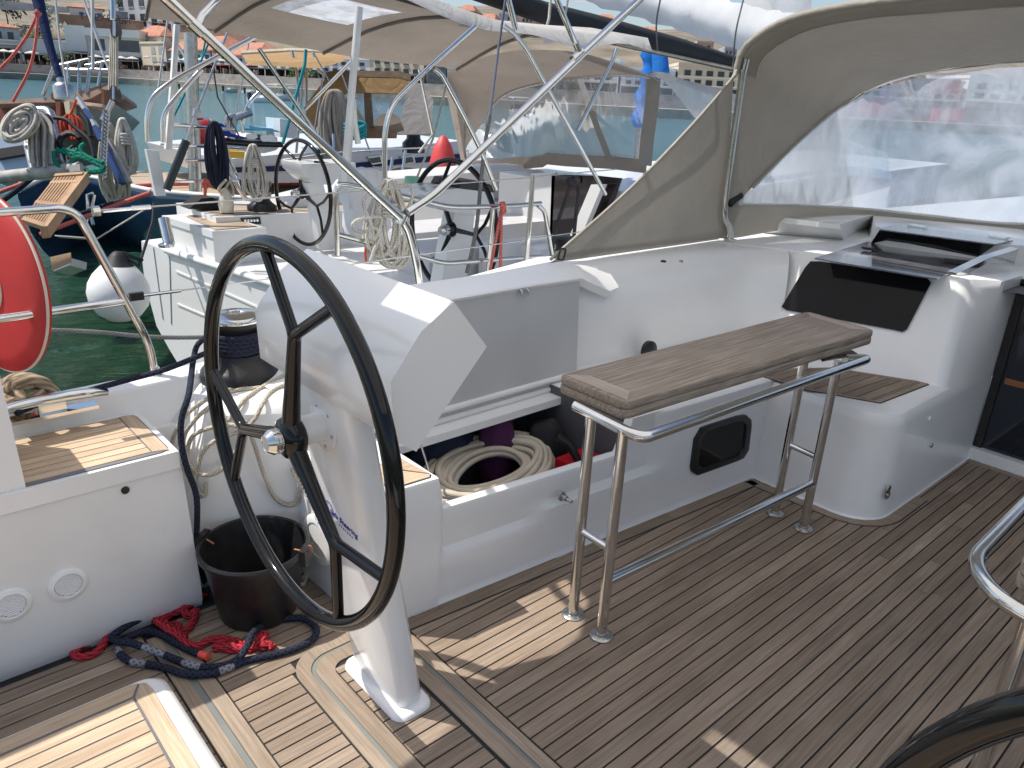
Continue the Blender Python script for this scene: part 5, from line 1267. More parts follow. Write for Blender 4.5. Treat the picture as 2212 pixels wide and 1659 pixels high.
# --- stern rail of the neighbour (near side)
yr = 3.05
F2 = lambda p: Yp(*D2(*p), yr)
nr = thing('pushpit_rail', 'steel rail with two bars round the stern of the neighbouring yacht', 'rail', F2((1750, 1280)))
for nm, P in (('top_tube', [(185, 1100), (165, 470), (180, 375), (240, 360), (420, 392), (960, 508), (1300, 592), (1480, 600), (1820, 592), (2060, 583), (2290, 560)]),):
    b = NB(); tube(b, filletpath([F2(p) for p in P], .06, 5), .0125, 10); obj(nm, b, STEEL, nr, 60)
b = NB(); tube(b, filletpath([F2(p) for p in [(170, 878), (1290, 1185), (1720, 1152), (2300, 1110)]], .06, 5), .0125, 10); obj('lower_tube', b, STEEL, nr, 60)
for P in ([(1795, 600), (1735, 1330)], [(2260, 580), (2330, 640), (2420, 1180)]):
    b = NB(); tube(b, filletpath([F2(p) for p in P], .04, 4), .0125, 10); obj('rail_post', b, STEEL, nr, 60)
# --- bimini and its tubes
nb = thing('bimini', 'grey beige canopy stretched over the helm of the neighbouring yacht', 'bimini', (3.0, 4.6, .6))
Sx = [(1.35, 3.40, 2.04), (2.14, 3.38, 1.985), (2.97, 3.40, 1.88), (3.6, 3.42, 1.875), (4.2, 3.45, 1.90)]
Px = [(1.95, 5.95, 1.92), (2.25, 5.95, 1.90), (2.75, 5.95, 1.845), (3.6, 5.85, 1.76), (4.45, 5.75, 1.735)]
b = NB(); rows = []; nv = 12
for s, p in zip(smoothpath(Sx, 5), smoothpath(Px, 5)):
    r = []
    for j in range(nv + 1):
        t = j / nv; q = V(s).lerp(V(p), t); r.append(q + V((0, 0, .16 * math.sin(math.pi * t) - .02 * (abs(math.cos(math.pi * t)) ** 6))))
    rows.append(r)
R = [[b.verts.new(p) for p in r] for r in rows]
win = set()
for i in range(len(R) - 1):
    for k in range(nv):
        if 8 <= i < 12 and 6 <= k < 9: win.add((i, k)); continue
        b.faces.new((R[i][k], R[i + 1][k], R[i + 1][k + 1], R[i][k + 1]))
obj('canopy', b, CANVN, nb, 60)
b = NB()
for i, k in win: face(b, [rows[i][k], rows[i + 1][k], rows[i + 1][k + 1], rows[i][k + 1]])
obj('canopy_window', b, vinyl('bright_vinyl', .8), nb, 60)
PALE = canvas('pale_canvas', (.60, .57, .53), .15)
b = NB(); e = [r[0] for r in rows]; A = [b.verts.new(p + V((0, -.002, .03))) for p in e]; B = [b.verts.new(p + V((0, -.05, -.03 - .02 * math.sin(i)))) for i, p in enumerate(e)]; C2 = [b.verts.new(p + V((0, .5, .10))) for p in e]
for i in range(len(e) - 1): b.faces.new((A[i], A[i + 1], B[i + 1], B[i])); b.faces.new((A[i], C2[i], C2[i + 1], A[i + 1]))
obj('canopy_edge', b, PALE, nb, 60)
SEAMM = pm('canvas_seam', (.20, .17, .15), .8)
for i in (0, 7, 13, len(rows) - 1):
    b = NB(); tube(b, [p + V((0, 0, -.012)) for p in rows[min(i, len(rows) - 1)]], .012, 6); obj('canopy_bow', b, SEAMM, nb, 60)
def bow(P, y, r=.0125, nm='bimini_leg', fil=.1):
    b = NB(); tube(b, filletpath([Yp(*p, y) for p in P], fil, 6), r, 10); return obj(nm, b, STEEL, nb, 60)
bow([D4(2260, 230), D4(1860, 585), D4(1545, 890), D4(1480, 1120), D4(1482, 1560)], 3.15)
bow([D3(660, 220), D3(760, 290), D3(860, 420), D3(1020, 720), D3(1275, 1180), D3(1545, 1680)], 3.30)
bow([D3(60, 590), D3(130, 640), D3(300, 960), D3(470, 1300), D3(600, 1640)], 3.10)
bow([D3(1645, 420), D3(1600, 540), D3(1300, 1130)], 3.35)
bow([D3(700, -20), D3(770, 255)], 3.3, .016)
bow([D5(2230, 305), D5(1500, 690), D5(1310, 840), D5(1268, 1000), D5(1275, 1225)], 6.0, .018)
bow([D5(1740, 600), D5(1520, 840), D5(1405, 990), D5(1410, 1230)], 6.05, .018)
bow([D4(395, 420), D4(905, 1185), D4(1000, 1330)], 5.7, .016)
bow([D4(1215, 505), D4(790, 945)], 5.2, .014)
for (P, y, lab) in (([D4(1262, 60), D4(1205, 700), D4(1128, 1590)], 3.2, 'white webbing strap running down beside the left wheel of the neighbouring yacht'), ([D5(1528, 215), D5(1500, 640), D5(1445, 1290)], 6.1, 'white webbing strap at the far stern corner of the neighbouring canopy')):
    b = NB(); tube(b, [Yp(*p, y) for p in P], .017 if y < 4 else .022, 6); tube(b, [Yp(P[1][0] + 3, P[1][1] + 40, y + .01), Yp(P[2][0] + 7, P[2][1], y + .02)], .010, 6); tag(obj('strap', b, pm('white_webbing', (.75, .75, .73), .7), None, 60), lab, 'strap')
b = NB(); tube(b, [Yp(*D4(1210, 880), 3.22), Yp(*D4(1220, 1050), 3.22), Yp(*D4(1250, 1240), 3.22)], .014, 6); tag(obj('strap', b, MATS['white_webbing'], None, 60), 'loose white strap end hanging from the strap by the left wheel', 'strap')
tag(obj('sheet_line', (lambda b: (tube(b, [Yp(*D3(682, -10), 3.25), Yp(*D3(620, 420), 3.2), Yp(*D3(545, 1000), 3.1)], .007, 6), b)[1])(NB()), pm('blue_grey_line', (.10, .12, .17), .7), None, 60), 'thin blue grey line slanting down in front of the neighbouring canopy', 'rope')
tag(obj('sheet_line', (lambda b: (tube(b, smoothpath([Yp(*D3(545, 1000), 3.1), Yp(*D3(500, 1280), 3.1), Yp(*D3(470, 1560), 3.1), Yp(1028, 500, 3.1), Yp(1008, 590, 3.1)], 4), .010, 8), b)[1])(NB()), R_GREY, None, 60), 'grey flecked rope tail below the thin blue grey line', 'rope')
# post on the far quarter
b = NB(); tube(b, [Yp(*D5(1645, 290), 7.2), Yp(*D5(1690, 1650), 7.2)], .055, 12); tag(obj('radar_pole', b, STEELD, None, 60), 'thick steel pole standing on the teak deck behind the neighbouring yacht', 'pole')
# --- spray hood of the neighbour
nh = thing('sprayhood', 'beige sprayhood with clear windows of the neighbouring yacht', 'sprayhood', (5.5, 4.7, .8))
ya, yb_ = 3.62, 5.55
def HX(p, x): return Xp(*D3(*p), x)
aftb = smoothpath([HX(p, 4.75) for p in [(330, 1400), (250, 900), (175, 650), (240, 600), (420, 520), (700, 445), (1000, 430), (1300, 452), (1600, 530), (1900, 640), (2010, 700)]], 5)
forb = smoothpath([HX(p, 5.6) for p in [(330, 1290), (440, 1120), (590, 900), (720, 800), (900, 740), (1150, 690), (1300, 672), (1600, 650), (1800, 645), (1930, 665), (1990, 700)]], 5)
b = NB(); A = [[b.verts.new(a.lerp(c, t)) for a, c in zip(aftb, forb)] for t in (0, .33, .66, 1)]
for i in range(3):
    for k in range(len(aftb) - 1): b.faces.new((A[i][k], A[i][k + 1], A[i + 1][k + 1], A[i + 1][k]))
obj('hood_roof', b, CANVN, nh, 60)
bt = smoothpath([HX(p, 5.9) for p in [(335, 1400), (480, 1400), (700, 1395), (900, 1380), (1100, 1360), (1300, 1365), (1500, 1375), (1650, 1385), (1800, 1390), (1870, 1395), (1890, 1400)]], 5)
b = NB(); A = [b.verts.new(p) for p in forb]; B = [b.verts.new(p) for p in bt]
for k in range(len(bt) - 1): b.faces.new((A[k], A[k + 1], B[k + 1], B[k]))
obj('front_window', b, FILMN, nh, 60)
def pstrip(P, x, w_, mt, nm, thk=.006):
    b = NB(); Q = [HX(p, x) for p in P]; A = []; 
    for i, p in enumerate(Q):
        d = (Q[min(i + 1, len(Q) - 1)] - Q[max(0, i - 1)]).normalized(); n = d.cross(V((1, 0, 0))).normalized(); A.append((b.verts.new(p + n * w_), b.verts.new(p - n * w_)))
    for i in range(len(A) - 1): b.faces.new((A[i][0], A[i + 1][0], A[i + 1][1], A[i][1]))
    return obj(nm, b, mt, nh, 60)
pstrip([(1320, 675), (1400, 900), (1480, 1120), (1580, 1380)], 5.72, .035, SEAMM if False else CANV, 'window_bar')
pstrip([(1960, 680), (1945, 900), (1905, 1200), (1885, 1430)], 5.5, .075, CANV, 'window_post')
pstrip([(170, 680), (220, 900), (280, 1180), (330, 1420)], 5.0, .05, CANVN, 'window_post')
pstrip([(330, 1440), (700, 1420), (1000, 1395), (1040, 1370), (1200, 1385), (1600, 1405), (1900, 1440)], 5.86, .06, CANVN, 'window_skirt')
b = NB(); tube(b, [p + V((-.02, 0, 0)) for p in forb[6:]], .016, 8); obj('fore_hoop', b, STEELD, nh, 60)
b = NB(); S0 = [HX(p, 5.5) for p in [(2010, 670), (1980, 1000), (1960, 1330)]]; S1 = [V((8.2, 3.5, 1.15)), V((8.2, 3.45, 1.0)), V((8.2, 3.4, .9))]
A = [b.verts.new(p) for p in S0]; B = [b.verts.new(p) for p in S1]
for k in range(2): b.faces.new((A[k], A[k + 1], B[k + 1], B[k]))
obj('side_window', b, FILMN, nh, 60)
D9 = lambda x, y: (x * .3125 + 979, y * .3125 + 57.6)
up_ = smoothpath([Xp(*D9(*p), 5.4 + i * .5) for i, p in enumerate([(1340, 326), (1450, 336), (1600, 368), (1830, 425), (1960, 470)])], 5)
lo_e = smoothpath([Xp(*D9(*p), 5.4 + i * .35) for i, p in enumerate([(1352, 345), (1430, 362), (1530, 455), (1660, 620), (1760, 720)])], 5)
b = NB(); rows = [[b.verts.new(a.lerp(c, t) + V((0, -.06 * math.sin(math.pi * t), .03 * math.sin(math.pi * t)))) for a, c in zip(up_, lo_e)] for t in (0, .25, .5, .75, 1)]
for i in range(4):
    for k in range(len(up_) - 1): b.faces.new((rows[i][k], rows[i][k + 1], rows[i + 1][k + 1], rows[i + 1][k]))
obj('hood_top', b, PALE, nh, 60)
# --- boom with grey cover and folded white sail
bm = thing('boom', 'dark grey boom with white folded mainsail crossing the upper right', 'boom', (6, 4.7, 2.1))
yB = 4.75
lo_ = [Yp(*p, yB) for p in [(960, -22), (1030, 2), (1170, 50), (1310, 95), (1460, 127), (1600, 158), (1750, 190)]]
hi_ = [Yp(*p, yB) for p in [(960, -75), (1030, -48), (1170, 2), (1310, 37), (1460, 80), (1600, 127), (1750, 166)]]
b = NB(); rows = []
for a, c in zip(lo_, hi_):
    cc_ = (a + c) / 2; h = (c - a).length / 2; u_ = V((0, 0, 1))
    rows.append([cc_ + V((0, .12 * math.cos(t), 0)) + V((0, 0, (c.z - a.z) / 2 * math.sin(t))) + V(((c.x - a.x) / 2 * math.sin(t), 0, 0)) for t in [i * math.pi / 8 for i in range(16)]])
loft(b, rows, True, True); obj('boom_cover', b, canvas('charcoal_canvas', (.035, .038, .045), .0), bm, 60)
sl_ = [Yp(*p, yB) for p in [(1155, -8), (1300, 28), (1400, 58), (1500, 88), (1605, 124), (1750, 160)]]
su_ = [Yp(*p, yB + .05) for p in [(1230, -60), (1400, -35), (1500, -8), (1600, 18), (1690, 32), (1760, 44)]]
b = NB(); n_ = 40; L0, L1 = resample(sl_, n_), resample(su_, n_); rows = []
for k in range(9):
    t = k / 8; rows.append([b.verts.new(a.lerp(c, t) + V((0, .12 * (math.sin(math.pi * t) - .5) + .02 * math.sin(i * 1.3 + k * .8) - .13, .01 * math.sin(i * 2.1)))) for i, (a, c) in enumerate(zip(L0, L1))])
for k in range(8):
    for i in range(n_ - 1): b.faces.new((rows[k][i], rows[k][i + 1], rows[k + 1][i + 1], rows[k + 1][i]))
obj('folded_sail', b, canvas('sail_cloth', (.88, .88, .88), .5), bm, 60)
b = NB(); sack_pts = [(1660, -10), (1668, 20), (1690, 35), (1720, 40), (1748, 48), (1755, -10)]
prism(b, [Yp(*p, yB + .1) for p in sack_pts], (0, .3, 0)); obj('sail_head', b, MATS['sail_cloth'], bm, 60)
for P, lab in (([(1428, -10), (1420, 110)], 'left thin grey lazy line hanging in front of the dark boom'), ([(1608, -10), (1583, 150)], 'right thin grey lazy line hanging in front of the dark boom')):
    tag(obj('lazy_line', (lambda b: (tube(b, smoothpath([Yp(*P[0], yB - .2), Yp((P[0][0] + P[1][0]) / 2 - 6, (P[0][1] + P[1][1]) / 2, yB - .2), Yp(*P[1], yB - .2)], 4), .008, 6), b)[1])(NB()), R_GREY, None, 60), lab, 'rope')
tag(obj('boom_strap', (lambda b: (tube(b, [Yp(1190, -10, yB - .2), Yp(1186, 40, yB - .2), Yp(1175, 80, yB - .2)], .012, 6), tube(b, [Yp(1228, -10, yB - .2), Yp(1220, 40, yB - .2)], .01, 6), b)[2])(NB()), R_WHT, None, 60), 'pale lashing wrapped round the dark boom', 'rope')
tag(obj('mainsheet', (lambda b: (tube(b, [Yp(1690, 170, yB - .1), Yp(1400, 108, yB - .1), Yp(1330, 95, yB - .1)], .012, 6), b)[1])(NB()), R_BEI, None, 60), 'cream line stretched under the dark boom', 'rope')
bmx = thing('furled_sail', 'bright blue sail cover upright behind the clear window', 'sail cover', Xp(1400, 200, 9))
b = NB(); r_ = resample([Xp(*p, 9.0) for p in [(1408, 105), (1405, 160), (1392, 215), (1384, 275)]], 14); tube(b, r_, lambda t: .13 + .03 * math.sin(t * 23), 10); tube(b, [Xp(1410, 105, 9), Xp(1425, 130, 9), Xp(1428, 160, 9)], .12, 8); obj('sail_cover', b, canvas('blue_canvas', (.02, .17, .55), .1), bmx, 60)
b = NB(); tube(b, [Xp(1384, 275, 9), Xp(1375, 360, 9)], .06, 8); obj('mast', b, STEELD, bmx, 60)

# ------------------------------------------------------------------ coiled ropes on rails
def hang(name, lab, mt, topp, L, W, n, r, dirv=(1, 0, 0), seed=1, wrap=True, grp=None, swell=.5):
    rr_ = random.Random(seed); b = NB(); dv = V(dirv).normalized(); nv_ = dv.cross(V((0, 0, 1))).normalized(); topp = V(topp)
    for i in range(n):
        w = W * (.45 + .55 * rr_.random()); l = L * (.82 + .18 * rr_.random()); ox = W * (rr_.random() - .5) * .8; oy = r * 2.2 * (rr_.random() - .5) * 2
        P = []
        for k in range(28):
            t = 2 * math.pi * k / 28; s = math.sin(t); c = math.cos(t)
            zz = -l * (.5 - .5 * c); ww = w * s * (.35 + swell * (-zz / l) if wrap else .5)
            P.append(topp + dv * (ww + ox * (.3 + .7 * (-zz / l))) + nv_ * (oy + .015 * math.sin(2 * t + i)) + V((0, 0, zz + .02 * c)))
        tube(b, P, r, 7, True)
    if wrap:
        for j in range(4): tube(b, [topp + dv * (W * .30 * math.cos(a)) + nv_ * (r * 5 * math.sin(a)) + V((0, 0, -L * .24 - j * r * 1.9)) for a in [k * math.pi / 8 for k in range(16)]], r, 7, True)
    return tag(obj(name, b, mt, None, 70), lab, 'rope', grp)
G_ = 'coiled ropes hung up on the moored boats'
rp_ = Vector((1, -.25, 0))
hang('rope_coil', 'large cream rope coil hanging on the neighbouring rail in front of the right wheel', R_WHT, Yp(838, 398, 3.0), .36, .13, 16, .0085, rp_, 3, True, G_)
b = NB(); tube(b, smoothpath([Yp(*D2(*p), 2.98) for p in [(600, 420), (470, 500), (460, 600), (540, 800), (560, 940), (640, 720), (470, 710), (350, 760), (360, 830), (450, 855), (560, 810), (620, 900), (560, 1050), (520, 1180)]], 6), .0085, 8); tube(b, smoothpath([Yp(*D2(*p), 2.98) for p in [(700, 410), (830, 380), (930, 370), (960, 460), (930, 580), (820, 690), (760, 720)]], 6), .0085, 8); tag(obj('rope_tail', b, R_WHT, None, 70), 'loose cream rope loops beside the large cream coil', 'rope')
hang('rope_coil', 'grey white rope coil hanging left of the left wheel of the neighbouring yacht', R_WHT, Yp(546, 318, 6.4), .42, .12, 16, .009, rp_, 5, True, G_)
hang('rope_coil', 'navy blue rope coil hanging on the far rail', R_NAVY, Yp(462, 270, 6.6), .50, .13, 14, .015, rp_, 6, False, G_)
hang('rope_coil', 'tan and grey rope coils hanging on the chain by the blue hull', R_BEI, Dp(*D7(1400, 380), 9.2), .95, .20, 14, .02, rp_, 8, True, G_)
hang('rope_coil', 'grey white rope coil hanging near the teak deck of the blue yacht', R_WHT, Dp(*D7(1590, 320), 9.0), .62, .16, 14, .018, rp_, 9, True, G_)
b = NB()
for k in range(2): tube(b, [Yp(*D2(1890 - 10 * k, 570), 3.02), Yp(*D2(1830 + 48 * k, 900), 3.0), Yp(*D2(1760 + 110 * k, 1270), 3.0)], .008, 7)
tube(b, [Yp(*D2(1890, 550), 3.0), Yp(*D2(1905, 660), 3.0)], .016, 7); tag(obj('rail_lashing', b, R_COR, None, 70), 'coral red line tied to the neighbouring stern rail', 'rope')
b = NB(); tube(b, smoothpath([Yp(*D3(*p), 3.05) for p in [(1250, 1560), (1190, 1750), (1110, 2000), (1070, 2280)]], 5), .011, 7); tube(b, smoothpath([Yp(*D3(*p), 3.05) for p in [(1270, 1560), (1310, 1650), (1290, 1850), (1270, 2060)]], 5), .011, 7); tube(b, [Yp(*D3(1225, 1560), 3.04), Yp(*D3(1275, 1590), 3.04)], .02, 7); tag(obj('fender_line', b, R_DARK, None, 70), 'charcoal line tied to the guard wire beside the sprayhood', 'rope')
b = NB(); tube(b, smoothpath([Zp(*D2(*p), .20) for p in [(1210, 1310), (1260, 1330), (1350, 1320), (1330, 1290), (1290, 1310), (1230, 1320)]], 5, True), .013, 8, True); tag(obj('rope_end', b, R_YEL, None, 70), 'small yellow rope loop on the teak platform edge', 'rope')
tag(obj('rope_end', (lambda b: (tube(b, smoothpath([Yp(*D2(*p), 3.1) for p in [(520, 940), (480, 980), (470, 1080), (478, 1165)]], 5), .006, 6), b)[1])(NB()), pm('orange_cord', (.75, .10, .03), .6), None, 70), 'thin orange cord hanging below the large cream coil', 'rope')
b = NB(); lathe(b, [(.055, -.045), (.06, 0), (.055, .045)], 20, frame(Yp(*D2(955, 345), 5.0), (0, 0, 1))); tag(obj('horseshoe_light', b, pm('green_white_reel', (.25, .55, .40), .4), None, 50), 'small green and white reel on the neighbouring cockpit side', 'reel')
b = NB(); bmesh.ops.create_cube(b, size=1); bmesh.ops.subdivide_edges(b, edges=b.edges[:], cuts=3, use_grid_fill=True); c = Yp(*D2(450, 590), 3.35)
for v in b.verts: v.co = c + V((v.co.x * .20, v.co.y * .12, v.co.z * .36)) + V((.01 * math.sin(v.co.z * 9), .01 * math.cos(v.co.x * 8), 0))
bevel(b, .03, 2); tag(obj('lifesling_bag', b, pm('white_cloth_bag', (.75, .76, .78), .7, var=.05, bump=.2), None), 'white cloth bag hung on the neighbouring stern rail', 'bag')
# ================================================================== WATER
def water_mat():
    mt, nt, N, L, b = nodes('harbour_water')
    tc = N.new('ShaderNodeTexCoord'); sp = N.new('ShaderNodeSeparateXYZ'); L.new(tc.outputs['Object'], sp.inputs[0])
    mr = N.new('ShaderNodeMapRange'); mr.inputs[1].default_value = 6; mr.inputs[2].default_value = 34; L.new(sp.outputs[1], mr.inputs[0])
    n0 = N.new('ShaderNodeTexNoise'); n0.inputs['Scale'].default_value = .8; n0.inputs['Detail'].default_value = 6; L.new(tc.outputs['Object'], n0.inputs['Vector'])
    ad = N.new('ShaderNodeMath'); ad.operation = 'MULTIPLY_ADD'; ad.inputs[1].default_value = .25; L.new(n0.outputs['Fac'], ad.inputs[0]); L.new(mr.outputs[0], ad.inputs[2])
    r = ramp(N, L, ad.outputs[0], [(.10, (.003, .022, .005)), (.26, (.008, .042, .014)), (.60, (.05, .15, .155)), (1.0, (.085, .215, .235))])  # base colour holds the near shade and depth, and far sky reflection
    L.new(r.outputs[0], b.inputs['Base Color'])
    b.inputs['Roughness'].default_value = .06; b.inputs['IOR'].default_value = 1.33
    mp = N.new('ShaderNodeMapping'); mp.inputs['Rotation'].default_value = (0, 0, .7); mp.inputs['Scale'].default_value = (1.0, 2.2, 1); L.new(tc.outputs['Object'], mp.inputs[0])
    n1 = N.new('ShaderNodeTexNoise'); n1.inputs['Scale'].default_value = 1.7; n1.inputs['Detail'].default_value = 7; n1.inputs['Roughness'].default_value = .6; n1.inputs['Distortion'].default_value = .6; L.new(mp.outputs[0], n1.inputs['Vector'])
    bp = N.new('ShaderNodeBump'); bp.inputs['Strength'].default_value = .8; bp.inputs['Distance'].default_value = .22; L.new(n1.outputs['Fac'], bp.inputs['Height']); L.new(bp.outputs[0], b.inputs['Normal'])
    return mt
ZW = -1.05
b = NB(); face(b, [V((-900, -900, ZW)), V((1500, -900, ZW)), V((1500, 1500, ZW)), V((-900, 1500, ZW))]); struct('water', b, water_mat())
# ================================================================== FAR SHORE
SH = [(-600, 60, 210), (0, 203, 0), (0, 0, 0)]
tab = [(-700, 150), (-300, 190), (0, 206), (250, 206), (325, 201), (425, 172), (553, 155), (700, 142), (936, 130), (1200, 122), (1422, 120), (1700, 124), (2000, 132), (2300, 150), (2700, 190), (3300, 260)]
def dist(px):
    for (a, da), (c, dc) in zip(tab, tab[1:]):
        if px <= c: return da + (dc - da) * (px - a) / (c - a)
    return tab[-1][1]
HZ = lambda px: 141 + .0508 * px + 27     # horizon row
def BP(px, py, off=0.0):
    d = ray(px, py); h = math.hypot(d.x, d.y); k = (dist(px) + off) / h; return CAM + d * k
def BZ_(px, z, off=0.0):
    d = ray(px, HZ(px)); h = math.hypot(d.x, d.y); k = (dist(px) + off) / h; return V((d.x * k, d.y * k, z))
STONE = pm('quay_stone', (.27, .25, .23), .8, var=.25, vs=.6, bump=.3, bs_=3, stretch=(1, 1, 2))
PALEST = pm('pale_quay_paving', (.50, .46, .40), .8, var=.1, vs=.5)
pxs = list(range(-700, 3301, 40))
def band(name, o1, z1, o2, z2, mt):
    b = NB(); A = [b.verts.new(BZ_(p, z1, o1)) for p in pxs]; B = [b.verts.new(BZ_(p, z2, o2)) for p in pxs]
    for i in range(len(pxs) - 1): b.faces.new((A[i], A[i + 1], B[i + 1], B[i]))
    return b
TZ_ = 2.1
b = band('', 0, ZW - .5, 0, .25, 0); q = band('', 0, .25, 4.5, .28, 0)
struct('quay_edge', b, pm('wet_quay', (.20, .20, .17), .7, var=.3, vs=.8)); struct('quay', q, PALEST)
struct('promenade_wall', band('', 4.5, .27, 4.6, TZ_, 0), STONE); struct('promenade', band('', 4.6, TZ_, 26, TZ_ + .05, 0), PALEST)
HILL = pm('dry_hillside', (.23, .19, .14), .95, var=.4, vs=.12, bump=.6, bs_=.5, dirt=((.10, .12, .06), .8))
b = NB(); prof = [(25.5, TZ_), (27, 4.5), (32, 9), (40, 11.5), (60, 14), (110, 21), (190, 30), (320, 44), (600, 60)]
rows = []
for o, z in prof: rows.append([b.verts.new(BZ_(p, z * (1.0 if p < 900 else max(.62, 1 - (p - 900) / 2600)) + (1.2 * math.sin(p * .013 + o) + .8 * math.sin(p * .031)) * (o > 45), o)) for p in pxs])
for i in range(len(rows) - 1):
    for k in range(len(pxs) - 1): b.faces.new((rows[i][k], rows[i][k + 1], rows[i + 1][k + 1], rows[i + 1][k]))
struct('hillside', b, HILL)
# retaining walls and the upper road
b = NB()
def wallband(name, lab, px0, px1, y0a, y1a, y0b, y1b, off, mt):
    b = NB(); n = 12; A = []; 
    for i in range(n + 1):
        t = i / n; px = px0 + (px1 - px0) * t; A.append((BP(px, y0a + (y0b - y0a) * t, off), BP(px, y1a + (y1b - y1a) * t, off)))
    vs = [(b.verts.new(a), b.verts.new(c), b.verts.new(BZ_(px0 + (px1 - px0) * i / n, a.z, off + 1.0))) for i, (a, c) in enumerate(A)]
    for i in range(n): b.faces.new((vs[i][1], vs[i + 1][1], vs[i + 1][0], vs[i][0])); b.faces.new((vs[i][0], vs[i + 1][0], vs[i + 1][2], vs[i][2]))
    return tag(obj(name, b, mt, None), lab, 'wall')
BRW = pm('brown_render', (.26, .17, .12), .9, var=.2, vs=.4, dirt=((.12, .10, .09), .4)); GRW = pm('grey_concrete', (.30, .31, .33), .85, var=.15, vs=.4)
wall1 = wallband('retaining_wall', 'brown retaining wall with dark painted letters above the white houses', 125, 540, 29, 58, 66, 98, 30, BRW)
wall2 = wallband('retaining_wall', 'grey parapet wall of the upper road above the lettered wall', 235, 540, 22, 45, 46, 72, 34, GRW)
wall3 = wallband('retaining_wall', 'pale wall with blue sprayed patches at the top left', -60, 150, -6, 18, 16, 28, 33, pm('pale_painted_wall', (.48, .47, .44), .85, var=.1, vs=.3, dirt=((.12, .20, .42), .9)))
GRAF = pm('dark_spray_paint', (.04, .03, .03), .8)
def graf(txt, px, py, h, par):
    a = BP(px, py, 29.6); c = BP(px + 20, py + 1.2, 29.6); x = (c - a).normalized(); n = V((x.y, -x.x, 0)).normalized(); n = n if n.dot(CAM - a) > 0 else -n
    return text('painted_letters', txt, frame(a + n * .3, n, x), h, GRAF, par, .02)
graf('ΤΥ ΕΧΘΡ', 215, 39, 2.1, wall1); graf('ΟΡΓ', 273, 47, 2.0, wall1); graf('antiFA ΡΕ', 340, 54, 2.1, wall1)
# ------------------------------------------------------------------ buildings
def C_(n, c, v=.08, d=None): return pm(n, c, .85, var=v, vs=.25, dirt=d)
WH1 = C_('white_render', (.76, .75, .72), .05, ((.42, .38, .32), .35)); GB = C_('grey_blue_render', (.42, .44, .48), .06, ((.3, .3, .3), .3)); CREAM = C_('cream_render', (.58, .50, .38), .06, ((.4, .34, .26), .4)); PINK = C_('pink_render', (.55, .40, .33), .06); LBL = C_('light_blue_render', (.50, .55, .62), .05)
TILE = pm('red_roof_tiles', (.44, .20, .13), .85, var=.25, vs=1.2, bump=.5, bs_=4); GLS = pm('dark_window_glass', (.03, .04, .05), .12, var=.3, vs=.4); GLB = pm('glazed_front', (.07, .09, .11), .1, var=.35, vs=.3, coat=.3); DARKI = pm('shaded_cafe', (.035, .033, .032), .8, var=.6, vs=.8); SHUT = C_('grey_shutter', (.30, .31, .33)); SLAT = C_('blue_shutter', (.15, .25, .38))  # shaded_cafe: recess shade painted as dark sheets on the house fronts
def bld(name, lab, px0, px1, ytop0, ytop1, off, zb, wallm, depth=9.0, wins=(), roof=None, cafe=None, extra=None, grp=None, ytb=None):
    """front face between two picture columns; wins = list of (u0,u1,v0,v1,material,partname) on the face"""
    A0, A1 = BZ_(px0, zb, off), BZ_(px1, zb, off); zt0, zt1 = BP(px0, ytop0, off).z, BP(px1, ytop1, off).z
    zt = (zt0 + zt1) / 2; t = thing(name, lab, 'building', (A0 + A1) / 2, grp)
    x = (A1 - A0); n = V((-x.y, x.x, 0)).normalized(); n = n if n.dot((A0 + A1) / 2 - CAM) > 0 else -n
    b = NB(); prism(b, [A0, A1, V((A1.x, A1.y, zt)), V((A0.x, A0.y, zt))], n * depth); obj('wall', b, wallm, t)
    P = lambda u, v, o=0: A0 + x * u + V((0, 0, (zt - zb) * v)) - n * o
    for u0, u1, v0, v1, mt, nm in wins:
        b = NB(); prism(b, [P(u0, v0, .02), P(u1, v0, .02), P(u1, v1, .02), P(u0, v1, .02)], n * -.06); w_ = obj(nm, b, mt, t)
        if nm == 'window':
            b = NB(); fw_ = .035 * (v1 - v0)
            prism(b, [P(u0 - .004, v0 - fw_ * 1.6, .0), P(u1 + .004, v0 - fw_ * 1.6, 0), P(u1 + .004, v0, 0), P(u0 - .004, v0, 0)], n * -.22); obj('sill', b, wallm, w_)
    if roof == 'tile' or (isinstance(roof, tuple) and roof[0] == 'tile'):
        rh = roof[1] if isinstance(roof, tuple) else 2.4; e = .5; u = x.normalized()
        c = [A0 - u * e - n * e, A1 + u * e - n * e, A1 + u * e + n * (depth + e), A0 - u * e + n * (depth + e)]
        c = [V((p.x, p.y, zt)) for p in c]; in_ = min(depth / 2, x.length / 2 * .8)
        r0 = (c[0] + c[3]) / 2 + u * in_ * .9 + V((0, 0, rh)); r1 = (c[1] + c[2]) / 2 - u * in_ * .9 + V((0, 0, rh))
        b = NB(); face(b, [c[0], c[1], r1, r0]); face(b, [c[2], c[3], r0, r1]); face(b, [c[1], c[2], r1]); face(b, [c[3], c[0], r0]); prism(b, [p - V((0, 0, .02)) for p in c], (0, 0, -.25)); obj('roof', b, TILE, t)
    elif roof == 'flat':
        b = NB(); prism(b, [P(-.01, 1, .25), P(1.01, 1, .25), P(1.01, 1, .25) + n * (depth + .4), P(-.01, 1, .25) + n * (depth + .4)], (0, 0, .45)); obj('cornice', b, wallm, t)
    elif isinstance(roof, tuple) and roof[0] == 'slab':
        b = NB(); prism(b, [P(-.02, 1, 1.2), P(1.02, 1, 1.2), P(1.02, 1) + n * depth, P(-.02, 1) + n * depth], (0, 0, roof[1])); obj('roof_slab', b, wallm, t)
    if extra: extra(t, P, n, x, zt)
    return t
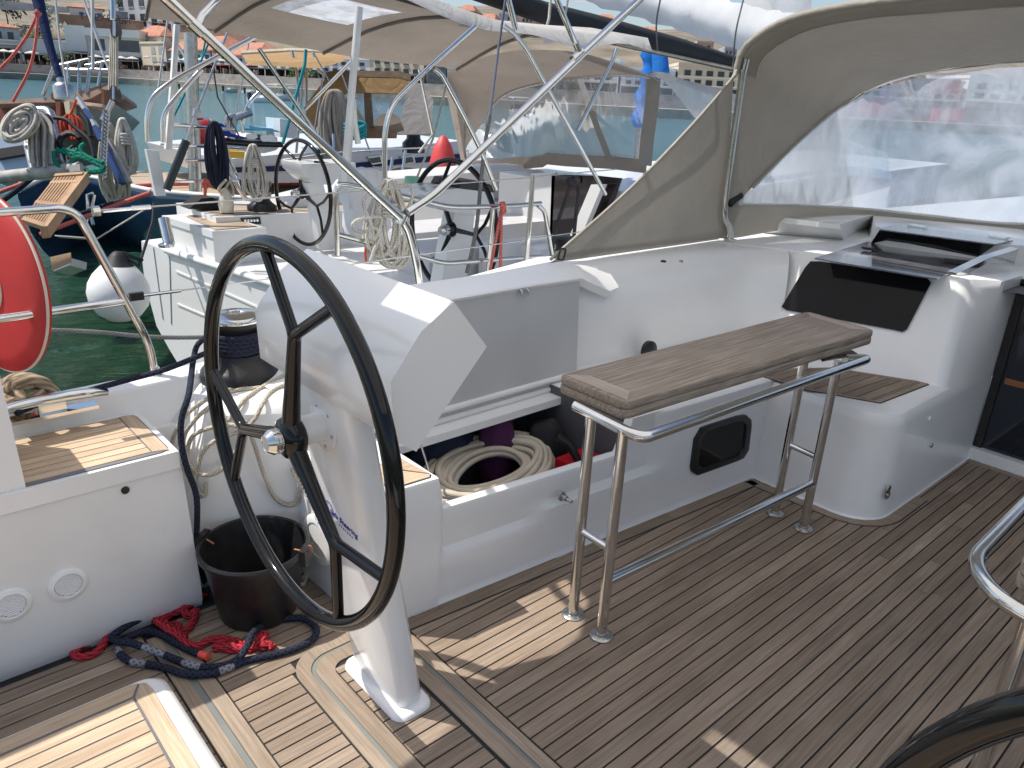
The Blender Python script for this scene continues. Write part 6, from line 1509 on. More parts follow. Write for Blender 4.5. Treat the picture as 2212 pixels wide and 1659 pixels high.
def grid(nu, vs, w, h, mt=GLS, nm='window', u0=.06, u1=.94):
    out = []
    for v in vs:
        for i in range(nu):
            c = u0 + (u1 - u0) * (i + .5) / nu; out.append((c - w / 2, c + w / 2, v - h / 2, v + h / 2, mt, nm))
    return out
OF = 15
def balus(t, P, n, x, zt):
    for v, o in ((.52, 1.4), (.63, 1.4)):
        b = NB(); prism(b, [P(-.02, v, o), P(1.0, v, o), P(1.0, v, 0), P(-.02, v, 0)], (0, 0, .18)); obj('balcony_slab' if v < .6 else 'balcony_rail', b, WH1, t)
    b = NB()
    for i in range(60): prism(b, [P(i / 60, .53, 1.35), P(i / 60 + .008, .53, 1.35), P(i / 60 + .008, .63, 1.35), P(i / 60, .63, 1.35)], n * .12)
    obj('baluster_row', b, WH1, t)
bld('townhouse', 'grey blue house with white balcony balustrade at the far left shore', -60, 58, 54, 60, OF, TZ_, GB, 10, grid(4, (.77,), .11, .20) + grid(6, (.22,), .13, .40, DARKI, 'cafe_shade_panel'), ('tile', 1.6), extra=balus)
def cafe(col, lo=.0, hi=1.0, vv=.40):
    def f(t, P, n, x, zt):
        b = NB(); prism(b, [P(lo, vv, 0), P(hi, vv, 0), P(hi, vv - .06, 3.2), P(lo, vv - .06, 3.2)], (0, 0, .12)); obj('awning', b, col, t)
        k = max(3, int(x.length / 5))
        for i in range(k + 1):
            u = lo + (hi - lo) * i / k; b = NB(); tube(b, [P(u, 0, 3.1), P(u, vv - .06, 3.1)], .07, 6); obj('awning_post', b, WH1, t)
    return f
NAVYA = C_('navy_awning', (.03, .04, .08)); DKA = C_('dark_awning', (.05, .05, .06)); REDA = C_('maroon_awning', (.22, .04, .04))
bld('cafe_building', 'low white building with plain parapet and dark cafe below on the left shore', 58, 160, 89, 91, OF, TZ_, WH1, 9, [(.03, .97, .02, .44, DARKI, 'cafe_shade_panel')], 'flat', extra=cafe(DKA, vv=.46))
bld('modern_house', 'blank bright white tower block beside the glazed house on the left shore', 154, 198, 54, 57, OF - 1, TZ_, WH1, 12, [(.02, .98, .02, .36, DARKI, 'cafe_shade_panel'), (.72, .95, .74, .80, WH1, 'ledge')], None, extra=cafe(DKA, vv=.37))
bld('modern_house', 'white modern house with wide roof slab and glazed upper floor on the shore', 198, 314, 78, 84, OF, TZ_, WH1, 12, [(.08, .34, .56, .92, GLB, 'glazing'), (.44, .97, .56, .92, GLB, 'glazing'), (.0, 1, .44, .50, WH1, 'balcony_slab'), (.02, .98, .03, .40, DARKI, 'cafe_shade_panel')], ('slab', 1.7), extra=cafe(DKA, vv=.30))
bld('house', 'narrow cream white house with tall grey shutters behind the steel pole', 314, 366, 93, 97, OF - 2, TZ_, CREAM, 8, [(.42, .58, .62, .88, SHUT, 'shutter'), (.72, .88, .62, .88, SHUT, 'shutter'), (.42, .58, .30, .52, SHUT, 'shutter'), (.72, .88, .30, .52, SHUT, 'shutter'), (.05, .3, .5, .54, WH1, 'balcony_slab'), (.05, .95, .02, .2, DARKI, 'cafe_shade_panel')], 'flat')
bld('house', 'white gabled house with orange red roof just under the lettered wall', 296, 358, 74, 82, OF + 9, TZ_, WH1, 8, grid(3, (.8,), .12, .12), ('tile', 2.6))
bld('house', 'long light blue house with big orange roof and maroon awning on the shore', 366, 470, 104, 112, OF, TZ_, LBL, 10, grid(5, (.66,), .07, .24) + [(.02, .98, .03, .40, DARKI, 'cafe_shade_panel')], ('tile', 3.0), extra=cafe(NAVYA, vv=.44))
bld('house', 'light blue house with orange roof right of the long one on the shore', 470, 560, 116, 121, OF, TZ_, LBL, 10, grid(4, (.68,), .08, .26) + [(.02, .98, .03, .42, DARKI, 'cafe_shade_panel')], ('tile', 2.6), extra=cafe(REDA, vv=.46))
bld('cottage', 'white cottage with orange roof and blue shutters on the upper road', 172, 242, 16, 21, 33, 11.0, WH1, 6, [(.28, .40, .25, .8, SLAT, 'shutter'), (.56, .68, .25, .8, SLAT, 'shutter'), (.82, .94, .25, .8, SLAT, 'shutter')], ('tile', .8))
bld('mansion', 'tall grey stone mansion with dark doors at the top of the picture', 262, 420, -60, -50, 40, 11.5, C_('grey_stone_front', (.36, .36, .38), .1), 12, grid(6, (.18, .55), .07, .24) , 'flat')
bld('apartment_block', 'dark glazed apartment block right of the tan sprayhood', 920, 962, 128, 131, OF, TZ_, C_('dark_grey_render', (.12, .14, .16)), 10, grid(2, (.2, .45, .7, .9), .38, .14, GLB), 'flat')
bld('cafe_building', 'white shop building with dark awning behind the tan canopy', 560, 690, 128, 133, OF, TZ_, WH1, 10, grid(6, (.72,), .07, .26) + [(.02, .98, .03, .42, DARKI, 'cafe_shade_panel')], 'flat', extra=cafe(DKA, vv=.46))
bld('cafe_building', 'pale two storey building behind the white motorboat', 690, 800, 126, 130, OF, TZ_, WH1, 10, grid(5, (.45, .78), .09, .18) + [(.02, .98, .03, .28, DARKI, 'cafe_shade_panel')], 'flat', extra=cafe(NAVYA, vv=.32))
bld('cafe_building', 'cream two storey building left of the dark glazed block', 800, 915, 120, 125, OF, TZ_, CREAM, 10, grid(5, (.45, .78), .09, .18) + [(.02, .98, .03, .28, DARKI, 'cafe_shade_panel')], 'flat', extra=cafe(DKA, vv=.32))
bcol = [GB, C_('grey_concrete_block', (.36, .37, .40)), WH1, LBL, CREAM, WH1, GB, PINK, WH1]
for i, (a, c, y) in enumerate(((965, 1080, 148), (1085, 1190, 120), (1195, 1330, 128), (1335, 1450, 150), (1455, 1590, 142), (1600, 1760, 160), (1770, 1900, 168), (1910, 2060, 175), (2070, 2260, 172))):
    lab = ['grey blue', 'grey concrete', 'white', 'light blue', 'cream', 'bright white', 'slate blue', 'pinkish', 'chalk white'][i] + ' block seen through the clear windows, ' + ['fifth', 'fourth', 'third', 'second', 'first', 'next', 'second', 'third', 'last'][i] + (' left of' if i < 5 else ' right of') + ' the sprayhood post'
    bld('waterfront_block', lab, a, c, y, y + 4, OF, TZ_, bcol[i], 10, grid(5, (.48, .78), .10, .17) + [(.0, 1, .36, .40, WH1, 'balcony_slab'), (.0, 1, .64, .67, WH1, 'balcony_slab'), (.02, .98, .03, .30, DARKI, 'cafe_shade_panel')], 'flat')
# two red shop signs by the far quay seen through the front window
for i, (px, py, w_, lab) in enumerate(((1890, 246, 70, 'long red sign on the far quay seen through the front window'), (2040, 200, 60, 'upper red sign on the far quay seen through the front window'), (2045, 262, 66, 'lower red sign on the far quay seen through the front window'))):
    A, C = BP(px - w_ / 2, py, 3), BP(px + w_ / 2, py + 2, 3); b = NB(); h = 2.2 if i == 0 else 1.9
    prism(b, [A, C, C + V((0, 0, h)), A + V((0, 0, h))], (.3, .3, 0)); tag(obj('red_sign', b, pm('red_sign_board', (.75, .03, .05), .5), None), lab, 'sign')
# hillside houses
rh_ = random.Random(11); k = 0
adj = ['white', 'cream', 'pink', 'pale blue', 'grey']; mts = [WH1, CREAM, PINK, LBL, GB]
spots = [(960, 38, 60), (1000, 22, 90), (1040, 44, 45), (1085, 30, 75), (1350, 96, 50), (1385, 70, 85), (1415, 112, 40), (1450, 88, 62), (1485, 118, 45), (1505, 92, 70), (1535, 124, 50), (1560, 104, 72), (1340, 66, 100), (1770, 22, 80), (1800, 34, 50), (1835, 30, 65), (1875, 40, 50), (1640, 60, 95), (1700, 50, 70), (930, 20, 95), (890, 30, 70), (840, 25, 60), (1920, 45, 60), (1980, 40, 75), (2050, 48, 60), (2120, 50, 70), (2190, 46, 60), (1130, 20, 80), (1180, 40, 60), (1240, 30, 70), (1290, 45, 55)]
for px, py, off in spots:
    wpx = rh_.uniform(26, 46); j = rh_.randrange(5); zb = BP(px, py + 60, off).z
    top = BP(px, py, off).z; fl_ = rh_.random() < .35
    t = bld('hill_house', f'{adj[j]} {"red roofed" if fl_ else "flat roofed"} house on the far slope', px - wpx / 2, px + wpx / 2, py, py + 2, off, zb, mts[j], 9, grid(rh_.choice((2, 3)), (.62, .86), .16, .13), ('tile', 1.8) if fl_ else 'flat', grp='houses on the far slope')
    ks = sorted(q[0] for q in spots).index(px) + 1
    ORD = 'first second third fourth fifth sixth seventh eighth ninth tenth eleventh twelfth thirteenth fourteenth fifteenth sixteenth seventeenth eighteenth nineteenth twentieth'.split() + ['twenty-' + w for w in 'first second third fourth fifth sixth seventh eighth ninth'.split()] + ['thirtieth', 'thirty-first']
    t['label'] = f'{ORD[ks - 1]} slope house from left, {adj[j]}, {"red roofed" if fl_ else "flat roofed"}, ' + ('above the beige canopy' if px < 1100 else 'over the dark boom' if px < 1300 else 'below the dark boom' if px < 1600 else 'above the sprayhood') 
# ------------------------------------------------------------------ trees
LEAF = {'oleander': pm('pale_oleander_leaf', (.30, .33, .24), .7, var=.5, vs=.7, island=.5), 'green': pm('green_leaf', (.075, .13, .03), .7, var=.4, vs=.7, island=.5), 'dark': pm('dark_leaf', (.035, .06, .025), .7, var=.4, vs=.7, island=.5)}
BARK = pm('bark', (.10, .075, .05), .9, var=.3)
def tree(lab, px, py, off, rx, rz, kind, n=260, zb=None, seed=1, grp='trees on the far shore'):
    c = BP(px, py, off); zb = TZ_ if zb is None else zb; t = thing('tree', lab, 'tree', V((c.x, c.y, zb)), grp); r2 = random.Random(seed)
    b = NB(); tube(b, [V((c.x, c.y, zb)), V((c.x + .2, c.y, (zb + c.z) / 2)), c], lambda q: .22 - .12 * q, 7)
    for i in range(5): a = i * 1.3; tube(b, [c - V((0, 0, rz * .5)), c + V((math.cos(a) * rx * .6, math.sin(a) * rx * .6, rz * .3 * math.sin(i)))], lambda q: .1 - .07 * q, 5)
    obj('trunk', b, BARK, t)
    b = NB(); lob = [V((r2.gauss(0, .45), r2.gauss(0, .45), r2.gauss(0, .45))) for _ in range(9)]
    for i in range(n):
        l = r2.choice(lob); d = V((r2.gauss(0, 1), r2.gauss(0, 1), r2.gauss(0, 1))).normalized() * r2.uniform(.25, .5) + l
        p = c + V((d.x * rx, d.y * rx, d.z * rz)); s = r2.uniform(.16, .34) * max(.6, rx / 2.2)
        u = V((r2.gauss(0, 1), r2.gauss(0, 1), r2.gauss(0, .6))).normalized(); w_ = u.orthogonal().normalized()
        face(b, [p - u * s, p + w_ * s * .6, p + u * s, p - w_ * s * .6 + V((0, 0, s * .3))])
    obj('crown', b, LEAF[kind], t, 0)
tree('pale flowering bush tree, upper half, beside the leaning navy pole', 99, 36, 26, 3.0, 2.8, 'oleander', 420, 6, 1)
tree('pale flowering bush tree, lower half, beside the leaning navy pole', 96, 62, 22, 3.6, 2.8, 'oleander', 420, 4, 2)
tree('green shrub on the flat roof parapet at the left', 66, 80, 20, 3.2, 1.2, 'green', 260, 3, 3)
tree('leafy green tree in front of the left cafes', 112, 124, 9, 2.6, 1.6, 'green', 320, None, 4)
tree('dark green tree by the striped awnings on the left shore', 140, 128, 9, 2.6, 1.6, 'dark', 320, None, 5)
tree('round green tree before the grey stone mansion', 330, 12, 36, 2.0, 1.8, 'green', 260, 10.5, 6)
tree('small green tree near the mansion door', 256, 4, 36, 1.6, 1.8, 'green', 220, 10.5, 7)
tree('dark trees at the top left corner of the slope', 8, 6, 36, 4.5, 3.5, 'dark', 360, 8, 8)
tree('fresh green tree behind the white motorboat', 640, 158, 8, 1.8, 1.3, 'green', 240, None, 9)
tree('fresh green palm like tree right of the teal line', 672, 160, 8, 1.8, 1.6, 'green', 240, None, 10)
for i, (px, py) in enumerate(((1230, 190), (1180, 200), (990, 190))): tree(f'green tree seen through the neighbouring clear window, {["right", "middle", "left"][i]} one', px, py, 8, 2.2, 1.8, 'dark', 200, None, 20 + i)
b = NB()
um = C_('cream_parasol', (.62, .58, .50))
for i, px in enumerate((18, 40, 78, 215, 240, 268, 292, 385, 410, 440, 480, 505)):
    c = BZ_(px, TZ_, 8); t = thing('parasol', f'cream cafe parasol on the far promenade, number {i + 1} counted from the left', 'parasol', c, 'cafe parasols on the promenade')
    t['label'] = 'cream cafe parasol on the far promenade before the shaded cafe fronts'
    b = NB(); tube(b, [c, c + V((0, 0, 2.5))], .04, 6); obj('pole', b, STEELD, t); b = NB(); lathe(b, [(1.5, 2.25), (1.45, 2.4), (0.05, 2.85)], 8, Matrix.Translation(c)); obj('parasol_top', b, um, t, 20)
rcaf = random.Random(4); b = NB()
for i in range(150):
    px = rcaf.uniform(-20, 560); c = BZ_(px, TZ_, rcaf.uniform(5.5, 12)); s = rcaf.uniform(.3, .6)
    vs = box(b, c + V((-s * .5, -s * .5, 0)), c + V((s * .5, s * .5, s * 1.7)))
o_ = obj('terrace_clutter', b, pm('cafe_chairs', (.16, .11, .09), .8, var=.5, vs=.5, island=.8), None); tag(o_, 'crowded chairs and tables on the cafe terraces along the far shore', 'cafe seating', None, 'stuff')
# ------------------------------------------------------------------ boats at the far quay
def small_boat(lab, px, py, L, mt, cabin=False, ang=.5, grp='small boats along the far quay'):
    c = Zp(px, py, ZW); t = thing('motorboat', lab, 'boat', c, grp); R_ = Matrix.Rotation(ang, 4, 'Z'); M = Matrix.Translation(c) @ R_
    W = L * .32; b = NB(); rows = []
    for s in (0, .2, .5, .75, .92, 1.0):
        w = W / 2 * (1 - max(0, s - .45) ** 2 * 3.1); w = max(w, .04); x = (s - .5) * L; z = .5 + .25 * s
        rows.append([M @ V((x, y * w, zz)) for y, zz in ((-1, z), (-.92, .1), (-.5, -.25), (.5, -.25), (.92, .1), (1, z), (.86, z), (.7, .25), (-.7, .25), (-.86, z))])
    loft(b, rows, True, True); obj('hull', b, mt, t, 40)
    b = NB(); box(b, (-L * .1, -W * .3, .3), (L * .12, W * .3, .8)); bevel(b, .08, 2); bmesh.ops.transform(b, matrix=M, verts=b.verts); obj('console', b, WH1, t)
    b = NB(); box(b, (-L * .55, -.15, .2), (-L * .47, .15, 1.1)); bevel(b, .05, 2); bmesh.ops.transform(b, matrix=M, verts=b.verts); obj('outboard_motor', b, BLKP, t)
    if cabin:
        b = NB(); prism(b, [M @ V((-L * .3, -W * .42, 1.9)), M @ V((L * .25, -W * .42, 1.95)), M @ V((L * .25, W * .42, 1.95)), M @ V((-L * .3, W * .42, 1.9))], (0, 0, .12)); bevel(b, .04, 2); obj('hard_top', b, WH1, t)
        for sx in (-.28, .22):
            for sy in (-.4, .4): b = NB(); tube(b, [M @ V((L * sx, W * sy, .6)), M @ V((L * sx * .9, W * sy, 1.92))], .04, 6); obj('top_strut', b, STEELD, t)
        b = NB(); prism(b, [M @ V((L * .13, -W * .38, .7)), M @ V((L * .13, W * .38, .7)), M @ V((L * .02, W * .34, 1.3)), M @ V((L * .02, -W * .34, 1.3))], (.03, 0, 0)); obj('windscreen', b, GLB, t)
small_boat('little wooden dinghy under the pale quay, right of the rope tackle', 302, 182, 4.0, PINK, ang=.2)
small_boat('white dinghy moored by the quay behind the left canopy tubes', 424, 196, 4.2, WHN, ang=.3)
small_boat('tiny white dinghy by the quay left of the leaning tackle', 405, 196, 3.0, WHN, ang=.2)
small_boat('grey dinghy by the quay left of the white motorboat', 498, 200, 3.4, GREYG, ang=.4)
small_boat('low white boat at the quay in front of the seated cafe', 538, 204, 5.0, WHN, ang=.9)
small_boat('white motorboat with hard top behind the steel tube', 612, 216, 7.2, WHN, True, .4)
small_boat('white hard top motorboat farther along the quay', 640, 204, 7.5, WHN, True, .7)
small_boat('white launch out on the water below the hard tops', 572, 222, 4.0, WHN, ang=.2)
small_boat('white motorboat behind the neighbouring clear window', 1120, 252, 7.0, WHN, True, 1.0)
for i, (px, py) in enumerate(((50, 168), (142, 170))):
    b = NB(); bmesh.ops.create_icosphere(b, subdivisions=2, radius=.45); c = Zp(px, py + 1, ZW)
    for v in b.verts: v.co = v.co + c
    tag(obj('mooring_buoy', b, WH1, None, 60), f'white mooring buoy on the water at far left, {["left", "right"][i]} one of two', 'buoy', 'mooring buoys off the far quay')
# ================================================================== BLUE YACHT AND ITS GEAR
def D8(x, y): return (x * .29166, y * .29166 + 368.7)             # crop (0,640)-(1120,1480)
NAVY = pm('navy_hull', (.045, .095, .17), .12, var=.15, vs=2, coat=.6)
by = thing('sailing_yacht', 'dark blue hulled yacht with white blue striped cabin beyond the white one', 'yacht', Zp(600, 470, -1))
edge = [(40, 420), (90, 395), (135, 388), (182, 388), (222, 394), (273, 408), (330, 420), (450, 431), (600, 440), (750, 445), (900, 447), (1030, 446)]
fare = [(40, 380), (90, 372), (135, 368), (183, 366), (240, 368), (290, 370), (340, 372), (450, 374), (600, 376), (750, 377), (900, 378), (1030, 378)]
E_ = [Zp(*p, .0) for p in edge]; F_ = [Zp(*p, .02) for p in fare]
b = NB(); A = [b.verts.new(p) for p in E_]; B = [b.verts.new(p) for p in F_]
for i in range(len(A) - 1): b.faces.new((A[i], A[i + 1], B[i + 1], B[i]))
obj('teak_deck', b, wood('blue_yacht_teak', ((.34, .26, .18), (.46, .37, .27), (.55, .46, .35)), 'x', isl=.1), by)
inb = V((.55, .835, 0)); b = NB(); rows = []
for dz, k in ((.0, 0.0), (-.06, -.03), (-.10, -.02), (-.55, .16), (-.85, .42), (-1.35, 1.1)): rows.append([b.verts.new(p + V((0, 0, dz + .04)) + inb * k) for p in E_])
for i in range(len(rows) - 1):
    for k in range(len(E_) - 1): b.faces.new((rows[i][k], rows[i][k + 1], rows[i + 1][k + 1], rows[i + 1][k]))
obj('hull', b, NAVY, by, 60)
b = NB(); tube(b, [p + V((0, 0, .05)) for p in E_], .035, 8); obj('cap_rail', b, pm('white_cap_rail', (.72, .73, .74), .3), by, 60)
for dz, k in ((-.62, .40), (-.72, .55)):
    b = NB(); tube(b, [p + V((0, 0, dz + .04)) + inb * (k - .03) for p in E_], .025, 6); obj('boot_stripe', b, BLKP, by, 60)
yc = 10.6
CW = pm('white_cabin_side', (.66, .68, .72), .3, var=.04, vs=1)
def cab(P, mt, nm, dy=0, th=.05):
    b = NB(); prism(b, [Yp(*p, yc + dy) for p in P], (0, th, 0)); return obj(nm, b, mt, by)
cab([(478, 345), (600, 334), (760, 326), (1000, 304), (1000, 372), (910, 382), (760, 392), (560, 396), (498, 388)], CW, 'cabin_side', 0, 3.0)
cab([(505, 362), (760, 353), (1000, 332), (1000, 343), (760, 365), (508, 373)], C_('navy_stripe', (.018, .032, .09), .1), 'cabin_stripe', -.03)
for x in (802, 872): cab([(x - 7, 339), (x + 22, 335), (x + 26, 352), (x + 2, 356)], STEELD, 'window_frame', -.05); cab([(x - 2, 342), (x + 19, 339), (x + 22, 350), (x + 4, 353)], GLS, 'cabin_window', -.07)
b = NB(); tube(b, smoothpath([Zp(*p, .06) for p in [(295, 402), (360, 398), (480, 396), (600, 397), (740, 398), (900, 396)]], 4), .03, 8); tag(obj('mooring_line', b, R_COR, None, 70), 'coral red line lying along the teak deck of the blue yacht', 'rope')
b = NB(); c = Yp(*D4(1730, 1160), 9.5); lathe(b, [(.16, -.25), (.16, -.12), (.10, -.06), (.09, .1), (.12, .14), (.12, .2), (0, .21)], 20, Matrix.Translation(c)); tag(obj('winch', b, BLKP, None, 50), 'dark winch at the front of the tan sprayhood', 'winch')
# tan sprayhood and bimini
TANC = canvas('tan_canvas', (.43, .275, .13), .2); BRNC = canvas('brown_canvas', (.20, .14, .09), .1); CRC = canvas('cream_canvas', (.62, .56, .44), .2)
th_ = thing('sprayhood', 'tan brown sprayhood with pale windows beyond the left wheel', 'sprayhood', Dp(790, 300, 10.5))
X4 = lambda p, d: Dp(*D4(*p), d)
def quad(P, d, mt, nm, par, off=0):
    b = NB(); prism(b, [X4(p, d) for p in P], fwd * .03); return obj(nm, b, mt, par)
quad([(970, 625), (1060, 605), (1620, 615), (1705, 650), (1705, 700), (1600, 670), (1080, 660), (960, 690)], 10.4, BRNC, 'hood_top', th_)
quad([(960, 692), (1080, 662), (1600, 672), (1700, 702), (1690, 812), (1300, 800), (1150, 800), (1000, 900), (960, 1090), (800, 1090), (800, 900)], 10.6, TANC, 'hood_side', th_)
quad([(1215, 832), (1300, 830), (1310, 1090), (1225, 1090)], 10.65, FILMN, 'hood_window', th_); quad([(1370, 840), (1660, 855), (1600, 1090), (1380, 1090)], 10.65, FILMN, 'hood_window', th_)
quad([(1300, 805), (1362, 808), (1385, 1095), (1312, 1095)], 10.62, BRNC, 'window_bar', th_)
quad([(1000, 1090), (1600, 1090), (1580, 1190), (1280, 1190)], 10.7, pm('varnish_coaming', (.28, .15, .07), .4), 'wood_coaming', th_)
quad([(1690, 700), (1780, 720), (1900, 860), (1890, 1160), (1590, 1160)], 10.3, canvas('grey_side_cloth', (.45, .42, .39), .3), 'side_cloth', th_)
tbm = thing('bimini', 'thin tan awning stretched left of the tan sprayhood', 'bimini', Dp(640, 260, 11))
b = NB(); A = [X4(p, 11.5) for p in [(248, 470), (690, 445), (1215, 468)]]; B = [X4(p, 9.8) for p in [(285, 535), (650, 555), (1100, 540)]]
va = [b.verts.new(p) for p in A]; vb = [b.verts.new(p) for p in B]
for i in range(2): b.faces.new((va[i], va[i + 1], vb[i + 1], vb[i]))
obj('awning_cloth', b, TANC, tbm)
b = NB(); va = [b.verts.new(p + V((0, 0, .02))) for p in B]; vb = [b.verts.new(X4(q, 9.75)) for q in [(290, 560), (900, 590), (1050, 555)]]
for i in range(2): b.faces.new((va[i], va[i + 1], vb[i + 1], vb[i]))
obj('awning_valance', b, TANC, tbm)
b = NB(); tube(b, A, .05, 6); obj('awning_edge', b, CRC, tbm)
for P in ([(680, 440), (720, 620), (740, 900)], [(860, 450), (905, 600), (1000, 690)], [(805, 560), (800, 940)]): b = NB(); tube(b, [X4(p, 10.6) for p in P], .022, 6); obj('awning_pole', b, STEELD, tbm)
hang('rope_coil', 'big grey brown hawser coil in front of the tan sprayhood', pm('hawser', (.30, .26, .22), .9, var=.2), X4((1050, 800), 9.6), .80, .30, 26, .024, right, 12, False, G_, .9)
b = NB(); prism(b, [X4(p, 9.9) for p in [(1130, 860), (1200, 850), (1320, 1060), (1180, 1110), (960, 1060)]], fwd * .3); bevel(b, .05, 2); tag(obj('folded_cover', b, pm('dark_grey_cloth', (.14, .13, .12), .9, var=.2), None), 'dark grey folded cover below the hawser coil', 'cover')
b = NB(); sk_ = [X4(p, 9.7) for p in [(1400, 1030), (1450, 985), (1530, 975), (1600, 1000), (1620, 1060), (1500, 1090), (1390, 1085)]]; prism(b, sk_, fwd * .3); bevel(b, .05, 2); tag(obj('folded_cover', b, pm('taupe_bundle', (.22, .18, .14), .9), None), 'taupe bundle lying beside the tan sprayhood windows', 'cover')
# dinghy on deck
dg = thing('dinghy', 'white dinghy with blue cover carried across the deck beyond', 'dinghy', Yp(560, 320, 9.4))
yd = 9.4; X6 = lambda p, dy=0: Yp(*D6(*p), yd + dy)
b = NB(); rows = []
for dy, s in ((0, 1), (.5, 1.02), (1.0, .9)):
    rows.append([X6(p, dy) * 1 + V((0, 0, 0)) for p in [(960, 920), (1700, 985), (1640, 1050), (1500, 1085), (1380, 1092), (1150, 1050), (985, 980)]])
loft(b, rows, True, True); obj('dinghy_hull', b, pm('dinghy_tube', (.62, .62, .60), .5), dg, 30)
b = NB(); tube(b, [X6(p, -.02) for p in [(940, 935), (1300, 965), (1720, 975)]], .035, 8); obj('rub_strake', b, BLKP, dg, 60)
b = NB(); prism(b, [X6(p, .0) for p in [(960, 905), (1280, 900), (1690, 940), (1690, 965), (960, 930)]], (0, .8, 0)); obj('dinghy_floor', b, pm('dinghy_inside', (.52, .47, .40), .7, var=.15, vs=5), dg)
b = NB(); prism(b, [X6(p, -.05) for p in [(905, 700), (940, 700), (1010, 760), (1060, 830), (1280, 890), (1180, 905), (1000, 860), (900, 800)]], (0, .3, 0)); bevel(b, .03, 2); obj('blue_cover', b, canvas('royal_blue_canvas', (.015, .045, .32), .1), dg)
b = NB(); prism(b, [X6(p) for p in [(1260, 840), (1380, 825), (1410, 880), (1350, 915), (1240, 890)]], (0, .3, 0)); bevel(b, .02, 2); obj('seat_cushion', b, WHN, dg)
b = NB(); prism(b, [X6(p, .02) for p in [(1400, 900), (1520, 860), (1660, 880), (1640, 940), (1410, 940)]], (0, .3, 0)); obj('dash_panel', b, BLKP, dg)
for x, y in ((1480, 890), (1560, 895), (1600, 915)):
    b = NB(); lathe(b, [(.05, 0), (.05, .03), (.02, .035)], 12, frame(X6((x, y), -.0), (0, -1, 0))); obj('dash_gauge', b, WHN, dg)
b = NB(); tube(b, [X6((1060, 900)), X6((1100, 640)), X6((1310, 555))], .05, 8); tube(b, [X6((1020, 840)), X6((1015, 620)), X6((1110, 590))], .035, 8); tube(b, [X6((1000, 830)), X6((1090, 790)), X6((1080, 600))], .03, 8); obj('fishing_crane', b, STEELD, dg)
b = NB(); tube(b, smoothpath([X6(p) for p in [(1215, 830), (1215, 640), (1280, 450), (1430, 285)]], 5), .022, 6); tag(obj('hoist', b, STEEL, None, 60), 'thin curved steel davit arm above the dinghy', 'davit')
b = NB(); prism(b, [X6(p) for p in [(1290, 730), (1650, 790), (1720, 820), (1300, 770)]], (0, .3, 0)); prism(b, [X6(p, .4) for p in [(1230, 740), (1650, 770), (1650, 800), (1240, 790)]], (0, .3, 0)); tag(obj('paddle_board', b, pm('sky_blue_board', (.10, .38, .55), .4), None), 'sky blue board lying behind the dinghy', 'board')
b = NB(); prism(b, [X6(p, .2) for p in [(1690, 640), (1900, 660), (1930, 900), (1700, 880)]], (0, .4, 0)); bevel(b, .04, 2); tag(obj('life_raft', b, pm('white_box', (.62, .66, .70), .5), None), 'white upright box right of the dinghy', 'box')
b = NB(); prism(b, [X6(p, -.3) for p in [(1000, 1060), (1240, 1070), (1230, 1150), (1010, 1150)]], (0, .3, 0)); bevel(b, .05, 2); tag(obj('jerry_can', b, pm('yellow_can', (.75, .42, .02), .5), None), 'yellow container under the dinghy', 'container')
b = NB(); bmesh.ops.create_icosphere(b, subdivisions=2, radius=.16)
for v in b.verts: v.co = v.co + X6((665, 790))
tag(obj('navigation_buoy', b, pm('red_white_paint', (.6, .03, .04), .5), None, 60), 'small red ball on the rail left of the navy coil', 'ball')
for P, lab in (([(290, 715), (780, 760), (1100, 780)], 'upper steel rail behind the navy coil'), ([(150, 985), (760, 1000), (1230, 1020)], 'middle steel rail behind the navy coil'), ([(470, 1185), (830, 1180)], 'short lower steel rail behind the navy coil'), ([(330, 1450), (1000, 1445), (1300, 1430)], 'lowest steel rail over the coral line')):
    b = NB(); tube(b, [Yp(*D6(*p), 6.7) for p in P], .016, 6); tag(obj('guard_rail', b, STEEL, None, 60), lab, 'rail', 'far side stern rails of the white neighbour')
b = NB(); tube(b, [Yp(*D6(*p), 6.8) for p in [(605, 640), (780, 640), (1000, 1050), (1260, 1700)]], .014, 6); tag(obj('rail_stay', b, STEEL, None, 60), 'slanting steel stay in front of the striped cabin', 'rail')
b = NB(); tube(b, [Yp(*D6(*p), 6.75) for p in [(760, 1010), (1060, 1380), (1240, 1680)]], .018, 6); tag(obj('rail_stay', b, STEEL, None, 60), 'second slanting steel stay crossing the striped cabin', 'rail')
b = NB(); tube(b, smoothpath([Yp(*D6(*p), 6.6) for p in [(720, 1640), (725, 1500), (690, 1470), (740, 1430), (780, 1500), (720, 1530), (690, 1500)]], 4), .014, 6); tag(obj('rope_knot', b, R_COR, None, 60), 'coral red knot tied on the lowest far rail', 'rope')
b = NB(); P = [Yp(*D6(*p), 6.5) for p in [(1000, 1430), (930, 1500), (900, 1570), (960, 1600), (1010, 1500), (1050, 1460), (1090, 1560), (1080, 1640)]]; tube(b, smoothpath(P, 4), .012, 6); tag(obj('rope_knot', b, R_BEI, None, 60), 'cream line tied above the small white fender', 'rope')
b = NB(); lathe(b, [(0, -.09), (.055, -.085), (.065, -.02), (.05, .05), (.025, .10), (.012, .11)], 14, Matrix.Translation(Yp(*D1(1015, 545), 6.5))); tag(obj('small_fender', b, pm('old_fender', (.66, .62, .50), .5), None, 60), 'small cream fender on the far deck edge', 'fender')
b = NB(); q = [Yp(*D1(*p), 6.7) for p in [(630, 620), (700, 560), (760, 510), (880, 500), (960, 560), (1000, 620)]]; prism(b, q, (0, .2, 0)); bevel(b, .04, 2); tag(obj('black_bundle', b, pm('black_net', (.015, .015, .016), .9, bump=.6, bs_=60), None), 'black bundle lying on the far deck edge', 'bundle')
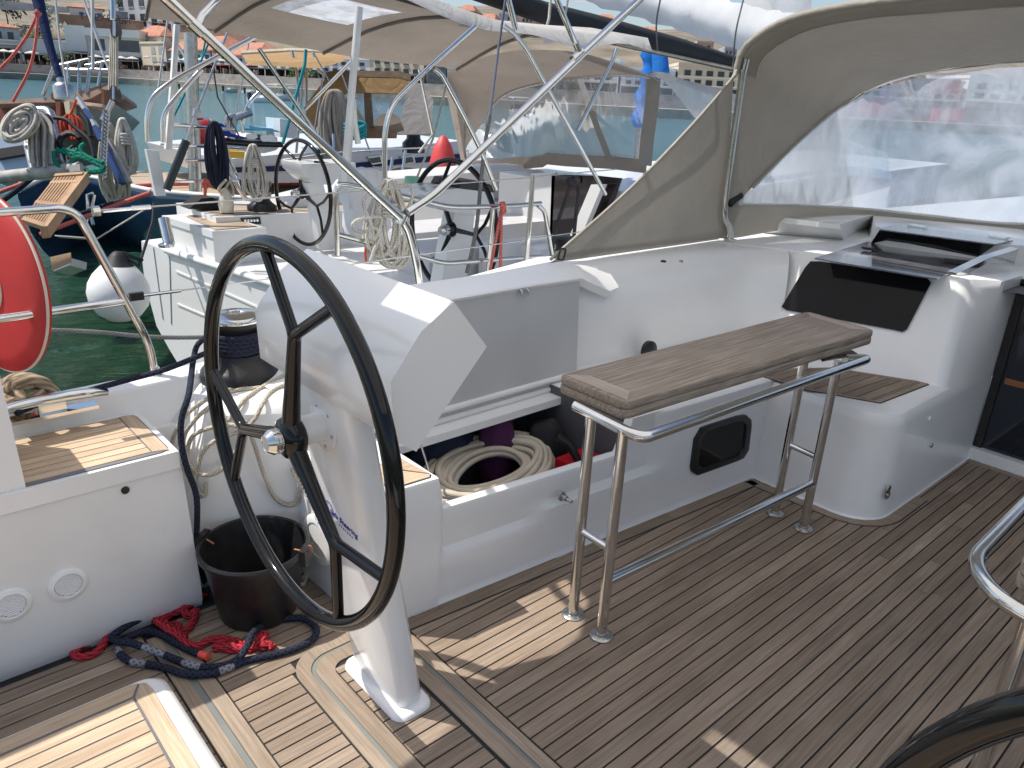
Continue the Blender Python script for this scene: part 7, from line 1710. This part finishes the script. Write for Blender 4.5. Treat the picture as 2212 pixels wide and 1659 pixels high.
# lines up to the rigging
for P, d, r, mt, lab in (([D5(1820, 330), D5(1740, 520), D5(1500, 1010)], 9.5, .012, R_TEAL, 'teal halyard falling left of the tan awning'), ([D5(1775, 345), D5(1690, 790)], 9.6, .012, R_TEAL, 'second teal halyard next to the first'), ([D4(800, 430), D4(790, 560), D4(700, 880), D4(600, 1240)], 9.5, .02, R_TEAL, 'teal tackle line hanging by the tan sprayhood'), ([D4(860, 440), D4(1000, 700)], 9.6, .01, STEELD, 'thin wire right of the teal tackle')):
    b = NB(); tube(b, [Dp(*p, d) for p in P], r, 6); tag(obj('halyard', b, mt, None, 60), lab, 'rope')
# ================================================================== LEFT FOREGROUND GEAR
b = NB(); TL, TR, BRr, BL_ = Dp(*D7(730, 1010), 7.6), Dp(*D7(1095, 982), 7.7), Dp(*D7(560, 1690), 6.4), Dp(*D7(280, 1590), 6.4)
gw = thing('gangway', 'slatted wooden gangway sloping down behind the stern rail', 'gangway', (TL + BRr) / 2)
gn = (TR - TL).cross(BL_ - TL).normalized(); gn = gn if gn.z > 0 else -gn
TEAKG = wood('gangway_teak', ((.42, .25, .13), (.56, .37, .22), (.64, .46, .30)), 'z', isl=.12)
for i in range(9):
    t0, t1 = i / 9 + .026, (i + 1) / 9 - .026; b = NB()
    prism(b, [TL.lerp(TR, t0), TL.lerp(TR, t1), BL_.lerp(BRr, t1), BL_.lerp(BRr, t0)], gn * -.04); obj('slat', b, TEAKG, gw)
for t in (.02, .17, .62, .95):
    b = NB(); a, c = TL.lerp(BL_, t), TR.lerp(BRr, t); d = (BL_ - TL).normalized() * .09; prism(b, [a, c, c + d, a + d], gn * (.012 if t < .1 else -.034)); obj('cross_batten', b, TEAKG, gw)
b = NB(); e = (TR - TL).normalized() * .03; prism(b, [TR - e, TR + e, BRr + e, BRr - e], gn * -.10); obj('edge_beam', b, TEAKG, gw)
b = NB(); tube(b, [Dp(*D7(-60, 1060), 8.2), Dp(*D7(500, 1000), 8.0), Dp(*D7(1040, 935), 7.9)], .065, 8); tag(obj('stern_beam', b, pm('weathered_beam', (.40, .38, .35), .6, var=.3, vs=8), None, 60), 'weathered grey beam carrying the gangway', 'beam')
b = NB(); prism(b, [Dp(*D7(*p), 7.8) for p in [(890, 900), (1030, 880), (1040, 970), (900, 985)]], fwd * .2); bevel(b, .02, 2); tag(obj('wooden_block', b, MATS['weathered_beam'], None), 'grey wooden block at the top end of the gangway', 'block')
sf = thing('stern_gantry', 'grey steel frame holding the big cream coil', 'frame', Dp(*D7(800, 980), 8))
b = NB(); tube(b, filletpath([Dp(*D7(460, 195), 8.2), Dp(*D7(640, 185), 8.2), Dp(*D7(740, 560), 8.1), Dp(*D7(850, 990), 8.0)], .15, 5), .05, 8); obj('frame_tube', b, STEELD, sf, 60)
b = NB(); tube(b, [Dp(*D7(340, 655), 8.2), Dp(*D7(590, 610), 8.2), Dp(*D7(760, 600), 8.1)], .03, 8); obj('frame_bar', b, STEELD, sf, 60)
b = NB(); tube(b, [Dp(*D7(340, 600), 8.3), Dp(*D7(440, 1020), 8.2)], .035, 8); obj('frame_post', b, STEELD, sf, 60)
b = NB(); P = []
rr_ = random.Random(3); c0 = D7(250, 350)
for i in range(44):
    k = rr_.uniform(.22, 1.06); ox, oy = rr_.uniform(-5, 5), rr_.uniform(-5, 5); d_ = 7.7 + rr_.uniform(0, .22); sq = rr_.uniform(.8, 1.1)
    P = [Dp(c0[0] + ox + 36 * k * math.cos(t) * sq - 9 * math.sin(t) * k, c0[1] + oy + 35 * k * math.sin(t) - 8 * math.cos(t), d_ + .03 * math.sin(2 * t + i)) for t in [j * 2 * math.pi / 34 for j in range(34)]]
    tube(b, P, .0145, 7, True)
for i in range(34):
    x = 385 + i * 9 + rr_.uniform(-8, 8); dd = 7.9 + rr_.uniform(0, .18); P = [Dp(*D7(430 + i * 3, 215), dd), Dp(*D7(x - 10, 400), dd), Dp(*D7(x + rr_.uniform(-10, 10), 700), dd), Dp(*D7(x + rr_.uniform(-5, 25), 950 - 5 * abs(i - 17)), dd)]
    tube(b, smoothpath(P, 4), .0145, 7)
tag(obj('rope_coil', b, pm('big_hawser', (.53, .49, .43), .85, var=.18, vs=14, bump=.3, bs_=120), None, 70), 'huge cream hawser coil hanging at the upper left', 'rope', G_)
b = NB()
for i in range(34):
    x = 785 + i * 8; dd = 8.2 + rr_.uniform(0, .15); P = [Dp(*D7(870 + i * 2.4, 238 + rr_.uniform(-4, 8)), dd), Dp(*D7(x, 330), dd), Dp(*D7(x + 30 + rr_.uniform(-8, 8), 565 - 2 * abs(i - 17)), dd)]
    tube(b, smoothpath(P, 4), .0125, 6)
tube(b, smoothpath([Dp(*D7(*p), 8.2) for p in [(910, 240), (940, 180), (985, 50)]], 4), .014, 6)
tag(obj('rope_bundle', b, pm('orange_red_rope', (.55, .07, .03), .85, var=.25, vs=12), None, 70), 'orange red rope bundle hanging beside the cream hawser', 'rope', G_)
b = NB()
for i in range(8): tube(b, [Dp(*D7(900 + 6 * i, 690 + 4 * i), 8.0), ][:1] + [Dp(910 * .16667 + (21 + i % 3 * 2) * math.cos(t), 600 * .16667 + 207.4 + (19 + i % 4) * math.sin(t), 8.0 + .01 * i) for t in [j * .45 for j in range(14)]], .024, 6)
tube(b, smoothpath([Dp(*D7(*p), 7.9) for p in [(700, 280), (860, 310), (1000, 430), (1150, 560), (1200, 680), (1225, 790)]], 5), .022, 7); tube(b, smoothpath([Dp(*D7(*p), 8.1) for p in [(1050, 230), (1140, 350), (1180, 530)]], 5), .03, 7)
tube(b, smoothpath([Dp(*D7(*p), 8.1) for p in [(600, 250), (650, 330), (660, 480)]], 4), .03, 7); tube(b, smoothpath([Dp(*D7(*p), 8.3) for p in [(740, 850), (860, 780), (940, 830), (880, 900)]], 4), .035, 7)
tag(obj('rubber_hose', b, RUB, None, 70), 'black hoses looped below the orange red bundle', 'hose')
b = NB()
for P in ([(700, 720), (720, 860), (850, 950), (1100, 980), (1330, 950), (1340, 900)], [(820, 690), (1000, 740), (1200, 820), (1340, 870)], [(1100, 620), (1050, 660), (1070, 740), (1200, 840), (1330, 930)], [(1015, 680), (960, 800), (940, 870), (970, 800), (1060, 790), (1200, 860), (1320, 910)], [(740, 690), (800, 720), (960, 760)], [(1060, 960), (1200, 990), (1330, 970)]):
    tube(b, smoothpath([Dp(*D7(*p), 7.9) for p in P], 5), .024, 7)
tag(obj('mooring_line', b, R_GRN, None, 70), 'green ropes heaped on the stern of the blue yacht', 'rope')
dv_ = thing('davit', 'blue and white striped davit arm rising from the blue yacht', 'davit', Dp(*D7(1600, 1110), 9))
def flat(P, w0, w1, d, mt, nm):
    b = NB(); Q = [V(D7(*p) + (0,)) for p in P]
    for i in range(len(Q) - 1):
        dd = (Q[i + 1] - Q[i]).normalized(); n = V((-dd.y, dd.x, 0)); wa = w0 + (w1 - w0) * i / (len(Q) - 1); wb = w0 + (w1 - w0) * (i + 1) / (len(Q) - 1)
        prism(b, [Dp(*(Q[i] + n * wa).xy, d), Dp(*(Q[i + 1] + n * wb).xy, d), Dp(*(Q[i + 1] - n * wb).xy, d), Dp(*(Q[i] - n * wa).xy, d)], fwd * .1)
    obj(nm, b, mt, dv_)
WD = pm('white_davit_paint', (.60, .60, .58), .4); BD = pm('blue_davit_paint', (.04, .09, .26), .4)
flat([(990, 10), (1080, 160)], 3.2, 3.4, 8.9, WD, 'arm_section'); flat([(1082, 163), (1165, 300)], 3.4, 3.8, 8.9, BD, 'arm_section'); flat([(1167, 303), (1210, 380)], 3.8, 4.2, 8.9, WD, 'arm_section'); flat([(1212, 383), (1300, 560)], 4.2, 5.5, 8.9, BD, 'arm_section'); flat([(1345, 540), (1440, 700), (1640, 1110)], 8, 5, 8.8, MATS['weathered_beam'], 'arm_face'); flat([(1320, 580), (1390, 760), (1560, 1120)], 5, 5, 8.7, BD, 'arm_edge')
ch_ = NB()
for i in range(34):
    p = Dp(*D7(1380 - 40 * math.sin(i * .05), 220 + i * 25), 8.6); M = frame(p, (1, 0, 0) if i % 2 else (0, 1, 0)); tube(ch_, [M @ V((.020 * math.cos(t), .034 * math.sin(t), 0)) if not i % 2 else M @ V((.034 * math.cos(t), .020 * math.sin(t), 0)) for t in [j * math.pi / 5 for j in range(10)]], .012, 5, True)
tag(obj('chain', ch_, STEELD, None, 60), 'steel chain hanging between the davit and the tan coils', 'chain')
# tackle with cream falls
tk = thing('block_tackle', 'tall cream rope tackle with two blocks hanging at upper left', 'tackle', Dp(*D5(975, 800), 8.8))
for i, (x0, x1) in enumerate(((958, 948), (970, 965), (985, 985), (1000, 1008))):
    b = NB(); tube(b, [Dp(*D5(x0 + 8, 300), 8.8), Dp(*D5(x1, 780), 8.8)], .018, 6); obj('rope_fall', b, R_BEI, tk, 60)
for (x, y, h) in ((980, 240, 70), (975, 800, 60)):
    b = NB(); prism(b, [Dp(*D5(x + dx, y + dy), 8.75) for dx, dy in ((-18, -h), (18, -h), (30, 0), (18, h), (-18, h), (-30, 0))], fwd * .12); bevel(b, .02, 2); obj('block', b, BLKP, tk)
    b = NB(); prism(b, [Dp(*D5(x + dx, y + dy), 8.70) for dx, dy in ((-7, -h + 5), (7, -h + 5), (7, h - 5), (-7, h - 5))], fwd * .03); obj('block_strap', b, STEEL, tk)
b = NB(); tube(b, [Dp(*D5(975, 170), 8.8), Dp(*D5(975, 60), 8.8), Dp(*D5(972, -20), 8.8)], .03, 6); obj('shackle', b, STEEL, tk, 60)
b = NB(); tube(b, [Dp(*D5(970, 870), 8.8), Dp(*D5(940, 940), 8.8), Dp(*D5(880, 1040), 8.8)], .03, 6); obj('lower_lashing', b, STEELD, tk, 60)
b = NB(); tube(b, [Dp(*D5(315, -60), 12), Dp(*D5(350, 90), 12), Dp(*D5(430, 400), 12), Dp(*D5(520, 680), 12)], lambda t: .10 - .05 * t, 8); fpole = obj('furled_staysail', b, canvas('navy_canvas', (.012, .025, .085), .0), None, 60); tag(fpole, 'navy furled sail leaning across the upper left corner', 'sail')
b = NB(); tube(b, [Dp(*D5(520, 680), 12), Dp(*D5(560, 800), 12)], .06, 8); lathe(b, [(.16, -.1), (.16, .1), (.08, .16)], 14, Matrix.Translation(Dp(*D5(558, 800), 12))); obj('furler_drum', b, STEELD, fpole, 60)
b = NB(); tube(b, smoothpath([Dp(*D5(*p), 11.5) for p in [(325, 120), (240, 300), (110, 480), (-20, 615)]], 5), .022, 6); tube(b, smoothpath([Dp(*D5(*p), 11.5) for p in [(325, 120), (310, 350), (250, 610), (110, 880)]], 5), .022, 6); tube(b, [Dp(*D5(310, 130), 11.5), Dp(*D5(340, 100), 11.5)], .05, 6); tag(obj('mooring_line', b, R_COR, None, 60), 'coral pink lines fanning down from the navy furled sail', 'rope')
for P, r, lab in (([(478, -20), (520, 400), (592, 840)], .014, 'slim pale pole left of the tackle at upper left'), ([(715, -20), (850, 360), (940, 600)], .018, 'slanting grey spar crossing to the tackle'), ([(798, -20), (803, 600)], .022, 'pale upright mast in front of the white modern house'), ([(1465, 40), (1370, 760)], .013, 'thin light rod left of the canopy strap'), ([(1475, 20), (1500, 330), (1640, 560)], .018, 'bent light tube left of the canopy corner')):
    b = NB(); tube(b, [Dp(*D5(*p), 10) for p in P], r, 8); tag(obj('spar', b, pm('pale_alloy', (.50, .50, .49), .5, .3), None, 60), lab, 'spar')
# ---- wooden boat at far left
gu = thing('wooden_boat', 'brown timber boat with rising bow behind the coiled ropes', 'boat', Dp(*D5(300, 1000), 13))
MAHO = wood('mahogany', ((.14, .045, .025), (.22, .08, .045), (.28, .12, .07)), 'x', rough=.35, isl=.1); 
def gp(P, mt, nm, d=13.0, th=.15, f=D5):
    b = NB(); prism(b, [Dp(*f(*p), d) for p in P], fwd * th); bevel(b, .02, 1); return obj(nm, b, mt, gu)
gp([(-60, 890), (280, 872), (520, 880), (640, 935), (640, 1005), (560, 1060), (330, 1110), (-60, 1200)], MAHO, 'bulwark', 13, 2)
gp([(-60, 868), (300, 848), (600, 838), (760, 800), (940, 735), (945, 765), (780, 850), (640, 885), (300, 885), (-60, 900)], wood('oiled_rail', ((.30, .19, .14), (.42, .29, .22), (.5, .37, .3)), 'x', isl=.1), 'cap_rail', 12.8, .5)
gp([(640, 800), (760, 770), (930, 715), (935, 745), (760, 805), (640, 830)], MATS['oiled_rail'], 'bow_platform', 12.9, 1.0)
gp([(620, 960), (760, 905), (955, 870), (965, 885), (900, 960), (800, 1010), (690, 1040), (620, 1060)], pm('grey_bow', (.36, .37, .36), .5, var=.1), 'bow', 13.1, 1)
gp([(-60, 500), (340, 530), (365, 960), (-60, 1110)], pm('pale_blue_hull', (.42, .50, .60), .3, var=.06, vs=1), 'topsides', 12.5, 1, D7)
gp([(-60, 690), (340, 628), (352, 745), (-60, 815)], pm('brown_rub_rail', (.045, .032, .028), .5), 'rub_rail', 12.4, .1, D7)
for P in ([(470, 570), (370, 830)], [(470, 570), (765, 512), (780, 520)], [(740, 565), (950, 525)], [(590, 560), (590, 790)], [(685, 540), (687, 800)], [(780, 530), (750, 805)], [(882, 545), (850, 750)], [(560, 605), (960, 610)], [(770, 600), (940, 612)]):
    b = NB(); tube(b, [Dp(*D5(*p), 12.8) for p in P], .03, 6); obj('pulpit_tube', b, STEELD, gu, 60)
for P, mt, nm in (([(440, 800), (495, 800), (495, 850), (440, 850)], MAHO, 'samson_post'), ([(480, 880), (520, 880), (520, 1010), (485, 1000)], MAHO, 'deck_post'), ([(880, 770), (900, 770), (900, 890), (875, 890)], MAHO, 'deck_post'), ([(550, 880), (600, 870), (605, 980), (570, 990)], pm('folded_pale_cloth', (.55, .5, .36), .9), 'hung_cloth'), ([(660, 870), (890, 900), (880, 925), (650, 900)], pm('pinkish_cloth', (.5, .36, .3), .9, var=.3), 'folded_sail')): gp(P, mt, nm, 12.7, .2)
# mooring lines across the gap
for P, d, r, mt, lab in (([D8(1115, 163), D8(900, 240), D8(600, 355), D8(300, 472)], 8.2, .024, R_COR, 'coral red mooring line across the blue hull'), ([D8(1040, 185), D8(780, 255), D8(500, 350), D8(310, 415)], 8.4, .022, R_NAVY, 'navy mooring line above the coral one on the blue hull'), ([D8(-40, 172), D8(140, 105), D8(240, 60)], 9, .024, R_COR, 'coral mooring line at the far left under the beam'), ([D8(0, 235), D8(120, 150), D8(230, 60)], 8.8, .03, R_NAVY, 'navy mooring line at the far left under the beam'), ([D8(1100, 270), D8(700, 515)], 7.5, .008, R_WHT, 'thin pale line slanting over the blue hull')):
    b = NB(); tube(b, [Dp(*p, d) for p in P], r, 7); tag(obj('mooring_line', b, mt, None, 60), lab, 'rope')
b = NB(); tube(b, smoothpath([Yp(*p, 3.6) for p in [(60, 712), (200, 717), (330, 728), (450, 728), (560, 720)]], 5), .0105, 8); tag(obj('mooring_line', b, R_GREY, None, 60), 'grey mooring line hanging level over the green water', 'rope')
lf = thing('stern_ladder', 'folded steel ladder on the blue transom', 'ladder', Dp(*D8(660, 300), 8.6))
for P in ([(690, 170), (650, 180), (655, 300), (640, 400)], [(700, 180), (670, 330), (690, 400)]): b = NB(); tube(b, [Dp(*D8(*p), 8.5) for p in P], .022, 6); obj('ladder_rail', b, STEEL, lf, 60)
b = NB(); prism(b, [Dp(*D8(*p), 7.6) for p in [(370, 640), (525, 605), (520, 640), (380, 700)]], (0, 0, -.06)); sw = obj('bathing_step', b, MATS['gangway_teak'], None); tag(sw, 'small wooden bathing step low on the blue stern', 'step')
b = NB(); prism(b, [Dp(*D8(*p), 7.62) for p in [(380, 702), (520, 645), (515, 700), (400, 745)]], fwd * .3); obj('step_base', b, WHN, sw)
b = NB(); prism(b, [Dp(*D8(*p), 8.0) for p in [(405, 475), (640, 492), (640, 500), (405, 484)]], fwd * .1); tag(obj('fender_board', b, pm('pale_board', (.5, .48, .42), .7), None), 'thin pale board fixed across the blue stern', 'board')

# ================================================================== MORE RIGGING AND RAILS IN THE MARINA
for P, d, r, mt, lab in (([(250, -20), (247, 110), (246, 190)], 14, .012, STEELD, 'thin shroud right beside the rope tackle'), ([(186, -10), (233, 150)], 14, .010, STEELD, 'thin slanting stay between the pale poles at upper left'), ([(556, -10), (520, 190), (505, 260)], 12, .010, STEELD, 'thin stay behind the canopy corner'), ([(455, 110), (470, 210), (520, 300)], 9, .009, R_DARK, 'dark thin line above the navy coil'),
                      ([(640, 330), (648, 250), (655, 150)], 10, .016, MATS['pale_alloy'], 'pale alloy rod left of the tan sprayhood'), ([(700, 150), (680, 280)], 10, .012, STEELD, 'thin rod in front of the tan sprayhood side'), ([(735, 150), (800, 330)], 9.6, .010, STEELD, 'thin wire before the tan sprayhood windows'), ([(905, 150), (935, 290), (905, 330)], 7, .012, R_WHT, 'pale cord hanging right of the grey side cloth'), ([(965, 180), (935, 300), (900, 385)], 6.4, .010, R_WHT, 'pale cord slanting by the left window post'),
                      ([(848, 340), (842, 385)], 8.8, .018, STEEL, 'short steel stanchion on the striped cabin side deck'), ([(876, 325), (868, 385)], 8.8, .018, STEEL, 'second short steel stanchion on the striped cabin side deck'), ([(720, 290), (722, 345)], 9.4, .02, STEEL, 'steel stanchion below the hawser coil'), ([(610, 345), (720, 330), (850, 322), (960, 318)], 9.2, .009, STEELD, 'guard wire along the striped cabin deck')):
    b = NB(); tube(b, [Dp(*p, d) for p in P], r, 6); tag(obj('rigging_line' if r < .014 else 'stanchion', b, mt, None, 60), lab, 'rigging')
for i, (px, py, d, s) in enumerate(((700, 345, 10.2, .13), (1005, 372, 8.5, .12))):
    c = Dp(px, py, d); b = NB(); lathe(b, [(s, -s), (s, -s * .6), (s * .7, -s * .3), (s * .65, s * .6), (s * .9, s), (0, s * 1.1)], 18, Matrix.Translation(c)); tag(obj('winch', b, BLKP, None, 50), ['small dark winch on the striped cabin deck left of the strap', 'small dark winch near the right wheel on the far deck'][i], 'winch')
b = NB(); P = [Dp(*p, 9.3) for p in [(770, 378), (800, 372), (830, 380), (860, 372), (900, 376), (880, 384), (820, 388), (780, 386)]]; tube(b, smoothpath(P, 5, True), .022, 7, True); tube(b, smoothpath([p + V((.1, .1, .04)) for p in P[1:7]], 5), .022, 7); tag(obj('rope_heap', b, R_GREY, None, 70), 'grey ropes heaped on the striped cabin side deck', 'rope')
b = NB(); P = [Dp(*p, 9.4) for p in [(745, 292), (770, 300), (790, 292), (775, 285)]]
for k in range(4): tube(b, smoothpath([p + V((0, 0, .04 * k)) for p in P], 4, True), .022, 6, True)
tag(obj('rope_heap', b, R_TEAL, None, 70), 'teal line heaped at the foot of the tan sprayhood', 'rope')
b = NB(); lathe(b, [(0, -.22), (.13, -.2), (.15, -.05), (.10, .12), (.04, .22), (0, .24)], 16, Matrix.Translation(Dp(957, 340, 8.6))); tag(obj('small_fender', b, pm('red_fender', (.6, .06, .06), .5), None, 60), 'small red buoy seen through the neighbouring clear window', 'fender')
# ================================================================== LIGHT
az = math.radians(135); el = math.radians(57)
sd = V((math.cos(az) * math.cos(el), math.sin(az) * math.cos(el), math.sin(el)))   # towards the sun
w = bpy.data.worlds.new('World'); sc.world = w; w.use_nodes = True
nt = w.node_tree; sky = nt.nodes.new('ShaderNodeTexSky'); sky.sky_type = 'NISHITA'; sky.sun_disc = False
sky.sun_elevation = el; sky.sun_rotation = math.pi / 2 - az; sky.air_density = 1.0; sky.dust_density = 1.5; sky.ozone_density = 1.5
nt.links.new(sky.outputs[0], nt.nodes['Background'].inputs[0]); nt.nodes['Background'].inputs[1].default_value = 0.15
sun = bpy.data.lights.new('sun', 'SUN'); sun.energy = 5.0; sun.angle = math.radians(0.5); sun.color = (1, .95, .87)
so = bpy.data.objects.new('sun', sun); COL.objects.link(so); so.matrix_world = frame((0, 0, 30), sd)
sc.view_settings.view_transform = 'Standard'; sc.view_settings.look = 'None'; sc.view_settings.exposure = 0
sc.cycles.max_bounces = 8; sc.cycles.transparent_max_bounces = 24
